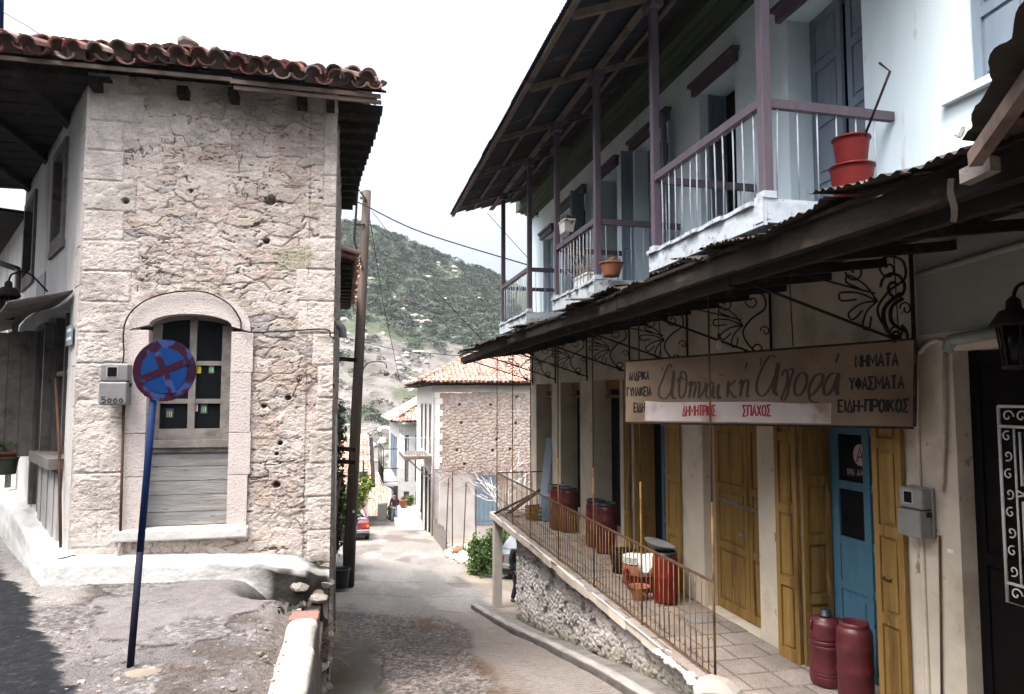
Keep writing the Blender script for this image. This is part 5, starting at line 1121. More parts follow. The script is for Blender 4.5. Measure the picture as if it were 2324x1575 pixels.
lp = onD(4.55, 2304, 772); lantern('wall_lantern', 'black iron lantern on a curved arm above the black entrance door', lp, .92, (WU - lp[0], .1, 0))
def meter_box(name, lab, o, ex, nn, s, scrawl=False):
    t = thing(name, lab, 'meter box', o); o = np.array(o, float); ex = np.array(ex, float); nn = np.array(nn, float); Z = np.array((0, 0, 1.))
    mb = MB(); mb.obox(o - ex * .15 * s - Z * .24 * s, ex * .30 * s, nn * .04, Z * .48 * s)
    mb.obox(o - ex * .145 * s + Z * .03 * s + nn * .041, ex * .29 * s, nn * .11 * s, Z * .20 * s); mb.obox(o - ex * .145 * s - Z * .235 * s + nn * .041, ex * .29 * s, nn * .14 * s, Z * .258 * s)
    b = mb.build('case', M['greymetal'], t); bev(b, .022, 3)
    mb = MB(); mb.obox(o - ex * .08 * s + Z * .075 * s + nn * (.041 + .108 * s), ex * .12 * s, nn * .006, Z * .125 * s); mb.build('window_frame', M['stripwhite'], t)
    mb = MB(); mb.obox(o - ex * .068 * s + Z * .085 * s + nn * (.041 + .113 * s), ex * .096 * s, nn * .004, Z * .105 * s); mb.build('window', M['glass'], t)
    mb = MB(); mb.obox(o + ex * .145 * s - Z * .03 * s + nn * .06, ex * .02, nn * .04, Z * .04); mb.build('latch', M['iron'], t)
    if scrawl:
        mb = MB(); f = lambda a, b: o + ex * s * (-.11 + .22 * a) + Z * s * (-.21 + .065 * b) + nn * (.042 + .14 * s); write(mb, '5ooo', f, nn, .009, .002); mb.build('scrawl', M['ink'], t)
    return t
exL = np.array((1., 0, 0)); mp_ = onV(9.05, 268, 872); mp_[1] = 9.045
meter_box('meter_box', 'grey metal meter box with scrawled number on the stone corner house front', mp_, exL, (0, -1, 0), 1.0, True)
mp2 = onU(WU, 2098, 1160); meter_box('meter_box', 'grey metal meter box on the cream wall beside the black entrance door', (WU - .005, mp2[1], mp2[2]), (0, -1, 0), (-1, 0, 0), .92)
def cable(name, lab, pts, r, mat='wire', cat='cable', n=6): mb = MB(); mb.tube(pts, r, n); o = mb.build(name, M[mat], origin=pts[0]); return tag(o, lab, cat)
fv = lambda x, y: onV(9.055, x, y)
cable('cable', 'thin grey cable looping from the meter box over the window arch to the house corner', cr([fv(275, 835), fv(281, 808), fv(281, 745), fv(300, 705), fv(345, 675), fv(412, 661), fv(470, 664), fv(520, 690), fv(545, 725), fv(556, 752), fv(640, 752), fv(738, 747), fv(750, 764), onV(9.0, 758, 768)], 4), .009)
cable('conduit', 'rusty brown conduit pipe running down from the meter box of the stone house', [fv(281, 918), fv(276, 1100), fv(273, 1218)], .016, 'rodrust', 'pipe'); cable('conduit_end', 'pale lower end of the conduit pipe above the plinth', [fv(272, 1219), fv(270, 1262)], .018, 'concrete', 'pipe')
cable('conduit', 'cream painted conduit pipe beside the entrance above the right meter box', [onU(WU - .03, 2144, 770), onU(WU - .03, 2143, 1000), onU(WU - .03, 2138, 1115)], .016, 'wall_cream', 'pipe')
cable('conduit', 'rusty thin conduit pipe below the right meter box', [onU(WU - .02, 2132, 1215), onU(WU - .02, 2135, 1400), onU(WU - .02, 2138, 1640)], .010, 'rodrust', 'pipe')
mb = MB(); q = onU(WU - .004, 2150, 1253); mb.obox(q, (0, -.06, 0), (.003, 0, 0), (0, 0, .03)); o = mb.build('sticker', M['chalk']); tag(o, 'small white paper sticker on the wall below the right meter box', 'sticker')
q = onU(WU - .03, 2020, 1308); mb = MB(); mb.tube([q + np.array((0, .05, 0)), q + np.array((-.04, .045, -.03)), q + np.array((-.04, -.045, -.03)), q + np.array((0, -.05, 0))], .008, 6); mb.build('shutter_handle', M['iron'], RB)
q = onU(WU - .03, 1767, 1228); mb = MB(); mb.obox(q, (0, -.07, 0), (-.05, 0, 0), (0, 0, .10)); mb.build('lock_box', M['yellow'], RB)
for k, (px, py) in enumerate(((1218, 472), (1219, 492))):
    q = onU(WU - .05, px, py); mb = MB(); mb.tube([q + np.array((.05, 0, 0)), q, q + np.array((0, 0, .06))], .012, 6); mb.lathe([(.03, .0), (.04, .03), (.03, .07)], q + np.array((0, 0, .05)), 10); o = mb.build('insulator', M['iron'], origin=q); tag(o, ['upper', 'lower'][k] + ' dark cable insulator at the far end of the pale blue wall', 'insulator')
# things on the balconies
RBk = 'red plastic pots stacked on the near balcony'
bq = onZ(1.776, 1936, 452)
tub('planter', 'larger red plastic pot standing on the near balcony floor', 'planter', bq, .155, .185, .28, 'redplastic'); tub('planter', 'smaller red plastic pot stacked on the larger one on the near balcony', 'planter', bq + np.array((0, 0, .285)), .125, .155, .255, 'redplastic')
hk = [onU(bq[0] + .02, 1952, 335), onU(bq[0] + .05, 2020, 162), onU(bq[0] + .05, 1996, 143)]
cable('hooked_rod', 'dark iron rod with bent top leaning on the near balcony rail', hk, .011, 'iron', 'rod')
def window_box(lab, p, L, mat, ax=(0, 1, 0)):
    t = thing('flower_box', lab, 'flower box', p); p = np.array(p, float); ax = np.array(ax, float); n = np.cross((0, 0, 1), ax); mb = MB()
    v8 = [p + ax * a * L * k + n * b * .1 * k + np.array((0, 0, z)) for z, k in ((0, .82), (.2, 1)) for a, b in ((-.5, -1), (.5, -1), (.5, 1), (-.5, 1))]
    mb.add(v8, [(0, 3, 2, 1), (0, 1, 5, 4), (1, 2, 6, 5), (2, 3, 7, 6), (3, 0, 4, 7)]); 
    for a, b in ((4, 5), (5, 6), (6, 7), (7, 4)): mb.beam(v8[a], v8[b], .025, .025)
    mb.build('box', M[mat], t); mb = MB(); mb.add([q - np.array((0, 0, .03)) for q in v8[4:]], [(0, 1, 2, 3)]); mb.build('soil', M['darkwood'], t); return t
w1 = window_box('white flower box with dry brown plant hung on the middle balcony rail', onU(UB + .12, 1282, 532), .62, 'whiteplastic')
mb = MB(); c = np.array(w1.location); leaves(mb, c + np.array((0.02, -.1, .22)), (.12, .33, .10), 420, .035, [(.16, .10, .06), (.22, .15, .09), (.11, .07, .05)], 3); leaves(mb, c + np.array((.10, -.18, -.15)), (.09, .16, .38), 380, .035, [(.14, .09, .06), (.10, .07, .05)], 4); mb.build('dry_plant', M['leaf'], w1)
w2 = window_box('white flower box standing on the middle balcony floor with bare twigs', onZ(1.776, 1324, 655) + np.array((.05, 0, 0)), .75, 'whiteplastic')
mb = MB(); rg = np.random.default_rng(12); c = np.array(w2.location) + np.array((0, .1, .18))
for k in range(46):
    d = np.array((rg.normal() * .16, rg.normal() * .28, rg.uniform(.25, .62))); mb.tube([c + np.array((rg.normal() * .03, rg.normal() * .12, 0)), c + d * .5 + rg.normal(size=3) * .03, c + d + rg.normal(size=3) * .05], [.006, .004, .002], 4, (.33, .25, .20))
mb.build('twigs', M['stone'], w2); mb = MB(); leaves(mb, c + np.array((0, .25, .0)), (.08, .2, .06), 60, .03, [(.08, .14, .04)], 5); mb.build('leaf_tuft', M['leaf'], w2)
o = tub('flowerpot', 'orange brown clay pot with dry grass on the middle balcony corner', 'pot', onZ(1.776, 1388, 628), .11, .17, .19, 'terracotta'); 
mb = MB(); leaves(mb, np.array((0, 0, .22)), (.12, .12, .07), 150, .03, [(.35, .22, .12), (.25, .15, .08)], 6); q_ = mb.build('dry_grass', M['leaf'], None); q_.parent = o
# torn corrugated roof corner close by on the right
TR = thing('torn_roof', 'torn corrugated tin roof corner with a rough timber, close at the upper right edge', 'roof', onD(3.0, 2250, 300))
A0 = onD(3.3, 2182, 318); B0 = onD(2.42, 2285, 70); e1 = B0 - A0; e2 = onD(3.35, 2420, 345) - A0; nn_ = np.cross(e1, e2); nn_ = nn_ / np.linalg.norm(nn_); nn_ = nn_ if nn_[2] > 0 else -nn_
mb = MB(); Pg = np.zeros((60, 60, 3)); rg = np.random.default_rng(2)
for i, t1 in enumerate(np.linspace(0, 2.4, 60)):
    jg = .05 * (float(fbm(np.array(t1 * 5), np.array(0.), 3, 2)) - .5)
    for j, t2 in enumerate(np.linspace(0, 2.0, 60)): Pg[i, j] = A0 + e1 * t1 + e2 * (t2 + jg * 3 * (1 - min(1, t2 * 2))) + nn_ * .011 * math.sin(t1 * 24)
mb.grid(Pg); mb.build('sheet', M['canopytin'], TR)
mb = MB(); a = onD(3.2, 2212, 362); b = onD(2.62, 2330, 195); mb.beam(a, a + (b - a) * 2.2, .055, .07); mb.build('timber', M['rafter'], TR)
mb = MB(); c = onD(3.25, 2188, 285); f_ = lambda x, y: onD(3.25, x, y); pts = [f_(2200, 250), f_(2186, 258), f_(2182, 280), f_(2168, 295), f_(2172, 312), f_(2182, 322)]
rock(mb, f_(2176, 292), (.022, .03, .05), 6, (.8, .8, .78)); mb.build('torn_flap', M['stone'], TR)

# ================================================================ FRONT SQUARE
# no stopping sign on a leaning blue pole
sp = onD(5.3, 295, 1520); scn = onD(5.28, 374, 841); ST = thing('road_sign', 'round blue and red no stopping sign on a leaning blue pole', 'road sign', sp)
hd = np.array((-math.sin(AL) * .0 - .05, -1, 0)); hd[0] = -.18; hd = hd / np.linalg.norm(hd); xr = np.cross((0, 0, 1), hd) * -1; xr = np.cross(hd, (0, 0, 1)); xr = xr if xr[0] > 0 else -xr; zu = np.array((0, 0, 1.))
R0 = 71 / 1620 * 5.2
def disc(r0, r1, t, n=48):
    vs = []; 
    return [scn + (xr * math.cos(q) + zu * math.sin(q)) * r0 for q in np.linspace(0, 2 * math.pi, n + 1)[:-1]]
mb = MB(); mb.prism(disc(R0, 0, 0), hd * .012); mb.build('disc', M['signred'], ST)
mb = MB(); mb.prism([p + hd * .0121 for p in disc(R0 * .735, 0, 0)], hd * .003); mb.build('blue_field', M['signblue'], ST)
mb = MB()
for k, an in enumerate((math.radians(22), math.radians(113))):
    d = xr * math.cos(an) + zu * math.sin(an); ribbon(mb, [scn - d * R0 * .80 + hd * .0152, scn + d * R0 * .80 + hd * .0152], .052, hd, .002, .0006 * k)
mb.build('cross', M['signred'], ST)
top = onD(5.3, 349, 890)
mb = MB(); mb.tube([sp + (top - sp) * .42, top], .025, 12); mb.build('pole', M['polesign'], ST)
mb = MB(); mb.tube([sp - (top - sp) * .02, sp + (top - sp) * .4201], .0251, 12); mb.build('pole_base', M['polebase'], ST)
mb = MB(); mb.obox(top - xr * .06 + hd * .014 - zu * .03, xr * .13, hd * .006, zu * .05); mb.obox(top - xr * .02 + hd * .02 - zu * .02, xr * .03, hd * .01, zu * .03); mb.build('bracket', M['iron'], ST)
mb = MB(); rock(mb, (0, 0, 0), (.15, .11, .05), 12, (.36, .32, .27)); o = mb.build('rock', M['rock']); o.location = sp + np.array((.12, -.14, -.0)); tag(o, 'flat stone at the foot of the sign pole', 'rock')
# whitewashed kerb wall with a brick end
KW = thing('kerb_wall', 'low whitewashed concrete kerb wall with red bricks at its far end', 'low wall', (-.40, 6, -2.3))
mb = MB(); vk = np.arange(3.0, 7.0, .04); tz = zplaza(np.full_like(vk, -.4), vk) + .02
pr = [(-.28, -2.0), (-.275, -.06), (-.25, -.015), (-.2, 0), (-.08, .003), (-.02, -.012), (0, -.06), (.0, -.5), (-.01, -2.2)]
Pg = np.zeros((len(pr), len(vk), 3)); Cg = np.zeros_like(Pg)
for i in range(len(vk)):
    for j, (a, b) in enumerate(pr):
        n_ = float(fbm(np.array(vk[i] * 5), np.array(j * .8), 4, 6)) - .5; n4 = float(fbm(np.array(vk[i] * 9), np.array(j * 1.8), 3, 16)); Pg[j, i] = (-.235 + a + .045 * n_, vk[i], tz[i] + b + .03 * n_)
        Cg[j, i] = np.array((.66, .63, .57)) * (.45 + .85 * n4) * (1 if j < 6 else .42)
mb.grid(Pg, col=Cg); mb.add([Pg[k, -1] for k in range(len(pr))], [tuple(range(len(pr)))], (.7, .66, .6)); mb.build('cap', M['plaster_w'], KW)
mb = MB(); rg = np.random.default_rng(3)
for k in range(3):
    for q in range(2): mb.box(-.51 + .0 * q + .005 * k, -.24, 7.02 + k * .115, 7.125 + k * .115, -2.16 - .095 * q - .5 * (q == 1), -2.035 - .125 * q - .012 * k, (1.15 + .2 * rg.random(), 1.1, 1.1))
bev(mb.build('bricks', M['brick'], KW), .012, 2)
mb = MB(); mb.box(-.5, -.25, 7.38, 8.9, -5, -2.62, (.5, .46, .42)); mb.build('footing', M['concrete'], KW)
# litter in the pit, pebbles on the square
rg = np.random.default_rng(17)
mb = MB()
for k in range(330):
    u = rg.normal(-.66, .17); v = rg.normal(8.25, .33); u = min(u, -.36); s = rg.uniform(.015, .05); z = float(zplaza(np.array(u), np.array(v))) - .46 * math.exp(-((((u + .58) / .46) ** 2 + ((v - 8.5) / .5) ** 2) ** 1.6)) - .03
    c = [(.02, .02, .018), (.03, .03, .03), (.05, .045, .04), (.45, .42, .38), (.35, .26, .14)][rg.choice(5, p=[.42, .27, .17, .08, .06])]; a = rg.normal(size=3); b = np.cross(a, rg.normal(size=3)); a /= np.linalg.norm(a); b /= np.linalg.norm(b); q = np.array((u, v, z + .02)); mb.add([q - a * s, q - b * s * .7, q + a * s, q + b * s * .7], [(0, 1, 2, 3)], c)
o = mb.build('litter', M['leaf']); tag(o, 'dark heap of litter and leaves in the hollow beside the plinth', 'litter', kind='stuff')
for k, (x, y, s, c, lab, cat) in enumerate(((1070 / 1.7625 + 5, 1443, .055, (.40, .05, .08), 'crumpled red and white wrapper in the litter hollow', 'wrapper'), (688, 1470, .04, (.6, .57, .5), 'cream crumpled carton beside the brick end of the kerb wall', 'carton'), (642, 1487, .04, (.62, .6, .58), 'white scrap of paper on the dirt left of the kerb wall', 'paper'))):
    q = onZ(-2.3, x, y); q[0] = min(q[0], -.42); q[2] = float(zplaza(np.array(q[0]), np.array(q[1]))) - .10; mb = MB(); rock(mb, (0, 0, 0), (s * 1.2, s, s * .5), k, tuple(np.array(c) * 1.8)); o = mb.build('litter_piece', M['leaf']); o.location = q; tag(o, lab, cat)
mb = MB()
for k in range(420):
    u = rg.uniform(-3.2, -.45); v = rg.uniform(4.6, 7.2) if k % 3 else rg.uniform(4.4, 6.0); s = rg.uniform(.006, .02) if k % 9 else rg.uniform(.02, .04)
    rock(mb, (u, v, float(zplaza(np.array(u), np.array(v))) + .015), (s, s * .8, s * .6), k, tuple(np.array((.42, .38, .345)) * rg.uniform(.5, 1.3)))
tag(mb.build('gravel', M['rock']), 'loose pebbles scattered over the square', 'gravel', kind='stuff')
mb = MB(); rg = np.random.default_rng(8)
for k in range(40):
    c = np.array((-.22, 7.6 + rg.normal() * .25, -2.45)); d = np.array((rg.uniform(.05, .32), rg.normal() * .2, rg.uniform(-.15, .22))); mb.tube([c, c + d * .6 + rg.normal(size=3) * .03, c + d], [.004, .003, .0015], 4, (.05, .035, .025))
tag(mb.build('dry_weed', M['leaf']), 'dry dark weed growing out of the broken kerb end', 'weed')
# on the corner house: street name plate, stickers, insulator, elbow pipe, rod
mb = MB(); a = lw(.10, .62, .04); mb.obox(a, dl * .42, nl * .008, (0, 0, .24)); pl = mb.build('name_plate', M['bluewood']); tag(pl, 'blue street name plate on the left corner of the stone house', 'name plate')
mb = MB()
for k in range(2): ribbon(mb, [lw(.16, .80 - .1 * k, .049), lw(.46, .80 - .1 * k, .049)], .035, nl, .001)
q_ = mb.build('plate_lettering', M['chalk'], None); q_.parent = pl
CDS = [('dark card of coloured pencils hanging in the lower left window pane', 385, 938, .085, .11, (.04, .05, .09), (.25, .28, .06)), ('white picture card in the lower right window pane', 443, 922, .06, .12, (.5, .48, .5), (.35, .08, .1)), ('dark card of coloured pencils hanging in the lower right window pane', 463, 927, .075, .125, (.04, .06, .10), (.22, .26, .07)), ('yellow boxed card partly behind the round sign in the window', 451, 836, .055, .12, (.42, .32, .03), (.40, .3, .03)), ('green and purple toy card in the right window pane', 480, 836, .062, .12, (.18, .09, .2), (.12, .5, .12))]
for lab, px, py, w, h, c1, c2 in CDS:
    q = onV(yw + .004, px, py); t = thing('window_card', lab, 'card', q, 'cards shown in the arched window'); mb = MB(); mb.box(q[0] - w / 2, q[0] + w / 2, yw + .002, yw + .006, q[2] - h / 2, q[2] + h / 2, c1); mb.build('card', M['leaf'], t)
    mb = MB()
    for k in range(3): mb.box(q[0] - w * .36 + k * w * .26, q[0] - w * .2 + k * w * .26, yw - .001, yw + .0015, q[2] - h * .38, q[2] + h * (.2 + .05 * (k % 2)), tuple(np.array(c2) * (.7 + .3 * k)))
    mb.build('print', M['leaf'], t)
cable('iron_rod', 'rusty iron pipe standing in the shop doorway of the stone house', [lw(.22, -1.72, .05), lw(.55, -.6, .06), lw(.98, .24, .07)], .018, 'rodrust', 'pipe')
q = onU(.30, 812, 297); mb = MB(); mb.tube([q + np.array((0, 0, .22)), q + np.array((0, 0, .05))], .012, 6); mb.lathe([(.02, .06), (.05, .03), (.05, -.03), (.03, -.07)][::-1], q, 12); o = mb.build('insulator', M['whiteplastic'], origin=q); tag(o, 'white insulator hanging below the street side eave of the stone house', 'insulator')
q = np.array((-.2, 10.6, .0)); q = onV(10.4, 762, 742); cable('elbow_pipe', 'grey elbow vent pipe sticking out of the side wall of the stone house', cr([onV(10.4, 752, 735), onV(10.4, 768, 738), onV(10.4, 777, 748), onV(10.4, 778, 766)], 6), .055, 'greymetal', 'pipe', 12)
cable('side_conduit', 'thin grey pipe down the street side corner of the stone house', [(-.15, 9.25, -.2), (-.14, 9.25, -1.6), (-.12, 9.25, -2.9)], .012, 'greymetal', 'pipe')
# ================================================================ NEIGHBOURS AND FARTHER HOUSES
tcf = [(.60, .36, .275), (.64, .42, .33), (.52, .29, .215), (.68, .50, .42), (.55, .36, .29)]
# house past the corner house on the left street
NH = thing('left_house', 'shaded plastered house beyond the corner house at the left picture edge', 'house', lw(8, -1.6))
mb = MB(); mb.add([lw(5.95, -3, -.02), lw(14, -3, -.02), lw(14, 3.3, -.02), lw(5.95, 3.3, -.02)], [(0, 1, 2, 3)]); mb.add([lw(5.95, -3, -.02), lw(5.95, 3.3, -.02), lw(5.95, 3.3, -4), lw(5.95, -3, -4)], [(0, 1, 2, 3)]); mb.build('wall', M['plaster_l'], NH)
mb = MB(); mb.obox(lw(5.9, 3.32, .9), dl * 8, -nl * 5, (0, 0, .06)); mb.build('eave', M['darkwood'], NH)
mb = MB(); mb.tube([lw(6.2, 2.6, .9), lw(5.2, 2.2, .12)], .05, 8); mb.tube([lw(5.2, 2.2, .12), lw(5.2, -1.5, .12)], .05, 8); mb.build('downpipe', M['greymetal'], NH)
for a in (6.6, 8.4): mb = MB(); mb.obox(lw(a, -1.5, -.01), dl * 1.0, nl * .04, (0, 0, 2.4)); mb.build('door', M['darkwood'], NH); mb = MB(); mb.obox(lw(a - .2, -1.5, .0), dl * .19, nl * .12, (0, 0, 2.9)); mb.build('pilaster', M['plaster_w'], NH)
ll = onP(lw(5.6, 0, .5), nl, 17, 690); lantern('wall_lantern', 'dark lantern on a bracket at the far left wall', ll, 1.05, -nl * .45)
t = window_box('terracotta planter with green leaves on the plinth at the left edge', onP(lw(6, 0, .35), nl, 8, 1040) + np.array((0, 0, -.1)), .8, 'terracotta', dl); mb = MB(); leaves(mb, np.array(t.location) + np.array((0, 0, .3)), (.25, .4, .22), 260, .05, [(.06, .16, .03), (.09, .2, .04)], 8); mb.build('foliage', M['leaf'], t)
tub('pot', 'small dark green pot below the terracotta planter at the left edge', 'pot', onP(lw(6, 0, .35), nl, 13, 1076), .12, .15, .22, 'green')
mb = MB(); mb.tube([onD(9, -4, 120), onD(9, 0, -200)], .06, 8); o = mb.build('utility_pole', M['polesign']); tag(o, 'dark pole at the top left picture corner behind the tile roof', 'pole')
cable('wire', 'black wire from the top left pole down to the tile roof', [onD(9, 0, 24), onD(9.0, 60, 58), onD(9.0, 112, 92)], .006)
mb = MB(); a = lw(7.2, -1.72, .75); rock(mb, (0, 0, 0), (.16, .10, .22), 5); o = mb.build('paper', M['whiteplastic']); o.location = a + np.array((.25, -1.6, .0)); tag(o, 'crumpled white paper lying against the plinth on the left street', 'paper')

# lean-to eave of the next house down the lane
H2 = thing('lane_house', 'stone house behind the corner house with a sagging tiled eave over the lane', 'house', (-2, 18, -5))
mb = MB(); mb.box(-5, -.45, 14.2, 22, -6, 2.75); mb.build('wall', M['wall_cream'], H2)
mb = MB(); mb.obox((-.5, 14.6, 2.72), (.58, 0, 0), (-.1, 7.0, -.1), (0, 0, .05)); mb.obox((-4.5, 14.6, 2.78), (4.5, 0, 0), (0, 7, 0), (0, 0, .06))
for k in range(12): mb.obox((-.5, 14.7 + k * .6, 2.62), (.52, 0, 0), (0, .09, 0), (0, 0, .1))
mb.build('eave', M['darkwood'], H2)
mb = MB(); tiles(mb, (.12, 14.5, 2.80), (0, 1, 0), (-.93, 0, .3), 34, 3, .1, .45, 7, 5, 1.6, tcf); mb.build('roof_tiles', M['tilefar'], H2)
mb = MB(); 
for q in ((-.4, 14.5, .75), (-.4, 14.9, -1.05), (-.4, 14.9, -1.3)): mb.obox(q, (.55, 0, -.04), (0, .10, 0), (0, 0, .08))
mb.build('beam_end', M['darkwood'], H2)
# white garden wall, shrubs over it, bin
GW = MB(); gv_ = np.linspace(19.3, 28.5, 24)
pts = [(np.interp(v, [19.3, 24, 28.5], [-.46, -.36, -.28]), v) for v in gv_]
for (a, b), (c, d) in zip(pts[:-1], pts[1:]):
    z0, z1 = [float(zstreet(np.array(-.4), np.array(q))) for q in (b, d)]; t0, t1 = [np.interp(q, [19.3, 28.5], [-3.15, -4.75]) for q in (b, d)]
    GW.add([(a, b, z0 - .2), (c, d, z1 - .2), (c, d, t1), (a, b, t0)], [(0, 3, 2, 1)]); GW.add([(a, b, t0), (c, d, t1), (c - .25, d, t1), (a - .25, b, t0)], [(0, 1, 2, 3)])
GW.add([(-.46, 19.3, -5.6), (-2.2, 19.3, -5.6), (-2.2, 19.3, -3.15), (-.46, 19.3, -3.15)], [(0, 1, 2, 3)])
o = GW.build('garden_wall', M['plaster_w']); tag(o, 'white garden wall along the left side of the lane behind the utility pole', 'wall')
def shrub(name, lab, c, rad, n, size, cols, seed, cat='shrub', trunk=True, stem=None):
    base = np.array((c[0], c[1], stem if stem is not None else c[2] - rad[2])); t = thing(name, lab, cat, base); mb = MB(); rg = np.random.default_rng(seed)
    leaves(mb, c, rad, n, size, cols, seed)
    for k in range(5): d = rg.normal(size=3) * .55; leaves(mb, np.array(c) + d * np.array(rad), np.array(rad) * rg.uniform(.35, .6), n // 5, size, cols, seed + k + 1)
    mb.build('foliage', M['leaf'], t); mb = MB()
    for k in range(4): mb.tube([base, base + (np.array(c) - base) * .5 + rg.normal(size=3) * .1, np.array(c) + rg.normal(size=3) * np.array(rad) * .5], [.05, .035, .015], 5, (.18, .13, .1))
    mb.build('stems', M['stone'], t); return t
shrub('shrub', 'dark green climbing shrub between the stone house and the utility pole', (-.35, 20.6, -2.7), (.42, .8, 1.3), 1500, .075, [(.02, .04, .02), (.03, .055, .025), (.04, .06, .03)], 21, stem=-4.8)
shrub('shrub', 'bright yellow green bush behind the utility pole', (-.05, 24.5, -3.6), (.55, .8, .75), 1100, .08, [(.12, .16, .02), (.16, .2, .03), (.08, .12, .02)], 22, stem=-5.4)
shrub('shrub', 'small trailing green plant high on the side of the lane house', (-.3, 18.6, -1.0), (.3, .6, 1.1), 500, .06, [(.04, .08, .03), (.06, .10, .04)], 23, stem=-3)
bp_ = onZ(float(zstreet(np.array(.0), np.array(18.9))), 782, 1325); PD = 18.9
bn = thing('waste_bin', 'black plastic bin standing at the foot of the utility pole', 'bin', (bp_[0] - .10, bp_[1] - .35, bp_[2]))
c = np.array(bn.location); mb = MB(); mb.lathe([(.19, 0), (.235, .48), (.255, .48), (.255, .505), (.225, .505), (.215, .46), (.18, .05)], c, 24); mb.build('body', M['blackplastic'], bn)
for s in (-1, 1): mb = MB(); mb.tube([c + np.array((s * .24, 0, .46)), c + np.array((s * .29, 0, .45)), c + np.array((s * .29, 0, .41)), c + np.array((s * .235, 0, .40))], .012, 5); mb.build('handle', M['blackplastic'], bn)
UP = thing('utility_pole', 'tall leaning wooden utility pole with lamp arm beside the lane', 'utility pole', bp_ + np.array((.09, .15, -.1)))
b0_ = np.array(UP.location); D0 = b0_[0] * math.sin(AL) + b0_[1] * math.cos(AL); tp = onD(D0, 833, 433)
mb = MB(); mb.tube([b0_ + (tp - b0_) * q for q in np.linspace(0, 1, 9)], [.17 - .055 * q for q in np.linspace(0, 1, 9)], 16); mb.build('pole', M['pole'], UP)
ppt = lambda x, y, o=0: onD(D0 + o, x, y)
mb = MB(); mb.beam(ppt(812, 424, -.15), ppt(804, 545, -.15), .07, .05); mb.beam(ppt(803, 540, -.15), ppt(823, 612, -.15), .06, .05); mb.beam(ppt(812, 428, -.15), ppt(832, 455, -.15), .05, .04); mb.beam(ppt(806, 510, -.15), ppt(828, 510, -.15), .04, .04); mb.build('stay_bracket', M['iron'], UP)
for y in (436, 448): mb = MB(); c = ppt(820, y, -.2); mb.lathe([(.02, -.06), (.05, -.02), (.05, .02), (.02, .06)], c, 10); mb.build('insulator', M['greymetal'], UP)
mb = MB(); mb.tube(cr([ppt(822, 855, -.14), ppt(826, 835, -.2), ppt(840, 822, -.3), ppt(865, 820, -.4), ppt(876, 826, -.42), ppt(877, 836, -.42)], 6), .018, 6); lm = mb.build('lamp_arm', M['greymetal'], UP)
mb = MB(); mb.lathe([(.05, -.10), (.09, -.03), (.04, .03), (.03, .06)], ppt(877, 845, -.42), 12); mb.build('lamp_head', M['greymetal'], lm)
mb = MB(); q = ppt(800, 1164, -.20); mb.obox(q, (.06, -.01, 0), (0, -.01, 0), (0, 0, .07)); mb.build('tag_plate', M['chalk'], UP)
cable('wire', 'thick black cable from the utility pole to the far end of the balconies', cr([ppt(795, 451, 0), ppt(828, 466, -.2), onU(2.0, 960, 528), onU(WU - .05, 1207, 604)], 8), .018)
cable('wire', 'thin wire from the eave roof corner down to the far balcony post', [onU(2.9, 1106, 484), onU(3.63, 1204, 592)], .007)
cable('wire', 'thin wire dropping steeply from the utility pole towards the stone gable house', [ppt(840, 500), onD(26, 870, 690), onD(33, 908, 868)], .012)
cable('wire', 'thin wire slanting from the utility pole towards the canopy end', [ppt(845, 480), onD(20, 960, 630), onD(20, 1095, 772)], .009)
cable('wire', 'low thin wire crossing behind the utility pole below the canopy tip', [onD(22, 770, 762), onD(22, 905, 796), onD(22, 1050, 808)], .009)
cable('wire', 'loose loop of wire hanging from the lane house eave to the pole', cr([onD(18, 764, 600), onD(18, 790, 660), onD(18.5, 812, 690), ppt(812, 700, -.2)], 6), .009)

# stone gable house
H3 = thing('gable_house', 'two storey rubble stone house with pale tiled hip roof and balcony facing the lane', 'house', (8, 40, -6.8))
hu, hv0, hv1, hz = 4.14, 35.47, 44.6, .62
S, T = np.meshgrid(np.arange(hu, 12.5, .035), np.arange(-3.5, .28, .035))
wx = S + .03 * (fbm(S * 6, T * 6, 2, 3) - .5); d1, d2, cid = cells(wx * 3.3 + .4 * np.floor(T * 6.6) * .3, T * 6.6 + .1 * np.sin(S * 3), 63); e = d2 - d1
C = mixc((.43, .38, .345), (.31, .265, .235), cid); C = mixc(C, (.38, .32, .26), (vn(cid * 71, cid * 13, 2) > .7) * .8); C = mixc(C, (.24, .145, .12), (1 - sst(.03, .12, e)) * .9); C = mixc(C, (.27, .19, .16), sst(.6, .72, fbm(S * .7, T * .9, 3, 5)) * .6)
H = .03 * sst(.02, .25, e)
for px, py in ((1225, 585 / 2.25 * 0 + 600), ):
    pass
for hx, hz_ in ((5.4, -.35), (7.0, -.35), (8.35, .05), (5.5, -1.25), (7.3, -2.1), (7.1, -2.65), (5.3, -2.6), (5.7, -3.3), (8.3, -1.3), (8.0, -2.6)):
    k_ = np.exp(-(((S - hx) / .07) ** 2 + ((T - hz_) / .07) ** 2) ** 2); C = mixc(C, (.03, .025, .02), k_); H = H - .1 * k_
mb = MB(); mb.grid(np.stack([S, hv0 - H, T], -1), col=C); mb.build('gable_wall', M['stone'], H3)
mb = MB(); rg = np.random.default_rng(5)
for k in range(13): z0 = -3.5 + k * .29; mb.box(hu - .02, hu + (.42 if k % 2 else .28), hv0 - .05, hv0 + .2, z0 + .006, z0 + .284, tuple(np.array((.72, .69, .65)) * rg.uniform(.9, 1.1)))
mb.build('corner_stones', M['stone'], H3)
mb = MB(); mb.box(hu - .01, 12.5, hv0 - .03, hv0 + .3, .275, .80); mb.box(hu, 12.5, hv0 - .02, hv0 + .2, -8, -3.5); mb.build('plaster_band', M['plaster_p'], H3)
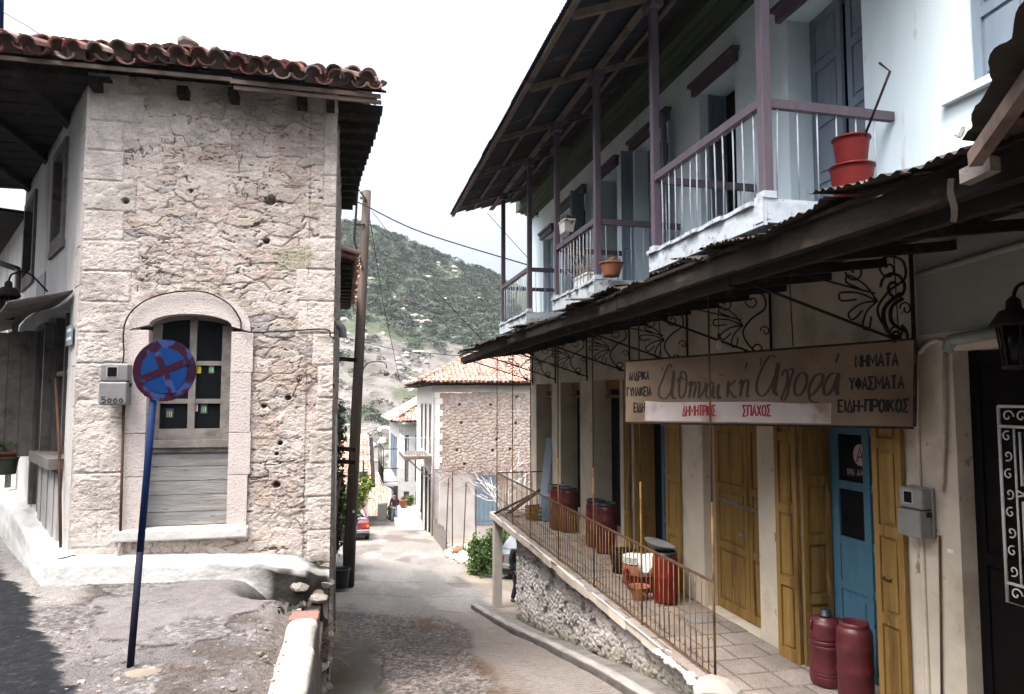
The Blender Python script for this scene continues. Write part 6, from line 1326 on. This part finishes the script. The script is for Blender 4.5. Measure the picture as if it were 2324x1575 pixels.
mb = MB(); hl = [(36.6, 37.5, -2.9, -.35), (38.7, 39.6, -2.9, -.35), (40.8, 41.7, -2.9, -.35), (36.4, 37.3, -6.9, -3.9), (38.2, 39.1, -7.2, -3.9), (40.4, 41.4, -7.2, -3.9)]
wallholes(mb, lambda s, z, o: np.array((hu + o, s, z)), (hv0 + .2, hv1), (-8.2, .8), hl, .2); mb.build('lane_wall', M['plaster_w'], H3)
for a, b, c, d in hl: mb = MB(); mb.box(hu + .06, hu + .1, a, b, c, d); mb.box(hu - .04, hu + .06, a - .08, a, c, d + .1); mb.box(hu - .04, hu + .06, b, b + .08, c, d + .1); mb.build('shutter', M['plaster_p'] if c > -3.5 else M['oldwood'], H3)
mb = MB(); mb.box(2.75, hu, 36.2, 40.2, -3.08, -2.95); mb.obox((hu, 36.3, -4.2), (-1.2, 0, 1.1), (0, .08, 0), (0, 0, .1)); bl = mb.build('balcony', M['rafter'], H3)
mb = MB()
for a, b in (((2.78, 36.25), (2.78, 40.15)), ((2.78, 36.25), (hu, 36.25))):
    for z in (-2.88, -2.0): mb.beam((*a, z), (*b, z), .04, .04)
    n = 30 if a[0] == b[0] else 10
    for k in range(n + 1): q = (a[0] + (b[0] - a[0]) * k / n, a[1] + (b[1] - a[1]) * k / n); mb.tube([(*q, -2.9), (*q, -2.0)], .012, 4)
mb.build('railing', M['whitewood'], bl)
for v in (36.25, 38.2, 40.15): mb = MB(); mb.tube([(2.78, v, -2.0), (2.78, v, -.6)], .02, 5); mb.build('railing_post', M['greymetal'], bl)
mb = MB(); mb.tube([(hu - .06, hv0 - .1, .5), (hu - .06, hv0 - .1, -7)], .045, 6); mb.build('downpipe', M['stripwhite'], H3)
rv, rz = 40.0, 3.0                                             # hip roof
mb = MB(); sl3 = np.array((0, rv - hv0 + .5, rz - hz)); ls3 = np.linalg.norm(sl3); es3 = sl3 / ls3
mb.add([(hu - .8, hv0 - .5, hz + .12), (13, hv0 - .5, hz + .12), (13, rv, rz), (hu + 4.2, rv, rz)], [(0, 1, 2, 3)]); mb.add([(hu - .8, hv0 - .5, hz + .12), (hu + 4.2, rv, rz), (hu + 4.2, rv + .1, rz), (hu - .8, hv1 + .5, hz + .12)], [(0, 1, 2, 3)]); mb.add([(hu - .8, hv1 + .5, hz + .12), (13, hv1 + .5, hz + .12), (13, rv, rz), (hu + 4.2, rv, rz)], [(0, 3, 2, 1)])
mb.box(hu - .75, 12.5, hv0 - .42, hv0 + .1, hz + .0, hz + .07); mb.box(hu - .75, hu + .1, hv0 + .1, hv1 + .4, hz + .0, hz + .07); mb.build('roof', M['darkwood'], H3)
mb = MB(); nc = 42; pit_ = 2 * .1 * 1.12
tiles(mb, (hu - .75, hv0 - .55, hz + .16), (1, 0, 0), es3, nc, 16, .1, .42, 9, 4, .6, tcf, hs=.6, colsel=lambda i, j: i * pit_ > (j * .42 * .78 / ls3) * 5.0)
ew = np.array((-5.0, 0, hz - rz)); 
tiles(mb, (hu - .85, hv1 + .3, hz + .16), (0, -1, 0), np.array((5.0, 0, rz - hz)) / np.linalg.norm((5.0, rz - hz)), 42, 16, .1, .42, 10, 3, .6, tcf, hs=.6, colsel=lambda i, j: (i * pit_ < 9.6 - (j * .33 / 5.6) * 4.8) and (i * pit_ > (j * .33 / 5.6) * 4.8))
a, b = np.array((hu - .8, hv0 - .5, hz + .24)), np.array((hu + 4.2, rv, rz + .12)); n = 16
for k in range(n): p = a + (b - a) * k / n; q = a + (b - a) * (k + 1.15) / n; mb.tube([p + (0, 0, .05), q], [.12, .10], 6, tuple(np.array(tcf[k % 5]) * .9))
mb.build('roof_tiles', M['tilefar'], H3)
# yard wall with a metal door and vines in front of the gable
YW = thing('yard_wall', 'pale plastered yard wall with a blue grey metal door before the stone gable', 'wall', (7, 33.8, -6))
yv = 33.9; mb = MB(); mb.box(4.25, 12, yv, yv + .2, -7.4, -3.55); mb.build('wall', M['plaster_p'], YW)
d0, d1_ = onV(yv, 1077, 1185), onV(yv, 1127, 1078); mb = MB(); mb.box(d0[0], d1_[0], yv - .05, yv - .002, d0[2] - .1, d1_[2]); 
for k in range(5): mb.box(d0[0] + .1 + k * (d1_[0] - d0[0] - .1) / 5, d0[0] + .04 + (k + .7) * (d1_[0] - d0[0]) / 5, yv - .07, yv - .051, d0[2] + .05, d1_[2] - .1)
mb.build('metal_door', M['gatepaint'], YW)
def twigs(name, lab, base, n, spread, length, col, seed, cat, lv=2, r0=.03):
    rg = np.random.default_rng(seed); t = thing(name, lab, cat, base); mb = MB()
    def grow(p, d, l, r, k):
        q = p + d * l * .5 + rg.normal(size=3) * .06 * l; e = p + d * l + rg.normal(size=3) * .08 * l; mb.tube([p, q, e], [r, r * .8, r * .55], 5, tuple(np.array(col) * rg.uniform(.8, 1.15)), cap=False)
        if k:
            for _ in range(3): d2 = d + rg.normal(size=3) * .55; d2[2] = abs(d2[2]) * .8; grow(p + (e - p) * rg.uniform(.4, 1), d2 / np.linalg.norm(d2), l * rg.uniform(.45, .7), r * .55, k - 1)
    for k in range(n): d = np.array((rg.normal() * spread, rg.normal() * spread * .6, 1)); grow(np.array(base, float), d / np.linalg.norm(d), length * rg.uniform(.7, 1.2), r0, lv)
    mb.build('branches', M['stone'], t); return t
twigs('fig_tree', 'bare pale branched fig tree in front of the yard wall', onD(31.5, 1155, 1195), 7, .55, 1.9, (.46, .42, .40), 3, 'tree', 2, .045)
VN = thing('vine', 'tangled brown leafless vine lying along the top of the yard wall', 'vine', (6.5, 33.8, -3.6)); mb = MB(); rg = np.random.default_rng(14)
for k in range(260):
    c = np.array((rg.uniform(4.3, 9.2), 33.85 + rg.normal() * .15, -3.45 + rg.normal() * .13 - .5 * (rg.random() < .18))); d = rg.normal(size=3) * np.array((.35, .1, .22)); mb.tube([c, c + d + rg.normal(size=3) * .06, c + d * 2], [.012, .01, .006], 4, tuple(np.array((.22, .155, .135)) * rg.uniform(.6, 1.3)), cap=False)
mb.build('stems', M['stone'], VN)
# scrap fence, poles, rubble and green verge
FN = thing('scrap_fence', 'patched fence of weathered boards and sticks beside the lane', 'fence', onD(31, 1000, 1205)); mb = MB(); f1, f2 = onD(34.5, 984, 1165), onD(28.5, 1012, 1232); zA = float(zstreet(np.array(f1[0]), np.array(f1[1]))); zB = float(zstreet(np.array(f2[0]), np.array(f2[1])))
rg = np.random.default_rng(15)
for k in range(9):
    a = f1 + (f2 - f1) * k / 9; b = f1 + (f2 - f1) * (k + .93) / 9; z = zA + (zB - zA) * k / 9; h_ = rg.uniform(.75, 1.05); mb.add([(a[0], a[1], z - .3), (b[0], b[1], z - .35), (b[0], b[1], z + h_), (a[0], a[1], z + h_)], [(0, 1, 2, 3)]); mb.add([(a[0] + .04, a[1], z - .3), (b[0] + .04, b[1], z - .35), (b[0] + .04, b[1], z + h_), (a[0] + .04, a[1], z + h_)], [(0, 3, 2, 1)])
mb.build('boards', M['oldwood'], FN)
for k, (x, y0_, y1_) in enumerate(((1027, 1195, 1070), (1052, 1190, 1095), (1080, 1205, 1110), (1012, 1180, 1085))): mb = MB(); a = onD(31 - .4 * k, x, y0_); b = onD(31 - .4 * k, x + 6 * (k % 2), y1_); a[2] = float(zstreet(np.array(a[0]), np.array(a[1]))) - .1; mb.tube([a, b], .025, 5); mb.build('stake', M['rodrust'], FN)
mb = MB(); rg = np.random.default_rng(16)
for k in range(46): p = onD(rg.uniform(26, 30), rg.uniform(1005, 1055), rg.uniform(1200, 1232)); z = float(zstreet(np.array(p[0]), np.array(p[1]))); s = rg.uniform(.07, .22); rock(mb, (p[0] + .2, p[1], z + s * .4), (s, s * .8, s * .7), k, tuple(np.array((1.05, 1, .95)) * rg.uniform(.7, 1.2)))
tag(mb.build('rubble', M['rock']), 'heap of pale rubble stones at the edge of the lane', 'rubble', kind='stuff')
mb = MB(); o = rock(mb, (0, 0, 0), (.22, .2, .16), 3).build('jar', M['terracotta']); q = onD(28.2, 1040, 1213); o.location = (q[0], q[1], float(zstreet(np.array(q[0]), np.array(q[1]))) + .2); tag(o, 'broken terracotta jar on the rubble heap', 'jar')
mb = MB(); rg = np.random.default_rng(18)
for k in range(60): u = rg.uniform(4.0, 5.8); v = rg.uniform(23.5, 30.5); leaves(mb, (u, v, float(zstreet(np.array(u), np.array(v))) + .06), (.25, .3, .16), 60, .06, [(.06, .14, .025), (.09, .18, .03), (.12, .19, .05)], k)
tag(mb.build('weeds', M['leaf']), 'low green weeds on the verge beside the lane', 'weeds', kind='stuff')
gq = onD(23.5, 1098, 1215); gz = float(zstreet(np.array(gq[0]), np.array(gq[1]))); shrub('shrub', 'leafy green bush left of the concrete terrace post', (gq[0], gq[1] + .4, gz + .65), (.55, .8, .7), 1500, .06, [(.05, .10, .025), (.08, .13, .03), (.04, .07, .02)], 31, stem=gz); shrub('shrub', 'small green bush right of the terrace post behind the grey car', (gq[0] + 1.3, gq[1] + 2.2, gz + .75), (.8, .8, .6), 900, .06, [(.06, .11, .03), (.09, .14, .04)], 32, stem=gz)
# white house farther down
H4 = thing('white_house', 'white two storey house with dark balcony rails farther down the lane', 'house', (5, 50, -8.3))
mb = MB(); hs4 = [(3.6, 3.85, -5.4, -2.4), (4.25, 4.5, -5.4, -2.4), (3.55, 3.9, -8.2, -6.0), (4.3, 4.55, -8.2, -6.0)]
wallholes(mb, lambda s, z, o: np.array((s, 46.8 + o, z)), (3.2, 9), (-9, -1.7), hs4, .15); mb.add([(3.2, 46.8, -9), (3.2, 46.8, -1.7), (3.2, 58, -1.7), (3.2, 58, -9)], [(0, 1, 2, 3)]); mb.build('wall', M['plaster_w'], H4)
for a, b, c, d in hs4: mb = MB(); mb.box(a, b, 46.9, 46.95, c, d); mb.build('shutter', M['oldwood'], H4)
for v in (48.5, 51, 53.5): mb = MB(); mb.box(3.1, 3.19, v, v + .9, -5.2, -2.6); mb.build('shutter', M['bluewood'], H4)
mb = MB(); mb.add([(2.7, 46.2, -1.55), (9, 46.2, -1.55), (9, 51, .55), (6.5, 51, .55)], [(0, 1, 2, 3)]); mb.add([(2.7, 46.2, -1.55), (6.5, 51, .55), (6.5, 54, .55), (2.7, 59, -1.55)], [(0, 1, 2, 3)]); mb.build('roof', M['darkwood'], H4)
mb = MB(); s4 = np.array((0, 4.8, 2.1)); tiles(mb, (2.65, 46.15, -1.5), (1, 0, 0), s4 / np.linalg.norm(s4), 24, 14, .11, .45, 11, 3, .6, tcf, hs=.45, colsel=lambda i, j: i * .246 > j * .35 / 5.24 * 3.8); s5 = np.array((3.8, 0, 2.1)); tiles(mb, (2.6, 58.8, -1.5), (0, -1, 0), s5 / np.linalg.norm(s5), 50, 12, .11, .45, 12, 3, .6, tcf, hs=.45, colsel=lambda i, j: 12.6 - i * .246 > j * .35 / 4.34 * 4.8); mb.build('roof_tiles', M['tilefar'], H4)
mb = MB(); mb.box(2.2, 3.2, 47.0, 54.5, -5.66, -5.5); mb.box(2.24, 3.1, 47.0, 47.08, -5.5, -4.0) if False else None; bl = mb.build('balcony', M['plaster_w'], H4)
mb = MB()
for z in (-5.4, -4.55): mb.beam((2.25, 47.05, z), (2.25, 54.4, z), .05, .05); mb.beam((2.25, 47.05, z), (3.2, 47.05, z), .05, .05)
for k in range(8): mb.box(2.22, 2.26, 47.2 + k * .92, 47.8 + k * .92, -5.45, -4.55)
for k in range(4): mb.tube([(2.25, 47.1 + k * 2.4, -5.5), (2.25, 47.1 + k * 2.4, -3.3)], .03, 5)
mb.beam((2.25, 47.1, -3.3), (2.25, 54.3, -3.3), .05, .05); mb.beam((2.25, 47.1, -3.3), (3.2, 47.1, -3.3), .05, .05); mb.build('railing', M['iron'], bl)
mb = MB(); mb.tube(cr([(2.4, 47.1, -5.6), (2.9, 47.1, -5.9), (3.1, 47.1, -6.6), (3.15, 47.1, -7.6)], 5), .05, 6); mb.build('balcony_prop', M['rodrust'], bl)
# steps and pot before the gable house
SP = thing('white_steps', 'whitewashed stone steps against the lane wall of the gable house', 'steps', (3.4, 41.5, -7.3)); mb = MB()
zt = float(zstreet(np.array(3.4), np.array(41.5)))
for k, (u0, v0, v1, h) in enumerate(((2.75, 39.6, 43.6, .22), (3.0, 40.1, 43.4, .48), (3.2, 40.8, 43.2, .82), (2.9, 41.6, 43.0, 1.0))): mb.box(u0, 4.12, v0, v1, zt - .6, zt + h)
bev(mb.build('steps', M['plaster_w'], SP), .05, 2)
q = (3.15, 41.9, zt + 1.0); t = thing('flowerpot', 'red flowerpot standing on the white steps', 'pot', q); mb = MB(); mb.lathe([(.14, 0), (.22, .42), (.25, .42), (.25, .48), (.2, .48), (.16, .1)], q, 16); mb.build('pot', M['terracotta'], t); mb = MB(); leaves(mb, (q[0], q[1], q[2] + .55), (.15, .15, .12), 60, .05, [(.06, .10, .03)], 2); mb.build('plant', M['leaf'], t)
shrub('shrub', 'light green bush beside the white steps', (3.0, 47.2, zt + .1), (.4, .4, .6), 500, .07, [(.10, .17, .03), (.07, .13, .03)], 41, stem=zt - .3); shrub('shrub', 'green plant behind the red flowerpot', (3.6, 42.6, zt + 1.3), (.35, .3, .35), 300, .07, [(.08, .13, .03)], 42, stem=zt + .8)
# low roofs beyond the bend
def small_house(lab, O, w, dep, zb_, ze_, rise, seed, ea=(1, 0, 0), up=(0, 1, 0), wallm='stone'):
    t = thing('small_house', lab, 'house', (O[0], O[1], zb_)); O = np.array((O[0], O[1], 0.)); ea = np.array(ea, float); up = np.array(up, float); Z = np.array((0, 0, 1.)); mb = MB()
    mb.obox(O + Z * zb_, ea * w, up * dep * 2, Z * (ze_ - zb_), (.46, .42, .38)); mb.build('wall', M[wallm], t)
    s = up * dep + Z * rise; ls = np.linalg.norm(s); mb = MB(); E = O - ea * .4 - up * .5 + Z * (ze_ + .05 - rise / dep * .5)
    mb.obox(E, ea * (w + .8), s * (1 + .5 / dep), Z * .08); E2 = O - ea * .4 + up * (dep * 2 + .5) + Z * (ze_ + .05 - rise / dep * .5); mb.obox(E2, ea * (w + .8), (-up * dep + Z * rise) * (1 + .5 / dep), Z * .08); mb.build('roof', M['darkwood'], t)
    mb = MB(); tiles(mb, E + Z * .12, ea, s / ls, int((w + .8) / .246), int(ls * (1 + .5 / dep) / .35) + 1, .11, .45, seed, 3, .8, tcf, hs=.4); mb.build('roof_tiles', M['tilefar'], t); return t
small_house('low stone house with faded tile roof left of the lane behind the pole', onD(41, 757, 1160)[:2], 1.9, 5, -8, -4.9, 2.2, 3)
hh = thing('lamp_post', 'thin dark post carrying a green box beside the low stone house', 'post', onD(40, 823, 1160)); mb = MB(); a, b = onD(40, 822, 1160), onD(40, 825, 1045); mb.tube([a, b], .05, 6); mb.build('post', M['iron'], hh); mb = MB(); c = onD(40, 815, 1095); mb.obox(c, (.45, 0, 0), (0, .1, 0), (0, 0, .6)); mb.build('box', M['green'], hh)
small_house('low outbuilding below the bend showing only its orange tile roof', onD(57, 826, 1172)[:2], 2.3, 5.2, -12, -9.6, 2.6, 4)
mb = MB(); a = onD(47, 868, 1170); mb.box(a[0] - .3, a[0] + .3, a[1], a[1] + .5, -9, -6.9); o = mb.build('gate_pillar', M['plaster_w']); tag(o, 'white pillar at the bend of the lane behind the walking man', 'pillar')

# ================================================================ CARS
def car(t, L, Wd, Hh, paint, hatch, lamps):
    """local frame: y forward, x right, rear at y=0"""
    OFF[t.name] = (0, 0, 0); hw_ = Wd / 2; zb_ = .28; belt = .86; hood = L * .72; rr = L * (.20 if not hatch else .08)
    prof = [(0.03, zb_), (0.0, .5), (.05, belt - .02), (rr, belt + .03), (L * .70, belt), (L - .12, belt - .16), (L, .55), (L - .03, zb_)]
    mb = MB(); mb.prism([(-hw_, y, z) for y, z in prof], (Wd, 0, 0)); b = mb.build('body', paint, t); bev(b, .06, 3)
    c0 = (rr, belt), (rr + L * (.13 if not hatch else .20), Hh), (L * .56, Hh), (L * .70, belt)
    mb = MB(); lo, hi = hw_ * .96, hw_ * .76
    v8 = [(-lo, c0[0][0], belt), (lo, c0[0][0], belt), (lo, c0[3][0], belt), (-lo, c0[3][0], belt), (-hi, c0[1][0], Hh), (hi, c0[1][0], Hh), (hi, c0[2][0], Hh), (-hi, c0[2][0], Hh)]
    mb.add(v8, [(0, 1, 5, 4), (1, 2, 6, 5), (2, 3, 7, 6), (3, 0, 4, 7), (4, 5, 6, 7)]); cb = mb.build('cabin', paint, t); bev(cb, .05, 3)
    def pane(i, j, k, l, n):
        P = [np.array(v8[q]) for q in (i, j, k, l)]; c = sum(P) / 4; mb = MB(); nr = np.cross(P[1] - P[0], P[3] - P[0]); nr = nr / np.linalg.norm(nr); mb.prism([c + (p - c) * .84 + nr * .004 for p in P], nr * .006); mb.build(n, M['carglass'], t)
    pane(0, 1, 5, 4, 'rear_window'); pane(2, 3, 7, 6, 'windscreen'); pane(1, 2, 6, 5, 'side_window'); pane(3, 0, 4, 7, 'side_window')
    mb = MB(); mb.box(-hw_ - .01, hw_ + .01, -.06, .06, .36, .50); bev(mb.build('bumper', M['chrome'] if not hatch else M['greymetal'], t), .02, 2)
    for s in (-1, 1):
        mb = MB(); mb.box(min(s * hw_ * .98, s * hw_ * .58), max(s * hw_ * .98, s * hw_ * .58), -.012, .03, .58, .74); tl = mb.build('tail_light', M['lampred'], t); mb = MB(); mb.box(min(s * hw_ * .95, s * hw_ * .83), max(s * hw_ * .95, s * hw_ * .83), -.02, -.0125, .60, .72); mb.build('indicator', M['lamporange'], tl)
        for y in (L * .2, L * .8):
            mb = MB(); n = 20; c = np.array((s * (hw_ - .09), y, .29)); pts = [c + np.array((s * .0, math.cos(q) * .29, math.sin(q) * .29)) for q in np.linspace(0, 2 * math.pi, n + 1)[:-1]]; mb.prism([p - np.array((.09, 0, 0)) for p in pts], (.19, 0, 0)); w = mb.build('wheel', M['blackplastic'], t); bev(w, .03, 2)
            mb = MB(); mb.prism([c + np.array((s * .101, math.cos(q) * .16, math.sin(q) * .16)) for q in np.linspace(0, 2 * math.pi, 17)[:-1]], (s * .012, 0, 0)); mb.build('rim', M['greymetal'], w)
    mb = MB(); mb.box(-.24, .24, -.014, -.0, .56, .68); mb.build('number_plate', M['chalk'], t)
    mb = MB(); mb.box(-hw_ * .8, hw_ * .8, .02, L - .1, .2, .3); mb.build('underside', M['blackplastic'], t)
M['carglass'] = pmat('car glass', (.10, .12, .13), (.08, .1, .11), rough=.08, bump=0, spec=.8); M['chrome'] = pmat('chrome', (.6, .6, .6), rough=.25, bump=0, metal=1.); M['lampred'] = pmat('red lamp', (.35, .02, .015), rough=.25, bump=0, spec=.6); M['lamporange'] = pmat('amber lamp', (.6, .2, .02), rough=.25, bump=0, spec=.6)
M['carred'] = pmat('dark red car paint', (.11, .012, .022), (.09, .010, .018), sc=3, rough=.3, bump=0, spec=.6); M['cargrey'] = pmat('grey car paint', (.13, .14, .15), (.11, .12, .13), sc=3, rough=.3, bump=0, spec=.6)
rc = thing('parked_car', 'dark red saloon car parked on the left of the lane half behind the pole', 'car', (.22, 33.4, float(zstreet(np.array(.3), np.array(33.4))) - .02), rot=.0); car(rc, 4.1, 1.6, 1.34, M['carred'], False, None); rc.rotation_euler = (-.085, 0, 0)
gc_ = onD(23.0, 1147, 1298); gzz = float(zstreet(np.array(gc_[0]), np.array(gc_[1])))
gc = thing('parked_car', 'grey hatchback parked beyond the corner post of the terrace', 'car', (gc_[0] + .35, gc_[1], gzz), rot=math.radians(-38)); car(gc, 3.7, 1.55, 1.36, M['cargrey'], True, None)

# ================================================================ PEOPLE
def skin(name, V, E, R, mat, parent, sub=2):
    me = bpy.data.meshes.new(name); me.from_pydata([tuple(map(float, v)) for v in V], E, []); me.materials.append(mat); o = bpy.data.objects.new(name, me); COL.objects.link(o); o.parent = parent
    m = o.modifiers.new('skin', 'SKIN'); m.use_smooth_shade = True
    for i, r in enumerate(R): sv = me.skin_vertices[0].data[i]; r = r if isinstance(r, tuple) else (r, r); sv.radius = r; sv.use_root = (i == 0)
    s = o.modifiers.new('sub', 'SUBSURF'); s.levels = sub; s.render_levels = sub; return o
def person(t, J, top, legs, hairc, shoe):
    """J: joint positions (x right, y away, z up); one skinned body, clothes as close skins"""
    OFF[t.name] = (0, 0, 0); n = ['pelvis', 'waist', 'chest', 'neck', 'head0', 'head1', 'shL', 'elL', 'wrL', 'haL', 'shR', 'elR', 'wrR', 'haR', 'hipL', 'knL', 'anL', 'toL', 'hipR', 'knR', 'anR', 'toR']; ix = {k: i for i, k in enumerate(n)}; V = [J[k] for k in n]
    rad = dict(pelvis=(.15, .11), waist=(.14, .10), chest=(.16, .11), neck=.055, head0=.085, head1=.095, shL=.065, elL=.045, wrL=.032, haL=.038, shR=.065, elR=.045, wrR=.032, haR=.038, hipL=.085, knL=.058, anL=.042, toL=.04, hipR=.085, knR=.058, anR=.042, toR=.04)
    E = [(0, 1), (1, 2), (2, 3), (3, 4), (4, 5), (2, 6), (6, 7), (7, 8), (8, 9), (2, 10), (10, 11), (11, 12), (12, 13), (0, 14), (14, 15), (15, 16), (16, 17), (0, 18), (18, 19), (19, 20), (20, 21)]
    body = skin('body', V, E, [rad[k] for k in n], M['skin'], t)
    ks = ['waist', 'chest', 'shL', 'elL', 'wrL', 'shR', 'elR', 'wrR', 'pelvis']; g = lambda k, d: (tuple(q + d for q in rad[k]) if isinstance(rad[k], tuple) else rad[k] + d)
    skin('jumper', [J[k] for k in ks], [(0, 1), (1, 2), (2, 3), (3, 4), (1, 5), (5, 6), (6, 7), (0, 8)], [g(k, .024) for k in ks], top, t)
    ks = ['pelvis', 'hipL', 'knL', 'anL', 'hipR', 'knR', 'anR']; skin('trousers', [J[k] for k in ks], [(0, 1), (1, 2), (2, 3), (0, 4), (4, 5), (5, 6)], [g(k, .02 if k != 'pelvis' else .01) for k in ks], legs, t)
    for s in 'LR': a = np.array(J['an' + s]); b = np.array(J['to' + s]); skin('shoe', [a + (0, .04, -.03), (a + b) / 2, b], [(0, 1), (1, 2)], [.05, .05, .045], shoe, t)
    h0, h1 = np.array(J['head0']), np.array(J['head1']); f = np.array(J.get('face', (0, -1, -.2))); f = f / np.linalg.norm(f); c = (h0 + h1) / 2
    mb = MB(); rock  # noqa
    hb = skin('hair', [c - f * .05 + (0, 0, .0), h1 - f * .03 + (0, 0, .03), h1 + f * .035 + (0, 0, .045)], [(0, 1), (1, 2)], [.075, .095, .07], hairc, t)
    sd = np.cross(f, (0, 0, 1)); sd = sd / np.linalg.norm(sd); upv = np.cross(sd, f); mb = MB()
    for s in (-1, 1): mb.lathe([(.003, -.012), (.012, 0), (.003, .012)], c + f * .085 + sd * s * .035 + upv * .012, 8)
    mb.build('eyes', M['blackplastic'], t); mb = MB(); mb.tube([c + f * .088 + upv * .012, c + f * .108 - upv * .028, c + f * .09 - upv * .035], [.008, .014, .01], 6); mb.build('nose', M['skin'], t)
    mb = MB(); mb.tube([c + f * .086 - upv * .055 - sd * .025, c + f * .092 - upv * .056, c + f * .086 - upv * .055 + sd * .025], .006, 5); mb.build('mouth', M['terracotta'], t)
    for s in (-1, 1): mb = MB(); mb.lathe([(.004, -.03), (.012, -.01), (.014, .012), (.004, .03)], c + sd * s * .092, 8, sy=1.6); mb.build('ear', M['skin'], t)
    for s in 'LR':                                                # palm with five separate fingers
        w, hh_ = np.array(J['wr' + s]), np.array(J['ha' + s]); d = hh_ - w; d = d / np.linalg.norm(d); a = np.cross(d, (0, 1, 0)); a = a / np.linalg.norm(a); b = np.cross(d, a)
        for k, ln in enumerate((.062, .072, .076, .066)): q = hh_ + a * (-.027 + .018 * k); skin('finger', [q, q + d * ln * .5 + b * .012, q + d * ln * .75 + b * .035], [(0, 1), (1, 2)], [.0095, .0085, .007], M['skin'], t, 1)
        q = (w + hh_) / 2 + a * .03; skin('thumb', [q, q + a * .025 + d * .03, q + a * .02 + d * .055 + b * .02], [(0, 1), (1, 2)], [.012, .010, .008], M['skin'], t, 1)
    return body
M['jumper'] = pmat('dark plum jumper', (.035, .018, .03), (.055, .03, .045), sc=9, bump=.1); M['denim'] = pmat('faded blue denim', (.17, .23, .32), (.25, .31, .39), sc=5, bump=.1); M['hair'] = pmat('black hair', (.012, .01, .01), bump=.1); M['shoe'] = pmat('brown shoes', (.12, .07, .05), bump=0); M['coat'] = pmat('dark grey coat', (.028, .032, .038), (.04, .044, .05), sc=6, bump=.15)
mp = onD(45.2, 895, 1174); mz = float(zstreet(np.array(mp[0]), np.array(mp[1]))) + .0
J = dict(pelvis=(0, 0, .93), waist=(0, 0, 1.10), chest=(0, -.02, 1.32), neck=(0, -.05, 1.50), head0=(0, -.09, 1.58), head1=(0, -.11, 1.67), face=(-.15, -1, -.75),
         shL=(-.19, -.02, 1.40), elL=(-.26, -.06, 1.15), wrL=(-.19, -.22, .98), haL=(-.17, -.27, .93), shR=(.19, -.02, 1.40), elR=(.25, .03, 1.15), wrR=(.22, -.08, .93), haR=(.21, -.10, .86),
         hipL=(-.10, 0, .86), knL=(-.12, -.05, .48), anL=(-.13, .0, .09), toL=(-.14, -.14, .045), hipR=(.10, 0, .86), knR=(.12, -.14, .50), anR=(.15, -.12, .10), toR=(.18, -.26, .05))
t = thing('person', 'man in a dark jumper and faded jeans walking up the lane with a stick', 'person', (mp[0], mp[1], mz), rot=-.25); person(t, J, M['jumper'], M['denim'], M['hair'], M['shoe'])
cs = Matrix.Rotation(-.25, 4, 'Z'); hw_ = Vector((mp[0], mp[1], mz)) + cs @ Vector((-.18, -.28, .93)); cable('walking_stick', 'thin dark stick held by the walking man', [hw_ + Vector((.02, 0, .12)), hw_, hw_ + Vector((-.32, -.1, -.75))], .012, 'iron', 'stick')
cp = onD(19.6, 1174, 1326); cz_ = float(zstreet(np.array(cp[0]), np.array(cp[1])))
J = dict(pelvis=(0, 0, .90), waist=(-.02, 0, 1.08), chest=(-.02, -.06, 1.30), neck=(.03, -.10, 1.46), head0=(.07, -.13, 1.54), head1=(.09, -.15, 1.62), face=(.8, -.6, -.6),
         shL=(-.20, -.05, 1.36), elL=(-.27, -.03, 1.10), wrL=(-.22, -.14, .88), haL=(-.20, -.17, .80), shR=(.18, -.08, 1.36), elR=(.26, -.12, 1.12), wrR=(.28, -.3, 1.0), haR=(.28, -.36, .98),
         hipL=(-.10, 0, .84), knL=(-.11, -.08, .47), anL=(-.16, .02, .09), toL=(-.20, -.10, .045), hipR=(.10, 0, .84), knR=(.11, -.03, .47), anR=(.12, .06, .09), toR=(.12, -.08, .045))
t = thing('person', 'person in a dark coat mostly hidden behind the retaining wall by the grey car', 'person', (cp[0], cp[1], cz_), rot=.5); person(t, J, M['coat'], M['coat'], M['hair'], M['blackplastic'])

# unseen houses added left and behind to block low sky and shade the shops
for lab, nm, (x0, x1, y0, y1, zt) in (('unseen house added left of the square to block low sky', 'unseen_left_house', (-18, -9.6, -14, 6.2, 8.2)), ('unseen house added behind the square to block low sky', 'unseen_rear_house', (-9, 14, -24, -13.5, 8.5))):
    t = thing(nm, lab, 'house', ((x0 + x1) / 2, (y0 + y1) / 2, -1.6)); mb = MB(); mb.box(x0, x1, y0, y1, -3, zt); mb.build('wall', M['wall_unseen'], t)
    mb = MB(); c = ((x0 + x1) / 2, (y0 + y1) / 2, zt + 2.2); q = [(x0 - .5, y0 - .5, zt + .01), (x1 + .5, y0 - .5, zt + .01), (x1 + .5, y1 + .5, zt + .01), (x0 - .5, y1 + .5, zt + .01), c]; mb.add(q, [(0, 1, 4), (1, 2, 4), (2, 3, 4), (3, 0, 4), (3, 2, 1, 0)]); mb.build('roof', M['terracotta'], t)
    for k in range(4):
        mb = MB()
        if x1 < 0: v = y0 + 2.5 + k * 4.4; mb.box(x1 - .05, x1 + .06, v, v + 1.1, .8, 2.6)
        else: v = x0 + 3 + k * 5; mb.box(v, v + 1.1, y1 - .05, y1 + .06, .8, 2.6)
        mb.build('window', M['bluewood'], t)

# thin air between here and the hills
mb = MB(); mb.box(-430, 430, -70, 810, -22, 125); hz_ = mb.build('haze', bpy.data.materials.new('haze')); hz_['kind'] = 'stuff'
hm = hz_.data.materials[0]; hm.use_nodes = True; hn = hm.node_tree.nodes; hn.remove(hn['Principled BSDF']); pv = hn.new('ShaderNodeVolumePrincipled'); pv.inputs['Color'].default_value = (.80, .86, .92, 1); pv.inputs['Density'].default_value = .0002; pv.inputs['Anisotropy'].default_value = .3
hm.node_tree.links.new(pv.outputs[0], hn['Material Output'].inputs['Volume'])
